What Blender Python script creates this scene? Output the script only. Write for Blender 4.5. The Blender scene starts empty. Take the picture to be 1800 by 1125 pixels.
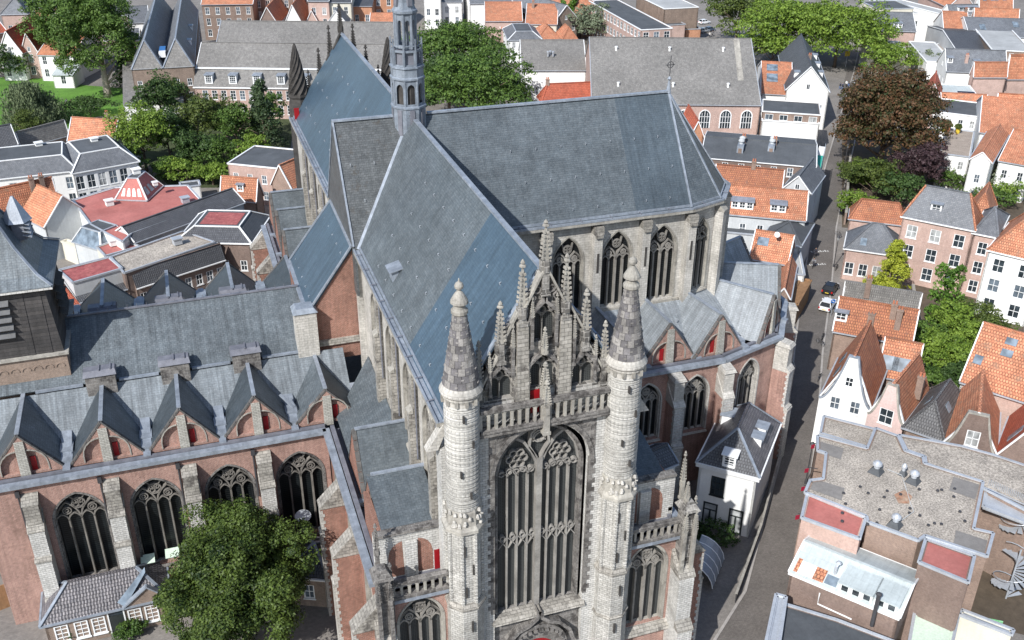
import bpy, math, random
import numpy as np
from mathutils import Vector, Matrix
from mathutils.geometry import tessellate_polygon
R_ = math.radians
random.seed(7)
SC = bpy.context.scene
COL = SC.collection

# ------------------------------------------------------------------ camera
CAM = Vector((-20.65, -53.3, 66.0))
PITCH, YAW, ROLL, FPX = R_(28.0876), R_(18.9072), R_(0.41), 1761.46
fwd = Vector((math.sin(YAW)*math.cos(PITCH), math.cos(YAW)*math.cos(PITCH), -math.sin(PITCH)))
rgt = Vector((math.cos(YAW), -math.sin(YAW), 0)); upv = rgt.cross(fwd)
cr, sr = math.cos(ROLL), math.sin(ROLL)
cx, cy = rgt*cr + upv*sr, upv*cr - rgt*sr
cam = bpy.data.cameras.new('camera'); camo = bpy.data.objects.new('camera', cam); COL.objects.link(camo)
camo.matrix_world = Matrix(((cx.x, cy.x, -fwd.x, CAM.x), (cx.y, cy.y, -fwd.y, CAM.y), (cx.z, cy.z, -fwd.z, CAM.z), (0, 0, 0, 1)))
cam.sensor_width = 36; cam.lens = FPX/1800*36; cam.clip_end = 3000; cam.clip_start = 1
SC.camera = camo
# ------------------------------------------------------------------ sky, sun, exposure
SUN = Vector((-0.90, -0.77, 1.0)).normalized()
wd = bpy.data.worlds.new('World'); SC.world = wd; wd.use_nodes = True
nt = wd.node_tree
sky = nt.nodes.new('ShaderNodeTexSky'); sky.sky_type = 'NISHITA'; sky.sun_disc = False
sky.sun_elevation = math.asin(SUN.z); sky.sun_rotation = math.atan2(SUN.x, SUN.y) % (2*math.pi)
sky.air_density = 1.0; sky.dust_density = 1.0; sky.ozone_density = 1.5
bg = nt.nodes['Background']; nt.links.new(sky.outputs[0], bg.inputs[0]); bg.inputs[1].default_value = 0.14
sl = bpy.data.lights.new('sun', 'SUN'); so = bpy.data.objects.new('sun', sl); COL.objects.link(so)
sl.energy = 5.0; sl.angle = R_(0.5); sl.color = (1, .975, .94)
so.rotation_euler = SUN.to_track_quat('Z', 'Y').to_euler(); so.location = (-60, -60, 120)
SC.view_settings.view_transform = 'Standard'; SC.view_settings.look = 'None'
SC.view_settings.exposure = 0.22; SC.view_settings.gamma = 1.0

def at(px, py, z=0.0):
    """world point where the sight line through a picture point meets the level z"""
    r = cx*((px-900)/FPX) - cy*((py-562.5)/FPX) + fwd
    return CAM + r*((z-CAM.z)/r.z)
def atY(px, py, Y):
    r = cx*((px-900)/FPX) - cy*((py-562.5)/FPX) + fwd
    return CAM + r*((Y-CAM.y)/r.y)

# ------------------------------------------------------------------ materials
MAT = {}
def mat(name, col, rough=.75, var=.18, vs=1.2, brick=None, col2=None, mortar=None, bump=.3, fine=.1, streak=0, spot=None, tile=None, metal=0, spec=.4, big=.12, objvar=0, patch=0):
    """procedural surface: base colour, large and small mottling, optional courses (brick = length, height, joint) or pantiles"""
    m = bpy.data.materials.new(name); m.use_nodes = True; t = m.node_tree; N, L = t.nodes, t.links
    b = N['Principled BSDF']; b.inputs['Roughness'].default_value = rough; b.inputs['Metallic'].default_value = metal
    b.inputs['Specular IOR Level'].default_value = spec
    geo = N.new('ShaderNodeNewGeometry'); uv = N.new('ShaderNodeUVMap')
    def rgb(c): return (c[0], c[1], c[2], 1)
    def noise(scale, vec, det=3, rg=.6):
        n = N.new('ShaderNodeTexNoise'); n.inputs['Scale'].default_value = scale; n.inputs['Detail'].default_value = det
        n.inputs['Roughness'].default_value = rg; L.new(vec, n.inputs['Vector']); return n.outputs['Fac']
    def mapr(v, a, c, lo=.3, hi=.7):
        n = N.new('ShaderNodeMapRange'); L.new(v, n.inputs[0]); n.inputs[1].default_value = lo; n.inputs[2].default_value = hi
        n.inputs[3].default_value = a; n.inputs[4].default_value = c; return n.outputs[0]
    def mul(a, bfac):
        n = N.new('ShaderNodeVectorMath'); n.operation = 'SCALE'; L.new(a, n.inputs[0]); L.new(bfac, n.inputs['Scale']); return n.outputs[0]
    def mix(f, a, c, mode='MIX'):
        n = N.new('ShaderNodeMix'); n.data_type = 'RGBA'; n.blend_type = mode
        if isinstance(f, float): n.inputs[0].default_value = f
        else: L.new(f, n.inputs[0])
        for i, v in ((6, a), (7, c)):
            if isinstance(v, tuple): n.inputs[i].default_value = v
            else: L.new(v, n.inputs[i])
        return n.outputs[2]
    pos = geo.outputs['Position']; height = None
    if brick:
        k = N.new('ShaderNodeTexBrick'); L.new(uv.outputs[0], k.inputs['Vector']); k.inputs['Scale'].default_value = 1
        k.inputs['Brick Width'].default_value = brick[0]; k.inputs['Row Height'].default_value = brick[1]; k.inputs['Mortar Size'].default_value = brick[2]
        k.inputs['Color1'].default_value = rgb(col); k.inputs['Color2'].default_value = rgb(col2 or col); k.inputs['Mortar'].default_value = rgb(mortar or col)
        k.inputs['Mortar Smooth'].default_value = .3; k.inputs['Bias'].default_value = -.1
        c = k.outputs['Color']; iv = N.new('ShaderNodeMath'); iv.operation = 'SUBTRACT'; iv.inputs[0].default_value = 1; L.new(k.outputs['Fac'], iv.inputs[1]); height = iv.outputs[0]
    elif col2:
        c = mix(mapr(noise(vs*.7, pos, 4), 0, 1), rgb(col), rgb(col2))
    else:
        n = N.new('ShaderNodeRGB'); n.outputs[0].default_value = rgb(col); c = n.outputs[0]
    if tile:
        w = N.new('ShaderNodeTexWave'); w.wave_type = 'BANDS'; w.bands_direction = 'X'; w.inputs['Scale'].default_value = math.pi*2/20/tile; L.new(uv.outputs[0], w.inputs['Vector'])
        height = w.outputs['Fac'] if height is None else height
        c = mul(c, mapr(w.outputs['Fac'], .82, 1.08, 0, 1))
        if brick:
            ad = N.new('ShaderNodeMath'); ad.operation = 'ADD'; L.new(w.outputs['Fac'], ad.inputs[0]); L.new(iv.outputs[0], ad.inputs[1]); height = ad.outputs[0]
    c = mul(c, mapr(noise(vs, pos, 5, .65), 1-var, 1+var))
    c = mul(c, mapr(noise(vs*9, pos, 2), 1-fine, 1+fine))
    c = mul(c, mapr(noise(.11, pos, 2), 1-big, 1+big))
    if patch:
        k2 = N.new('ShaderNodeTexBrick'); L.new(uv.outputs[0], k2.inputs['Vector']); k2.inputs['Scale'].default_value = 1; k2.inputs['Brick Width'].default_value = 2.3; k2.inputs['Row Height'].default_value = .62; k2.inputs['Mortar Size'].default_value = 0
        lo, hi = 1-patch, 1+patch; k2.inputs['Color1'].default_value = (lo, lo, lo, 1); k2.inputs['Color2'].default_value = (hi, hi, hi, 1)
        c = mix(1.0, c, k2.outputs['Color'], 'MULTIPLY')
    if streak:
        mp = N.new('ShaderNodeMapping'); L.new(uv.outputs[0], mp.inputs[0]); mp.inputs['Scale'].default_value = (3.2, .16, 1)
        c = mul(c, mapr(noise(1.0, mp.outputs[0], 4), 1-streak, 1+streak*.7))
    if spot:
        c = mix(mapr(noise(spot[2], pos, 4, .7), 0, spot[4] if len(spot) > 4 else .85, spot[3], spot[3]+.12), c, rgb(spot[0]) if isinstance(spot[0], tuple) else c)
    if objvar:
        oi = N.new('ShaderNodeObjectInfo'); c = mul(c, mapr(oi.outputs['Random'], 1-objvar, 1+objvar, 0, 1))
    L.new(c, b.inputs['Base Color'])
    if bump:
        bn = N.new('ShaderNodeBump'); bn.inputs['Strength'].default_value = bump; bn.inputs['Distance'].default_value = .05
        nz = noise(vs*5, pos, 4)
        if height is not None:
            mx = N.new('ShaderNodeMath'); mx.operation = 'MULTIPLY_ADD'; L.new(nz, mx.inputs[0]); mx.inputs[1].default_value = .6; L.new(height, mx.inputs[2]); nz = mx.outputs[0]
        L.new(nz, bn.inputs['Height']); L.new(bn.outputs[0], b.inputs['Normal'])
    MAT[name] = m
    return m
def glass(name, col, rough=.08, grid=None, gcol=(.1, .1, .1), spec=.5):
    m = bpy.data.materials.new(name); m.use_nodes = True; t = m.node_tree; N, L = t.nodes, t.links; b = N['Principled BSDF']
    b.inputs['Roughness'].default_value = rough; b.inputs['Specular IOR Level'].default_value = spec
    geo = N.new('ShaderNodeNewGeometry'); n = N.new('ShaderNodeTexNoise'); n.inputs['Scale'].default_value = .9; L.new(geo.outputs['Position'], n.inputs['Vector'])
    r = N.new('ShaderNodeValToRGB'); L.new(n.outputs['Fac'], r.inputs[0])
    r.color_ramp.elements[0].position = .35; r.color_ramp.elements[1].position = .68
    r.color_ramp.elements[0].color = (col[0]*.6, col[1]*.6, col[2]*.6, 1); r.color_ramp.elements[1].color = (col[0]*1.5, col[1]*1.5, col[2]*1.5, 1)
    out = r.outputs[0]
    if grid:
        uv = N.new('ShaderNodeUVMap'); k = N.new('ShaderNodeTexBrick'); k.offset = 0; L.new(uv.outputs[0], k.inputs['Vector']); k.inputs['Scale'].default_value = 1
        k.inputs['Brick Width'].default_value = grid[0]; k.inputs['Row Height'].default_value = grid[1]; k.inputs['Mortar Size'].default_value = grid[2]
        mx = N.new('ShaderNodeMix'); mx.data_type = 'RGBA'; L.new(k.outputs['Fac'], mx.inputs[0]); L.new(out, mx.inputs[6]); mx.inputs[7].default_value = (*gcol, 1); out = mx.outputs[2]
    L.new(out, b.inputs['Base Color']); MAT[name] = m
def leafmat(name, c1, c2, trans=.25):
    m = bpy.data.materials.new(name); m.use_nodes = True; t = m.node_tree; N, L = t.nodes, t.links; b = N['Principled BSDF']
    b.inputs['Roughness'].default_value = .55; b.inputs['Specular IOR Level'].default_value = .3
    geo = N.new('ShaderNodeNewGeometry'); n = N.new('ShaderNodeTexNoise'); n.inputs['Scale'].default_value = .55; n.inputs['Detail'].default_value = 3; L.new(geo.outputs['Position'], n.inputs['Vector'])
    ad = N.new('ShaderNodeMath'); ad.operation = 'MULTIPLY_ADD'; L.new(geo.outputs['Random Per Island'], ad.inputs[0]); ad.inputs[1].default_value = .5; L.new(n.outputs['Fac'], ad.inputs[2])
    r = N.new('ShaderNodeValToRGB'); L.new(ad.outputs[0], r.inputs[0]); r.color_ramp.elements[0].position = .45; r.color_ramp.elements[1].position = 1.05
    r.color_ramp.elements[0].color = (*c1, 1); r.color_ramp.elements[1].color = (*c2, 1)
    L.new(r.outputs[0], b.inputs['Base Color'])
    tr = N.new('ShaderNodeBsdfTranslucent'); L.new(r.outputs[0], tr.inputs[0]); ms = N.new('ShaderNodeMixShader'); ms.inputs[0].default_value = trans
    L.new(b.outputs[0], ms.inputs[1]); L.new(tr.outputs[0], ms.inputs[2]); L.new(ms.outputs[0], N['Material Output'].inputs[0]); MAT[name] = m

# church surfaces
mat('slate_old', (.088, .105, .117), .42, .2, .7, (.36, .22, .016), (.116, .134, .146), (.064, .077, .087), .35, .18, .16, ((.19, .195, .19), 0, 2.6, .65, .5), patch=.05)
mat('slate_new', (.052, .085, .12), .36, .1, .6, (.36, .22, .014), (.062, .099, .136), (.04, .067, .097), .22, .08, .24, patch=.03)
mat('slate_choir', (.07, .09, .107), .4, .15, .6, (.36, .22, .014), (.085, .106, .123), (.052, .069, .083), .3, .12, .2, patch=.04)
mat('mullion_dark', (.2, .185, .165), .85, .25, .8, None, (.12, .112, .1), None, .3)
mat('slate_grey', (.08, .088, .091), .5, .25, 1.0, (.36, .22, .018), (.112, .12, .123), (.053, .058, .062), .4, .24, .16, ((.058, .05, .04), 0, 1.1, .58, .6), patch=.06)
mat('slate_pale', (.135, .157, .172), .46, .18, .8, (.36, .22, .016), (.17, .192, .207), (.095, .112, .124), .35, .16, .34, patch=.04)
mat('slate_silver', (.21, .232, .25), .42, .16, .9, (.36, .22, .014), (.25, .272, .29), (.16, .178, .194), .3, .14, .3, patch=.04)
mat('slate_lean', (.165, .188, .205), .44, .18, .9, (.36, .22, .014), (.2, .223, .24), (.12, .138, .152), .3, .16, .4, patch=.04)
mat('slate_nave', (.1, .118, .13), .46, .2, .8, (.36, .22, .018), (.132, .151, .164), (.07, .084, .094), .4, .18, .34, patch=.05)
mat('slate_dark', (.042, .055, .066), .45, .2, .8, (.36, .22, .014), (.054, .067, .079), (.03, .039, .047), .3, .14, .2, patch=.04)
mat('lead', (.3, .335, .385), .48, .22, 1.5, None, (.22, .25, .29), None, .15, .12, .16, metal=.15)
mat('lead_dark', (.12, .125, .15), .5, .2, 1.5, None, (.175, .18, .205), None, .15)
mat('stone_pale', (.4, .385, .35), .85, .2, .5, (.5, .26, .015), (.48, .46, .425), (.3, .285, .26), .5, .14, .18, ((.17, .155, .14), 0, .55, .6, .6))
mat('stone_pier', (.33, .325, .29), .85, .16, .9, (.42, .16, .02), (.44, .43, .39), (.2, .19, .17), .5, .12, .08)
mat('coping_dark', (.07, .068, .066), .85, .3, 2, None, (.12, .115, .11))
mat('stone_white', (.46, .455, .43), .85, .16, .6, (.42, .21, .016), (.56, .55, .525), (.29, .282, .265), .8, .14, .16, ((.22, .208, .19), 0, .5, .6, .55))
mat('stone_grey', (.27, .255, .225), .85, .28, .6, (.55, .3, .02), (.36, .34, .305), (.15, .14, .125), .6, .17, .18, ((.075, .068, .062), 0, .8, .54, .85))
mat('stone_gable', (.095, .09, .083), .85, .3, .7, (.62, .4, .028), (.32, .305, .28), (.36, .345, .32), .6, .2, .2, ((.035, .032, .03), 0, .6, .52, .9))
mat('mullion_pale', (.31, .298, .275), .85, .25, .8, None, (.19, .18, .166), None, .3)
mat('stone_dark', (.13, .122, .115), .85, .32, .9, (.5, .3, .02), (.21, .197, .183), (.26, .25, .235), .6, .17, .12, ((.042, .038, .036), 0, 1.2, .5, .85))
mat('stone_trim', (.36, .345, .305), .85, .25, .8, None, (.25, .235, .21), None, .4, .15, .15, ((.1, .093, .083), 0, 1.0, .58, .75))
mat('stone_mullion', (.27, .255, .23), .85, .25, .8, None, (.17, .16, .145), None, .3)
mat('stone_turret', (.36, .352, .325), .85, .2, .5, (.42, .21, .016), (.46, .45, .422), (.22, .213, .198), .8, .16, .22, ((.17, .16, .145), 0, .6, .58, .6))
mat('stone_black', (.035, .033, .032), .85, .4, 1.5, None, (.06, .055, .05), None, .4)
mat('block_dark', (.165, .158, .16), .8, .3, 1.6, None, (.1, .095, .1), None, .3, .2, objvar=.3)
mat('block_light', (.27, .258, .245), .85, .2, 1.6, None, (.19, .18, .17), None, .3, .2, objvar=.25)
mat('brick_red', (.225, .085, .056), .9, .2, .5, (.26, .11, .02), (.29, .118, .08), (.29, .21, .17), .5, .18, .16, ((.14, .08, .06), 0, .4, .55, .65))
mat('brick_aisle', (.285, .14, .11), .9, .2, .5, (.26, .11, .02), (.36, .19, .15), (.36, .28, .24), .5, .18, .2, ((.17, .105, .085), 0, .4, .56, .65))
mat('brick_tower', (.2, .145, .11), .9, .18, .6, (.24, .085, .012), (.25, .18, .138), (.26, .215, .185), .4, .14, .1)
mat('wood_board', (.038, .036, .036), .8, .25, .7, (8, .34, .015), (.062, .057, .055), (.015, .015, .015), .3, .15, .2)
mat('louvre_grey', (.12, .122, .125), .7, .2)
mat('red_paint', (.25, .006, .01), .45, .1)
mat('iron', (.05, .05, .055), .5, .1)
mat('zinc', (.45, .48, .52), .42, .12, 1.0, metal=.3)
glass('leaded_glass', (.006, .008, .009), .3, (.9, .22, .02), (.03, .033, .034), .25)
glass('mesh_glass', (.016, .02, .021), .4, (.14, .14, .035), (.06, .064, .064), .25)
mat('fleche_lead', (.235, .27, .315), .46, .25, 1.3, None, (.16, .187, .222), None, .2, .14, .2, ((.07, .07, .08), 0, 2.5, .62, .75), metal=.1)

# ------------------------------------------------------------------ mesh building
class MB:
    def __init__(s): s.v = []; s.f = []
    def add(s, vs, fs):
        k = len(s.v); s.v.extend([tuple(p) for p in vs]); s.f.extend([tuple(i+k for i in f) for f in fs]); return s
    def box(s, x0, x1, y0, y1, z0, z1):
        return s.add([(x0, y0, z0), (x1, y0, z0), (x1, y1, z0), (x0, y1, z0), (x0, y0, z1), (x1, y0, z1), (x1, y1, z1), (x0, y1, z1)],
                     [(0, 3, 2, 1), (4, 5, 6, 7), (0, 1, 5, 4), (1, 2, 6, 5), (2, 3, 7, 6), (3, 0, 4, 7)])
    def hexa(s, b, t):
        """solid between two polygons with equal counts (bottom seen from above counter-clockwise)"""
        n = len(b)
        return s.add(list(b)+list(t), [tuple(range(n-1, -1, -1)), tuple(range(n, 2*n))]+[(i, (i+1) % n, n+(i+1) % n, n+i) for i in range(n)])
    def prism(s, poly, off):
        off = Vector(off); return s.hexa(poly, [Vector(p)+off for p in poly])
    def slab(s, poly, t=.12):
        p = [Vector(q) for q in poly]; n = Vector((0, 0, 0))
        for i in range(len(p)): n += (p[i]-p[0]).cross(p[(i+1) % len(p)]-p[0])
        n.normalize()
        if n.z < 0: p.reverse(); n = -n
        return s.hexa([q-n*t for q in p], p)
    def bar(s, a, b, w=.1, h=.1, up=(0, 0, 1)):
        a, b = Vector(a), Vector(b); d = (b-a).normalized(); u = Vector(up)
        if abs(d.dot(u)) > .98: u = Vector((1, 0, 0))
        l = d.cross(u).normalized(); u = l.cross(d); l = l*w/2; u = u*h/2
        return s.hexa([a-l-u, a-l+u, a+l+u, a+l-u], [b-l-u, b-l+u, b+l+u, b+l-u])
    def tube(s, pts, rs, n=6, cap=True):
        pts = [Vector(p) for p in pts]; k0 = len(s.v)
        if not hasattr(rs, '__len__'): rs = [rs]*len(pts)
        for i, p in enumerate(pts):
            d = (pts[min(i+1, len(pts)-1)]-pts[max(i-1, 0)]).normalized()
            a = d.orthogonal().normalized() if abs(d.z) > .9 else d.cross(Vector((0, 0, 1))).normalized()
            if abs(d.z) > .9: a = Vector((1, 0, 0)); a = (a-d*a.dot(d)).normalized()
            b = d.cross(a)
            for j in range(n):
                t = 2*math.pi*j/n; s.v.append(tuple(p+(a*math.cos(t)+b*math.sin(t))*rs[i]))
        for i in range(len(pts)-1):
            for j in range(n):
                q = k0+i*n; s.f.append((q+j, q+(j+1) % n, q+n+(j+1) % n, q+n+j))
        if cap: s.f.append(tuple(range(k0+n-1, k0-1, -1))); e = k0+(len(pts)-1)*n; s.f.append(tuple(range(e, e+n)))
        return s
    def lathe(s, prof, n=16, c=(0, 0), a0=0, cap=True):
        k0 = len(s.v)
        for r, z in prof:
            for j in range(n):
                t = a0+2*math.pi*j/n; s.v.append((c[0]+r*math.cos(t), c[1]+r*math.sin(t), z))
        for i in range(len(prof)-1):
            for j in range(n):
                q = k0+i*n; s.f.append((q+j, q+(j+1) % n, q+n+(j+1) % n, q+n+j))
        if cap: s.f.append(tuple(range(k0+n-1, k0-1, -1))); e = k0+(len(prof)-1)*n; s.f.append(tuple(range(e, e+n)))
        return s
    def wall(s, outer, holes=(), depth=.4, back=False):
        """wall in the local x-z plane, face at y = 0, body towards +y; holes get reveals"""
        loops = [list(outer)]+[list(h) for h in holes]
        tris = tessellate_polygon([[Vector((a, z, 0)) for a, z in l] for l in loops])
        flat = [p for l in loops for p in l]; k = len(s.v); n = len(flat)
        s.v.extend([(a, 0, z) for a, z in flat]); s.v.extend([(a, depth, z) for a, z in flat])
        for t in tris:
            (x0, z0), (x1, z1), (x2, z2) = [flat[i] for i in t]
            if (x1-x0)*(z2-z0)-(x2-x0)*(z1-z0) < 0: t = (t[0], t[2], t[1])
            s.f.append(tuple(k+i for i in t))
            if back: s.f.append(tuple(k+n+i for i in reversed(t)))
        q = k
        for li, l in enumerate(loops):
            ar = sum(l[i][0]*l[(i+1) % len(l)][1]-l[(i+1) % len(l)][0]*l[i][1] for i in range(len(l)))
            for i in range(len(l)):
                a, b = q+i, q+(i+1) % len(l)
                s.f.append((b, a, a+n, b+n) if (ar > 0) == (li == 0) else (a, b, b+n, a+n))
            q += len(l)
        return s
    def ribbon(s, path, w, y0, y1, closed=False):
        """band of width w following a path in the x-z plane, between depths y0 (front) and y1"""
        p = [Vector((a, z)) for a, z in path]; n = len(p); k = len(s.v)
        for i in range(n):
            a = p[(i-1) % n] if closed or i else p[i]; b = p[(i+1) % n] if closed or i < n-1 else p[i]
            d = b-a; d = d.normalized() if d.length > 1e-6 else Vector((1, 0)); nn = Vector((-d.y, d.x))*w/2
            for q, y in ((p[i]+nn, y0), (p[i]-nn, y0), (p[i]+nn, y1), (p[i]-nn, y1)): s.v.append((q.x, y, q.y))
        for i in range(n if closed else n-1):
            a = k+4*i; b = k+4*((i+1) % n)
            s.f += [(a, a+1, b+1, b), (a+2, a, b, b+2), (a+1, a+3, b+3, b+1)]
        return s
    def mesh(s, name, m=None, uv=True, smooth=False):
        me = bpy.data.meshes.new(name); me.from_pydata(s.v, [], s.f); 
        if uv:
            ul = me.uv_layers.new(name='UVMap'); V = s.v; data = []
            for f in s.f:
                a, b, c = V[f[0]], V[f[1]], V[f[2]]
                e1 = (b[0]-a[0], b[1]-a[1], b[2]-a[2]); e2 = (c[0]-a[0], c[1]-a[1], c[2]-a[2])
                nx, ny, nz = e1[1]*e2[2]-e1[2]*e2[1], e1[2]*e2[0]-e1[0]*e2[2], e1[0]*e2[1]-e1[1]*e2[0]
                l = math.sqrt(nx*nx+ny*ny+nz*nz) or 1; nx, ny, nz = nx/l, ny/l, nz/l; h = math.hypot(nx, ny)
                if h < .05:
                    for i in f: data += (V[i][0], V[i][1])
                else:
                    tx, ty = -ny/h, nx/h; bx, by, bz = -nz*nx/h, -nz*ny/h, h
                    for i in f: p = V[i]; data += (p[0]*tx+p[1]*ty, p[0]*bx+p[1]*by+p[2]*bz)
            ul.data.foreach_set('uv', data)
        if m: me.materials.append(MAT[m])
        if smooth: me.polygons.foreach_set('use_smooth', [True]*len(me.polygons))
        me.validate(); return me
def mk(name, data, parent=None, m=None, loc=(0, 0, 0), rz=0, uv=True, smooth=False, scale=None):
    if isinstance(data, MB): data = data.mesh(name, m, uv, smooth)
    o = bpy.data.objects.new(name, data); COL.objects.link(o); o.location = loc; o.rotation_euler = (0, 0, rz)
    if scale: o.scale = scale
    if parent: o.parent = parent
    return o
def thing(name, label, cat, loc=(0, 0, 0), rz=0, group=None, data=None, m=None):
    o = mk(name, data, None, m, loc, rz); o['label'] = label; o['category'] = cat
    if group: o['group'] = group
    return o
def struct(name, mb, m, kind='structure', label=None, cat=None):
    o = mk(name, mb, None, m); o['kind'] = kind
    if label: o['label'] = label
    if cat: o['category'] = cat
    return o
def arch(w, zs, h, n=9, x=0):
    """pointed arch outline from left springing over the apex to right springing"""
    a = w/2; c = (h*h-a*a)/(2*a); r = c+a; pts = []
    t1 = math.atan2(h, c) if c > 0 else math.pi-math.atan2(h, -c)
    for i in range(n+1):
        t = t1*i/n; pts.append((x-(r*math.cos(t)-c), zs+r*math.sin(t)))
    pts[-1] = (x, zs+h)
    return pts+[(2*x-p[0], p[1]) for p in reversed(pts[:-1])]
def arch_hole(w, z0, zs, h, x=0, n=9): return [(x-w/2, z0)]+arch(w, zs, h, n, x)+[(x+w/2, z0)]
def circ(x, z, r, n=14, a0=0): return [(x+r*math.cos(a0+2*math.pi*i/n), z+r*math.sin(a0+2*math.pi*i/n)) for i in range(n)]
# ================================================================== the church
CH = thing('church', 'huge gothic church with blue-grey slate roofs, two round stone turrets and a lead crossing spire', 'church')
def C_(name, mb, m, loc=(0, 0, 0), rz=0, parent=None, **k): return mk(name, mb, parent or CH, m, loc, rz, **k)
W90 = -math.pi/2            # local frame turned so that the wall looks west
_cache = {}
def gothic(w, z0, zs, h, n, loc, rz, depth=.55, pane='leaded_glass', mw=.16, stone='stone_trim', rich=True, parent=None, mull='stone_mullion'):
    """pointed traceried window: moulded frame > pane, mullions, tracery"""
    key = (w, z0, zs, h, n, depth, pane, stone, rich, mull)
    if key not in _cache:
        fr = MB(); out = arch_hole(w, z0, zs, h, n=10)
        for k_, (s, y0, y1) in enumerate(((.17, -.05, .2), (.11, .16, depth))):
            o = arch_hole(w-.1-.26*k_, z0+.02, zs, h-.06-.16*k_, n=10); fr.ribbon(o, s, y0, y1)
        fr.hexa([(-w/2-.12, -.22, z0-.3), (w/2+.12, -.22, z0-.3), (w/2+.12, depth, z0-.3), (-w/2-.12, depth, z0-.3)],
                [(-w/2-.12, -.18, z0-.16), (w/2+.12, -.18, z0-.16), (w/2+.12, depth, z0+.08), (-w/2-.12, depth, z0+.08)])
        pn = MB(); p = arch_hole(w+.05, z0, zs, h, n=10); pn.add([(a, depth+.02, z) for a, z in p], [tuple(range(len(p)))])
        W = w-.36; lw = W/n; a = W/2; hh = h-.35; c = (hh*hh-a*a)/(2*a); r = c+a
        def inside(x, z): return abs(x) < a+.03 if z <= zs else (abs(x)+c)**2+(z-zs)**2 < (r+.03)**2
        tr = MB()
        def add(path, wd, closed=False):
            run = []
            if closed: path = path+[path[0]]
            for q in path+[None]:
                if q is not None and inside(*q): run.append(q)
                else:
                    if len(run) > 1: tr.ribbon(run, wd, depth-.3, depth)
                    run = []
        zb = zs-.15*h
        for i in range(n): add(arch(lw, zb, lw*.72, 5, -a+lw*(i+.5)), mw*.8)
        if rich:
            if n % 2 == 0 and n >= 4:
                for s in (-1, 1):
                    add(arch(a, zb, a*.95, 8, s*a/2), mw); add(circ(s*a/2, zb+a*.52, lw*.34), mw*.7, True)
                    add(circ(s*a/2-.02, zb+a*.52, lw*.16, 8), mw*.5, True)
                    add([(s*a*.98, zb+a*.25), (s*a*.8, zb+a*.62), (s*a*.5, zb+a*.98)], mw*.7)
                    add([(s*.1, zb+a*.9), (s*a*.28, zb+a*1.2), (s*a*.35, zb+a*1.6)], mw*.6)
                add(circ(0, zs+h*.47, lw*.52), mw*.9, True)
                for q in range(4): add(circ(lw*.25*math.cos(q*1.571+.78), zs+h*.47+lw*.25*math.sin(q*1.571+.78), lw*.22, 8), mw*.5, True)
                add([(0, zs+h*.47+lw*.5), (0, zs+h)], mw*.7)
            else:
                for s in (-1, 1):
                    add(arch(lw*2, zb, lw*1.7, 7, s*lw*.5), mw*.8); add(circ(s*lw*.55, zs+h*.4, lw*.33), mw*.7, True)
                add(circ(0, zs+h*.68, lw*.36), mw*.7, True)
        ml = MB(); ml.hexa([(-mw/2, depth-.34, 0), (mw/2, depth-.34, 0), (mw/2+.03, depth, 0), (-mw/2-.03, depth, 0)],
                           [(-mw/2, depth-.34, zb-z0), (mw/2, depth-.34, zb-z0), (mw/2+.03, depth, zb-z0), (-mw/2-.03, depth, zb-z0)])
        _cache[key] = (fr.mesh('window', stone), pn.mesh('pane', pane), tr.mesh('tracery', mull), ml.mesh('mullion', mull), [-a+lw*i for i in range(1, n)])
    fm, pm, tm, mm, xs = _cache[key]
    o = mk('window', fm, parent or CH, None, loc, rz); mk('pane', pm, o); mk('tracery', tm, o)
    for x in xs: mk('mullion', mm, o, None, (x, 0, z0))
    return o
def wallrow(name, m, loc, rz, outer, wins, depth=.6):
    """wall panel with window openings; wins = (x, width, sill, springing, rise)"""
    return C_(name, MB().wall(outer, [arch_hole(w, z0, zs, h, x) for x, w, z0, zs, h in wins], depth), m, loc, rz)
def butt(loc, rz, w, steps, m, cap='stone_trim', quoin=None, h0=0):
    """stepped buttress standing on a wall face (outwards = -y): steps = (depth, top) from the ground up; sloping stone caps"""
    b = MB(); cps = []; z = h0
    for i, (d, zt) in enumerate(steps):
        b.box(-w/2, w/2, -d, .05, z, zt); nd = steps[i+1][0] if i+1 < len(steps) else 0
        e = (d-nd)*1.1
        cps.append(MB().hexa([(-w/2-.06, -d-.08, zt-.1), (w/2+.06, -d-.08, zt-.1), (w/2+.06, -nd+.02, zt-.1), (-w/2-.06, -nd+.02, zt-.1)],
                   [(-w/2-.06, -d-.08, zt+.05), (w/2+.06, -d-.08, zt+.05), (w/2+.06, -nd+.02, zt+e), (-w/2-.06, -nd+.02, zt+e)]))
        z = zt
    o = C_('buttress', b, m, loc, rz)
    for c in cps: mk('coping', c, o, cap)
    if quoin:
        q = MB(); z = h0; k = 0; d, zt = steps[0][0], steps[-1][1]
        while z < zt-.35:
            d = next(dd for dd, t in steps if z < t); l = .34 if k % 2 else .2
            for s in (-1, 1):
                q.box(s*w/2-.03, s*w/2+.03, -d-.02, -d+l, z+.01, z+.33)
            q.box(-w/2-.02, w/2+.02, -d-.02, -d+.06, z+.01, z+.33); z += .36; k += 1
        mk('quoins', q, o, quoin)['kind'] = 'stuff'
    return o

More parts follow.
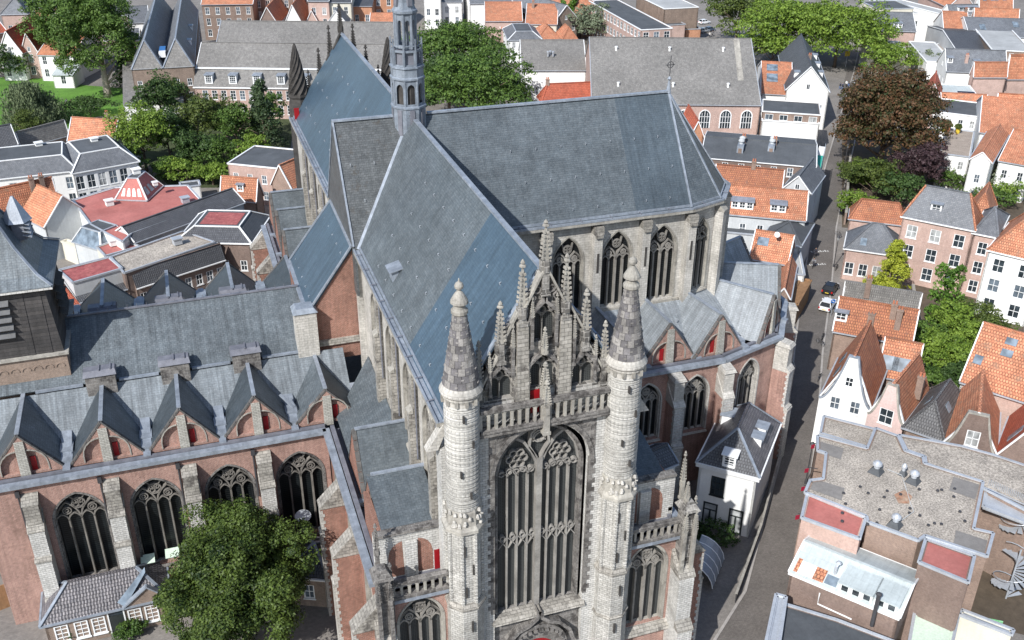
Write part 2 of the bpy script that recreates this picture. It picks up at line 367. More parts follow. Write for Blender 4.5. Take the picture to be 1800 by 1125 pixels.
# ---- clerestory walls -------------------------------------------------
ZG, ZR, YC = 28.7, 38.65, 36.8
HW = 6.7
for side in (-1, 1):                                   # transept, west and east, south and north arms
    for y0, y1 in ((.4, YC-6.6), (YC+6.6, 73.2)):
        rz = W90 if side < 0 else -W90
        L = y1-y0; mid = (y0+y1)/2
        ys = (6.3, 12.6, 18.9, 25.2) if y0 < 20 else (48.4, 54.7, 61, 67.3)
        f = (lambda y: (mid-y)) if side < 0 else (lambda y: (y-mid))
        wins = [(f(y), 3.1, 18.6, 24.0, 2.7) for y in ys]
        wallrow('clerestory_wall', 'stone_pale', (side*HW, mid, 0), rz, [(-L/2, 14), (L/2, 14), (L/2, 28.45), (-L/2, 28.45)], wins)
        for y in ys: gothic(3.1, 18.6, 24.0, 2.7, 4, (side*HW, y, 0), rz)
        for y in [ys[0]+3.15+6.3*i for i in range(3)]+[ys[0]-3.1]:
            butt((side*HW, y, 0), rz, .75, [(.75, 24.2), (.45, 27.5)], 'stone_grey', h0=15)
            C_('downpipe', MB().tube([(.55, -.25, 28.3), (.55, -.25, 20)], .07), 'lead_dark', (side*HW, y, 0), rz)
xsC = (8.6, 13.8, 19.1, 24.1)
for s in (-1, 1):                                       # choir, south and north
    rz = 0 if s < 0 else math.pi; y = YC+s*6.5
    xo = 16.75; f = (lambda x: x-xo) if s < 0 else (lambda x: xo-x)
    wallrow('clerestory_wall', 'stone_pale', (xo, y, 0), rz, [(-10.05, 14), (10.05, 14), (10.05, 28.45), (-10.05, 28.45)], [(f(x), 3.5, 18.7, 24.2, 2.95) for x in xsC])
    for x in xsC: gothic(3.5, 18.7, 24.2, 2.95, 4, (x, y, 0), rz)
    for x in (11.3, 16.6, 21.8, 26.9):
        b = butt((x, y, 0), rz, .85, [(.95, 27.4)], 'stone_pale', h0=15)
        mk('gargoyle_block', MB().box(-.5, .5, -1.05, 0, 27.35, 28.1).box(-.36, .36, -1.2, -.2, 27.0, 27.35), b, 'stone_grey')
        mk('slot', MB().box(-.11, .11, -.99, -.9, 23.2, 25.3), b, 'stone_black')
    wallrow('clerestory_wall', 'stone_pale', (-6.9, y, 0), rz, [(-.35, 14), (.35, 14), (.35, 28.45), (-.35, 28.45)], [])
AC = Vector((26.8, YC)); AP = [AC+Vector((math.cos(R_(a)), math.sin(R_(a))))*6.65 for a in (-90, -54, -18, 18, 54, 90)]
for i in range(5):                                     # apse facets
    a, b = AP[i], AP[i+1]; d = (b-a); L = d.length; mid = (a+b)/2; rz = math.atan2(d.y, d.x)
    wallrow('clerestory_wall', 'stone_pale', (*mid, 0), rz, [(-L/2, 14), (L/2, 14), (L/2, 28.45), (-L/2, 28.45)], [(0, 2.5, 18.9, 24.6, 2.6)])
    gothic(2.5, 18.9, 24.6, 2.6, 3, (*mid, 0), rz)
    if i: butt((*a, 0), math.atan2((a-AC).y, (a-AC).x)+math.pi/2, .8, [(.9, 27.6)], 'stone_pale', h0=15)

# ---- great roofs ---------------------------------------------------------
EX = 6.95
def roof(poly, m, name='roof_slope', t=.15): return C_(name, MB().slab(poly, t), m)
YV0, YV1 = YC-EX, YC+EX
for s in (-1, 1):
    yb = 10.9
    fx = lambda y, z: (s*EX*(1-(z-ZG)/(ZR-ZG)), y, z)
    roof([(s*EX, .35, ZG), (s*EX, yb, ZG), (0, yb+.7, ZR), (0, 1.2, ZR)], 'slate_new')
    roof([(s*EX, yb, ZG), (s*EX, YV0, ZG), (0, YC, ZR), (0, yb+.7, ZR)], 'slate_old' if s < 0 else 'slate_old')
    roof([(s*EX, YV1, ZG), (s*EX, 73.3, ZG), (0, 73.3, ZR), (0, YC, ZR)], 'slate_new')
    e = YV0 if s < 0 else YV1
    roof([(EX, e, ZG), (20.8, e, ZG), (20.8, YC, ZR), (0, YC, ZR)], 'slate_old')
    roof([(20.8, e, ZG), (26.8, e, ZG), (26.8, YC, ZR), (20.8, YC, ZR)], 'slate_choir')
    roof([(-EX, e, ZG), (-7.3, e-(e-YC)*.04, ZG+.35), (-7.3, YC, ZR), (0, YC, ZR)], 'slate_grey')
AE = [AC+(p-AC)*(6.95/6.65) for p in AP]
for i in range(5): roof([(*AE[i], ZG), (*AE[i+1], ZG), (26.8, YC, ZR)], 'slate_old' if i % 2 == 0 else 'slate_grey')
# slate-hung west gable of the nave stub, and the lean-to against it
C_('slate_hung_gable', MB().prism([(-7.3, YV0+.2, 24), (-7.3, YV1-.2, 24), (-7.3, YV1-.2, ZG), (-7.3, YC, ZR-.1), (-7.3, YV0+.2, ZG)], (.25, 0, 0)), 'slate_grey')
roof([(-7.35, 31.2, 28.55), (-7.35, 42.4, 28.9), (-11.9, 43.2, 22.55), (-11.9, 31.2, 22.3)], 'slate_new', 'lean_to_roof', .2)
C_('lean_to_wall', MB().prism([(-12.0, 31.35, 17), (-7.0, 31.35, 17), (-7.0, 31.35, 28.4), (-7.4, 31.35, 28.3), (-12.0, 31.35, 22.0)], (0, .5, 0)), 'brick_red')
C_('lean_to_wall', MB().box(-12.05, -11.6, 31.9, 43, 17, 22.1), 'brick_red')
C_('wall_band', MB().box(-11.5, -7.2, 31.05, 31.5, 18.7, 19.25), 'stone_grey')
p = C_('corner_pier', MB().box(-13.2, -11.2, 30.2, 31.9, 14, 22.9), 'stone_pale')
mk('cap', MB().hexa([(-13.35, 30.05, 22.9), (-11.05, 30.05, 22.9), (-11.05, 32.0, 22.9), (-13.35, 32.0, 22.9)], [(-13, 30.4, 23.3), (-11.4, 30.4, 23.3), (-11.4, 31.8, 23.3), (-13, 31.8, 23.3)]), p, 'lead')
# lead on ridges, hips, valleys, rakes, eaves
def lead(a, b, w=.34, h=.1, name='lead_flashing', m='lead', lift=.1): 
    a, b = Vector(a), Vector(b); return C_(name, MB().bar(a+Vector((0, 0, lift)), b+Vector((0, 0, lift)), w, h), m)
lead((0, 1.2, ZR), (0, YC-2, ZR), .4, .16, 'lead_ridge'); lead((0, YC+2, ZR), (0, 73.3, ZR), .4, .16, 'lead_ridge')
lead((1.6, YC, ZR), (26.8, YC, ZR), .42, .18, 'lead_ridge'); lead((-7.4, YC, ZR), (-1.6, YC, ZR), .42, .18, 'lead_ridge')
for s in (-1, 1):
    for t in (-1, 1): lead((s*EX, YC+t*EX, ZG), (0, YC, ZR), .3, .06, 'lead_valley')
    lead((-7.33, YC+s*(EX-.2), ZG+.2), (-7.33, YC, ZR), .16, .2)
for p in AE: lead((*p, ZG), (26.8, YC, ZR), .2, .12, 'lead_hip')
lead((-7.4, 31.2, 28.5), (-7.4, 42.4, 28.85), .22); lead((-11.95, 31.1, 22.3), (-11.95, 43.2, 22.5), .5)
lead((-7.4, 31.15, 28.5), (-11.95, 31.15, 22.3), .2, .16); lead((-7.4, 42.4, 28.85), (-11.95, 43.2, 22.55), .2, .14)
def gutter(pts, name='gutter'):
    """stone cornice with a lead-lined gutter along the wall head"""
    for a, b in zip(pts, pts[1:]):
        a, b = Vector(a), Vector(b); d = (b-a).normalized(); n = Vector((d.y, -d.x, 0))
        o = C_(name, MB().bar(a+n*.15-Vector((0, 0, .18)), b+n*.15-Vector((0, 0, .18)), .62, .3), 'stone_trim')
        mk('lead_lining', MB().bar(a+n*.42+Vector((0, 0, .08)), b+n*.42+Vector((0, 0, .08)), .14, .2).bar(a+n*.12+Vector((0, 0, .0)), b+n*.12+Vector((0, 0, .0)), .5, .08), o, 'lead')
        mk('gutter_board', MB().bar(a-n*.14+Vector((0, 0, .16)), b-n*.14+Vector((0, 0, .16)), .12, .34), o, 'lead')
        k = (b-a).length; q = MB(); i = 1.5
        while i < k: c = a+d*i; q.bar(c-n*.2+Vector((0, 0, .26)), c+n*.5+Vector((0, 0, .2)), .09, .05); i += 3.15
        if q.v: mk('gutter_bracket', q, o, 'lead_dark')
gutter([(-EX, YV0, ZG), (-EX, .6, ZG)]); gutter([(-EX, 73, ZG), (-EX, YV1, ZG)])
gutter([(EX, YV0, ZG), (26.8, YV0, ZG)]+[(*p, ZG) for p in AE[1:]])
gutter([(EX, .6, ZG), (EX, YV0, ZG)])
for s in (-1, 1): lead((s*EX, .45, ZG), (0, 1.3, ZR), .3, .12, 'lead_verge')
# roof hooks in rows
hk = MB().bar((0, 0, 0), (0, -.1, .32), .07, .07).bar((0, -.1, .32), (0, .12, .36), .07, .06).mesh('roof_hook', 'zinc')
def hooks(o, du, dv, nu, nv, rz):
    for i in range(nu):
        for j in range(nv):
            p = Vector(o)+Vector(du)*(i+.35*(j % 2))+Vector(dv)*j; mk('roof_hook', hk, CH, None, p, rz, scale=(.62, .62, .62))
sl = Vector((EX, 0, ZR-ZG))/ (ZR-ZG)
hooks((-EX+.9*sl.x, 3.5, ZG+.9), (0, 2.9, 0), sl*2.2, 8, 4, W90)
hooks((9, YV0+.9*sl.x, ZG+1.0), (2.6, 0, 0), Vector((0, EX, ZR-ZG))/(ZR-ZG)*2.6, 7, 3, 0)
hooks((-EX+2*sl.x, 49, ZG+2), (0, 3.4, 0), sl*2.6, 7, 3, W90)
hooks((-6.4, YC-2.6, ZR-3.5), (2.2, 0, 0), Vector((0, -EX, -(ZR-ZG)))/(ZR-ZG)*2.8, 2, 2, 0)
hooks((-8.2, 32.4, 27.4), (0, 2.2, 0), (-3.2, 0, -4.4), 5, 2, W90)
# small roof hatch on the south transept
d = C_('roof_hatch', MB().box(-6.0, -5.2, 19.6, 20.9, 29.6, 31.0), 'lead', (0, 0, 0)); mk('hatch_lid', MB().slab([(-6.3, 19.4, 31.0), (-4.4, 19.4, 31.5), (-4.4, 21.1, 31.5), (-6.3, 21.1, 31.0)], .08), d, 'lead')

# ---- aisles: outer walls, buttresses, gabled roofs -----------------------
YA, XA, ZA = 22.9, 12.0, 14.6
nx = (-33.6, -27.35, -21.05, -14.8)
wallrow('aisle_wall', 'brick_aisle', (-26.5, YA, 0), 0, [(-14.3, 0), (14.4, 0), (14.4, ZA), (-14.3, ZA)], [(x+26.5, 4.4, 3.5, 10.2, 2.75) for x in nx])
for x in nx: gothic(4.4, 3.5, 10.2, 2.75, 4, (x, YA, 0), 0, .75, stone='stone_dark', mull='mullion_dark', mw=.13)
for x in (-37, -30.6, -24.25, -17.9):
    b = butt((x, YA, 0), 0, 1.25, [(2.0, 3.2), (1.6, 7.6), (1.3, 10.6)], 'stone_white', 'stone_grey')
    mk('upper_shaft', MB().box(-.6, .6, -1.0, .05, 10.6, 13.1).hexa([(-.66, -1.06, 13.1), (.66, -1.06, 13.1), (.66, 0, 13.1), (-.66, 0, 13.1)], [(-.66, -.9, 13.2), (.66, -.9, 13.2), (.66, 0, 13.7), (-.66, 0, 13.7)]), b, 'stone_grey')
    C_('downpipe', MB().tube([(x-.85, YA-.15, 14), (x-.85, YA-.15, 9)], .08).box(x-1.02, x-.68, YA-.35, YA, 13.6, 14.1), 'iron')
C_('aisle_wall', MB().box(-40.8, -12, 2*YC-YA-.6, 2*YC-YA, 0, ZA), 'brick_aisle')
C_('aisle_wall', MB().box(-40.85, -40.3, YA+.02, 2*YC-YA-.02, 0, ZA), 'brick_aisle')
for s in (-1, 1):                                                    # transept aisles: outer side walls
    rz = W90 if s < 0 else -W90
    for y0, y1, ws in ((.5, YA, (5.5, 12.6, 19)), (2*YC-YA, 73, (54.5, 61, 67.5))):
        mid = (y0+y1)/2; f = (lambda y: mid-y) if s < 0 else (lambda y: y-mid); L = y1-y0
        wallrow('aisle_wall', 'brick_red', (s*XA, mid, 0), rz, [(-L/2, 0), (L/2, 0), (L/2, ZA), (-L/2, ZA)], [(f(y), 3.4, 4.5, 10.8, 2.3) for y in ws])
        for y in ws: gothic(3.4, 4.5, 10.8, 2.3, 4, (s*XA, y, 0), rz)
        for y in ((1.0, 9.4, 15.8) if y0 < 9 else (57.8, 64.2, 72)):
            butt((s*XA, y, 0), rz, 1.15, [(2.3, 9.2), (2.15, 12.1)], 'brick_red', 'stone_grey', 'stone_pale')
cwx = (14.0, 19.9, 25.3)
wallrow('aisle_wall', 'brick_aisle', (20.1, YA, 0), 0, [(-8.1, 0), (8.1, 0), (8.1, ZA), (-8.1, ZA)], [(x-20.1, 3.3, 6.6, 11.1, 2.4) for x in cwx])
for x in cwx: gothic(3.3, 6.6, 11.1, 2.4, 4, (x, YA, 0), 0, .7, stone='stone_pale')
P_ = [Vector(p) for p in ((28.2, YA), (36.2, 25.35), (41.0, 32.2), (41.0, 2*YC-32.2), (36.2, 2*YC-25.35), (28.2, 2*YC-YA), (12, 2*YC-YA))]
PC = Vector((28.5, YC))
for i, (a, b) in enumerate(zip(P_, P_[1:])):
    d = b-a; L = d.length; mid = (a+b)/2; rz = math.atan2(d.y, d.x)
    wn = [(0, 3.3, 6.6, 11.1, 2.4)] if i < 5 else []
    wallrow('aisle_wall', 'brick_aisle', (*mid, 0), rz, [(-L/2, 0), (L/2, 0), (L/2, ZA), (-L/2, ZA)], wn)
    if wn: gothic(3.3, 6.6, 11.1, 2.4, 4, (*mid, 0), rz, .7, stone='stone_pale')
for p, n in [((22.6, YA), None), ((16.9, YA), None)]+[(p, 1) for p in P_[:5]]:
    p = Vector(p); rz = 0 if n is None else math.atan2((p-PC).y, (p-PC).x)+math.pi/2
    b = butt((*p, 0), rz, 1.15, [(2.3, 6.5), (1.9, 11.2)], 'brick_aisle', 'stone_pale', 'stone_white')
    mk('upper_shaft', MB().box(-.55, .55, -1.5, .05, 11.4, 14.0).hexa([(-.7, -1.7, 14), (.7, -1.7, 14), (.7, .3, 14), (-.7, .3, 14)], [(-.55, -1.5, 14.35), (.55, -1.5, 14.35), (.55, .3, 14.6), (-.55, .3, 14.6)]), b, 'stone_pale')
def gwalk(pts):
    """eaves gutter walk: lead gutter with a dark board behind, on the aisle wall head"""
    for a, b in zip(pts, pts[1:]):
        a, b = Vector((*a, ZA)), Vector((*b, ZA)); d = (b-a).normalized(); n = Vector((d.y, -d.x, 0))
        o = C_('aisle_gutter', MB().bar(a+n*.18+Vector((0, 0, .12)), b+n*.18+Vector((0, 0, .12)), .62, .36), 'lead')
        mk('gutter_board', MB().bar(a-n*.38+Vector((0, 0, .33)), b-n*.38+Vector((0, 0, .33)), .3, .3), o, 'lead_dark')
        mk('walkway', MB().bar(a-n*.75+Vector((0, 0, .02)), b-n*.75+Vector((0, 0, .02)), .6, .12), o, 'lead_dark')
gwalk([(-40.9, YA), (-12.2, YA)]); gwalk([(-XA, YA), (-XA, 2.0)]); gwalk([(XA, YA)]+[tuple(p) for p in P_]); gwalk([(XA, 2), (XA, YA)])
gwalk([(-XA, 72.5), (-XA, 2*YC-YA)])

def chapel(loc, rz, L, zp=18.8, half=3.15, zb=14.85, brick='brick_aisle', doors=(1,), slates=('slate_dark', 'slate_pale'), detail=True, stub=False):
    """gabled chapel roof: gable wall at y = 0 looking to -y, ridge running back to y = L"""
    nh = [[(x-.72, zb+.25), (x+.72, zb+.25), (x+.72, zb+1.2), (x+s*.72*-1 if 0 else x, zb+2.25), (x-.72, zb+1.2)] for s, x in ((-1, -1.25), (1, 1.25))]
    nh = []
    for s in (-1, 1):
        pts = [(s*.42, zb+.25), (s*1.85, zb+.25)]+[(s*(.42+1.43*math.cos(t)), zb+.9+1.55*math.sin(t)) for t in (0, .35, .7, 1.05, 1.35, 1.57)]
        nh.append(pts)
    if detail:
        g = C_('chapel_gable', MB().wall([(-half, zb), (half, zb), (0, zp-.1)], nh, .4), brick, loc, rz)
        mk('niche_back', MB().prism([(-half+.3, .36, zb+.1), (half-.3, .36, zb+.1), (0, .36, zp-.5)], (0, .08, 0)), g, brick)
        mk('pier', MB().hexa([(-.4, -.32, zb-.1), (.4, -.32, zb-.1), (.4, .1, zb-.1), (-.4, .1, zb-.1)], [(-.36, -.12, zp-.6), (.36, -.12, zp-.6), (.36, .1, zp-.6), (-.36, .1, zp-.6)]), g, 'stone_pier')
        for s in doors: mk('niche_door', MB().box(.5*s-(.42 if s < 0 else 0), .5*s+(.42 if s > 0 else 0), .22, .3, zb+.25, zb+1.6), g, 'red_paint')
        for s in (-1, 1):
            hood = MB()
            for a, b in zip(nh[0 if s < 0 else 1][1:], nh[0 if s < 0 else 1][2:]): hood.bar((a[0], 0, a[1]), (b[0], 0, b[1]), .1, .14, (0, 1, 0))
            mk('niche_hood', hood, g, 'stone_trim')
    else:
        g = C_('chapel_gable', MB().wall([(-half, zb), (half, zb), (0, zp-.1)], (), .4), brick, loc, rz)
    cp = MB()
    for s in (-1, 1):
        n = 7
        for i in range(n):
            a = Vector((s*half*(1-i/n), .12, zb+(zp-zb)*i/n)); b = Vector((s*half*(1-(i+.94)/n), .12, zb+(zp-zb)*(i+.94)/n)); cp.bar(a, b, .36, .14, (0, 0, 1))
    mk('coping', cp, g, 'coping_dark')
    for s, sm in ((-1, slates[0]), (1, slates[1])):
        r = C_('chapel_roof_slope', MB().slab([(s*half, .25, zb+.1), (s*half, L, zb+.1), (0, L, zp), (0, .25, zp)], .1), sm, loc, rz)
    C_('lead_ridge', MB().bar((0, .2, zp+.06), (0, L, zp+.06), .34, .12), 'lead', loc, rz)
    C_('valley_trough', MB().hexa([(half-.5, .6, zb), (half+.5, .6, zb), (half+.5, L*.62, zb), (half-.5, L*.62, zb)], [(half-.42, .3, zb+.5), (half+.42, .3, zb+.5), (half+.42, L*.62, zb+1.3), (half-.42, L*.62, zb+1.3)])
       .box(half-.5, half+.5, .25, L*.2, zb+.2, zb+.62).box(half-.52, half+.52, L*.2, L*.4, zb+.35, zb+.85).box(half-.3, half+.3, -.7, .3, zb-.1, zb+.35), 'lead', loc, rz)
    return g
gx = (-37.0, -30.55, -24.25, -17.95)
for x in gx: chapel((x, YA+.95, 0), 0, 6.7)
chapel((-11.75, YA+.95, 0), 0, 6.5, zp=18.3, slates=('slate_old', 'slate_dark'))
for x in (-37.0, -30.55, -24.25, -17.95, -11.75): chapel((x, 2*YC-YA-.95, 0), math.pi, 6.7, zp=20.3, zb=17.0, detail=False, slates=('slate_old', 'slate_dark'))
for x in gx[1:]:                                       # stumps of the unbuilt clerestory piers, with lead caps
    for y, d in ((YA+7.4, 1), (2*YC-YA-7.6, -1)):
        b = C_('pier_stump', MB().box(x-1.25, x+1.25, y-.5, y+.9, 17.2, 19.9), 'stone_dark')
        mk('lead_cap', MB().hexa([(x-1.4, y-.65, 19.9), (x+1.4, y-.65, 19.9), (x+1.4, y+1.05, 19.9), (x-1.4, y+1.05, 19.9)], [(x-1.3, y-.2, 20.3), (x+1.3, y-.2, 20.3), (x+1.3, y+.7, 20.3), (x-1.3, y+.7, 20.3)])
           .box(x-.06, x+.06, y-.3, y+.8, 20.28, 20.4).box(x+.9, x+1.0, y-.3, y+.8, 20.28, 20.4), b, 'lead_dark')
for s, y in ((-1, 0), (1, 0)):                         # nave roof and the small lean-to slopes in front of it
    f = lambda v: YC+s*v
    roof([(-40, f(6.25), 18.9), (-12, f(6.25), 18.9), (-12, f(0), 22.6), (-40, f(0), 22.6)], 'slate_nave', 'nave_roof')
    roof([(-40.5, f(10.3), 14.9), (-9, f(10.3), 14.9), (-9, f(6.3), 18.6), (-40.5, f(6.3), 18.6)], 'slate_lean', 'aisle_lean_to_roof')
    for x0, x1 in ((-36, -32.1), (-29.1, -25.7), (-22.8, -19.4), (-16.5, -13)): lead((x0, f(6.3), 18.75), (x1, f(6.3), 18.75), .3, .2)
lead((-33, YC, 22.6), (-12, YC, 22.6), .3, .14, 'lead_ridge', 'lead_dark')
sp_ = MB()
for i in range(24): sp_.bar((-32+i*.85, YC, 22.7), (-32+i*.85, YC, 23.05), .04, .04)
C_('ridge_spikes', sp_, 'lead_dark')
for s in (-1, 1):                                      # transept aisle chapels: ridges east-west
    rz = W90 if s < 0 else -W90
    for y in (8.0, 14.4): chapel((s*(XA-.95), y, 0), rz, 4.4, zp=20.0, zb=14.9, brick='brick_red', slates=('slate_old', 'slate_old'), detail=False)
    for y in (58.6, 65.2, 71.5): chapel((s*(XA-.95), y, 0), rz, 4.4, zp=19.6, brick='brick_red', slates=('slate_old', 'slate_old'), detail=False)
    roof([(s*(XA-.8), 2.5, 18.75), (s*6.8, 2.5, 18.75), (s*6.8, 8.0, 20.0), (s*(XA-.8), 8.0, 20.0)], 'slate_old', 'aisle_roof')
    roof([(s*(XA-1), 17.6, 15.2), (s*6.8, 17.6, 17.8), (s*6.8, 29.5, 17.8), (s*(XA-1), 24, 15.2)], 'slate_old', 'aisle_roof')
    C_('aisle_back_wall', MB().box(min(s*(XA-.9), s*(XA-.5)), max(s*(XA-.9), s*(XA-.5)), 2.4, 8, 14.6, 18.6), 'brick_red')
for (a, b) in (((16.7, 29.9), (16.8, 23.85)), ((22.2, 29.9), (22.4, 23.85)), ((27.1, 30.0), (28.1, 23.9)), ((31.3, 31.8), (35.6, 26.2)), ((34.0, 35.2), (40.2, 32.6)), ((34, 38.4), (40.2, 41)), ((31.3, 41.8), (35.6, 47.4))):
    a, b = Vector(a), Vector(b); d = b-a; chapel((*b, 0), math.atan2(d.y, d.x)+math.pi/2, d.length, zp=19.3, doors=(-1,), slates=('slate_silver', 'slate_silver'))
roof([(12, 24.5, 14.95), (27.5, 24.5, 14.95), (27.5, 30.3, 18.5), (12, 30.3, 18.5)], 'slate_silver', 'aisle_lean_to_roof')
OUT = [Vector((27.5, 24.5))]+[PC+(p-PC)*.87 for p in P_[1:5]]; INN = [Vector((27.5, 30.3))]+[AC+(p-AC)*1.0 for p in AP[1:5]]
for i in range(4): roof([(*OUT[i], 14.95), (*OUT[i+1], 14.95), (*INN[i+1], 18.5), (*INN[i], 18.5)], 'slate_silver', 'aisle_lean_to_roof')
for k in (-1, 1): C_('sill_band', MB().box(6.8, 27, YC+k*6.5-.28 if k < 0 else YC+6.5, YC-6.5 if k < 0 else YC+6.78, 18.2, 18.55), 'stone_trim')
for x in (14, 19.6, 25): C_('snow_guard_bracket', MB().tube([(x, 27.6, 17.2), (x, 27.5, 17.6)], .05), 'zinc')
lead((-15.6, 26.0, 17.2), (-14.6, 25.0, 16.2), .3); 

# ---- near transept front ---------------------------------------------------
FY = .15
wallrow('front_wall', 'stone_white', (0, FY, 0), 0, [(-5.2, 0), (5.2, 0), (5.2, 28), (-5.2, 28)], [(0, 7.1, .02, 23.6, 3.9)], .55)
big = gothic(6.6, 10.3, 23.3, 3.75, 8, (0, FY+.55, 0), 0, .55, 'mesh_glass', .1, 'stone_dark', rich=False, mull='mullion_pale')
t = MB(); yd0, yd1 = .12, .55
t.ribbon([(0, 10.3), (0, 24.2)], .42, yd0-.12, yd1)
for s in (-1, 1):
    t.ribbon([(s*.15, 23.6), (s*.5, 24.6), (s*1.2, 25.7), (s*2.0, 26.25)], .2, yd0, yd1)
    t.ribbon([(s*.1, 24), (s*.75, 25.2), (s*.62, 26.3), (0, 26.8)], .16, yd0, yd1)
    for q in range(6): t.ribbon(circ(s*1.62+.52*math.cos(q*1.047), 24.25+.52*math.sin(q*1.047), .29, 8), .08, .25, yd1, True)
    t.ribbon(circ(s*1.62, 24.25, .26, 6), .09, .25, yd1, True)
    for q in range(5): t.ribbon(circ(s*(.55+.55*q), 23.15+.1*(q % 2), .22, 8), .07, .25, yd1, True)
    t.ribbon([(s*3.1, 23.2), (s*2.8, 24.6), (s*2.0, 25.9)], .12, .25, yd1)
t.ribbon(circ(0, 25.9, .48, 10), .1, .2, yd1, True); t.ribbon(arch(.9, 25.5, .7, 5), .08, .2, yd1)
for i in range(8):                                       # traceried transom
    x = -2.67+i*.762
    t.ribbon([(x-.36, 16.4), (x, 16.9), (x+.36, 16.4)], .08, .2, yd1); t.ribbon([(x-.36, 17.35), (x, 16.9), (x+.36, 17.35)], .08, .2, yd1); t.ribbon(circ(x, 17.35, .2, 8), .07, .2, yd1, True)
mk('great_tracery', t, big, 'mullion_pale')
for s in (-1, 1):
    q = MB()
    for i in range(31):
        e = .28+.22*(i % 2); q.box(min(s*3.53, s*(3.55+e)), max(s*3.53, s*(3.55+e)), FY-.04, FY+.2, 11+i*.42, 11.42+i*.42)
    C_('toothed_jamb', q, 'stone_dark')
C_('spandrel_wall', MB().wall([(-3.95, 23.0), (-3.6, 23.0)]+arch(7.2, 23.6, 3.95, 10)+[(3.6, 23.0), (3.95, 23.0), (3.95, 27.4), (-3.95, 27.4)], (), .06), 'stone_dark', (0, FY-.03, 0))
C_('arch_hood', MB().ribbon(arch(7.5, 23.6, 4.15, 10), .34, FY-.12, FY+.25), 'stone_dark')
for s in (-1, 1):
    C_('spandrel_panel', MB().ribbon(circ(s*3.05, 26.9, .42, 10), .09, FY-.06, FY+.1, True).ribbon(circ(s*3.05, 26.9, .18, 6), .07, FY-.06, FY+.1, True).ribbon([(s*2.2, 27.6), (s*3.55, 27.6), (s*3.55, 25.8)], .1, FY-.06, FY+.1), 'stone_dark')
C_('window_ledge', MB().hexa([(-3.7, -.15, 9.9), (3.7, -.15, 9.9), (3.7, 1, 9.9), (-3.7, 1, 9.9)], [(-3.7, .1, 10.25), (3.7, .1, 10.25), (3.7, 1, 10.35), (-3.7, 1, 10.35)]), 'stone_grey')
og = MB(); pth = [(-2.9, 6.5), (-2.5, 7.8), (-1.7, 8.7), (-.8, 9.1), (-.25, 9.6), (0, 10.4)]
og.ribbon(pth, .3, -.15, .7); og.ribbon([(-x, z) for x, z in pth], .3, -.15, .7); og.ribbon(arch(4.6, 6.2, 2.4, 8), .3, .1, .7)
for i in range(14): a = math.pi*(i+.5)/14; og.box(2.1*math.cos(a)-.13, 2.1*math.cos(a)+.13, .0, .5, 6.3+1.9*math.sin(a)-.12, 6.3+1.9*math.sin(a)+.12)
pt = C_('portal', og, 'stone_dark'); mk('portal_door', MB().wall(arch_hole(3.6, 0, 5.0, 1.85), (), .1), pt, 'red_paint', (0, .7, 0)); mk('tympanum', MB().wall([(-3.5, 0), (3.5, 0), (3.5, 9.9), (-3.5, 9.9)], [arch_hole(3.6, .02, 5.0, 1.85)], .2), pt, 'stone_dark', (0, .62, 0))
def balustrade(x0, x1, y, z0, h, n):
    o = C_('balustrade', MB().box(x0, x1, y-.2, y+.25, z0+h-.28, z0+h).box(x0, x1, y-.28, y+.4, z0-.25, z0), 'stone_dark')
    w = (x1-x0)/n; bl = MB().hexa([(-.09, -.12, 0), (.09, -.12, 0), (.09, .12, 0), (-.09, .12, 0)], [(-.09, -.12, h-.3), (.09, -.12, h-.3), (.09, .12, h-.3), (-.09, .12, h-.3)])
    bl.ribbon([(x, z) for x, z in arch(w-.02, h-.75, .42, 4, w/2)], .09, -.08, .1); bm = bl.mesh('baluster', 'stone_trim')
    for i in range(n): mk('baluster', bm, o, None, (x0+w*i+.05, y, z0))
balustrade(-4.65, 4.65, -.15, 28.0, 1.6, 17)
C_('gallery_cornice', MB().box(-4.7, 4.7, -.35, .5, 27.45, 27.75), 'stone_dark'); C_('gallery_floor', MB().box(-4.6, 4.6, -.3, 1.2, 27.8, 27.98), 'lead_dark')
# crocketed pinnacles
def pinmesh(h, w, name='spirelet', m='stone_trim'):
    b = MB(); b.lathe([(w*.5, 0), (w*.46, h*.1), (w*.2, h*.72), (w*.12, h*.84)], 4, a0=math.pi/4)
    for i in range(7):
        z = h*(.08+.1*i); r = w*(.62-.055*i)
        for k in range(4):
            a = k*math.pi/2+math.pi/4; x, y = r*math.cos(a), r*math.sin(a); s = w*.13
            b.hexa([(x-s, y-s, z), (x+s, y-s, z), (x+s, y+s, z), (x-s, y+s, z)], [(x*1.15-s*.6, y*1.15-s*.6, z+h*.05), (x*1.15+s*.6, y*1.15-s*.6, z+h*.05), (x*1.15+s*.6, y*1.15+s*.6, z+h*.05), (x*1.15-s*.6, y*1.15-s*.6+s, z+h*.05)])
    b.lathe([(w*.12, h*.82), (w*.42, h*.85), (w*.42, h*.88), (w*.14, h*.9), (w*.3, h*.93), (w*.24, h*.96), (w*.05, h)], 6)
    return b.mesh(name, m)
spm = {}
def pinnacle(x, y, z0, zs, zt, w=.5, m='stone_trim', mb='stone_grey', parent=None):
    k = (round(zt-zs, 1), w, m)
    if k not in spm: spm[k] = pinmesh(zt-zs, w, 'spirelet', m)
    b = MB().box(x-w*.42, x+w*.42, y-w*.42, y+w*.42, z0, zs)
    for dx, dy in ((0, -1), (1, 0), (-1, 0), (0, 1)):
        b.box(x-w*.3+dx*w*.32, x+w*.3+dx*w*.32, y-w*.3+dy*w*.32, y+w*.3+dy*w*.32, zs-w*1.3, zs+w*.15)
    b.box(x-w*.56, x+w*.56, y-w*.56, y+w*.56, z0-.1, z0+.14)
    o = C_('pinnacle', b, mb); mk('spirelet', spm[k], o, None, (x, y, zs)); return o
GY = .75
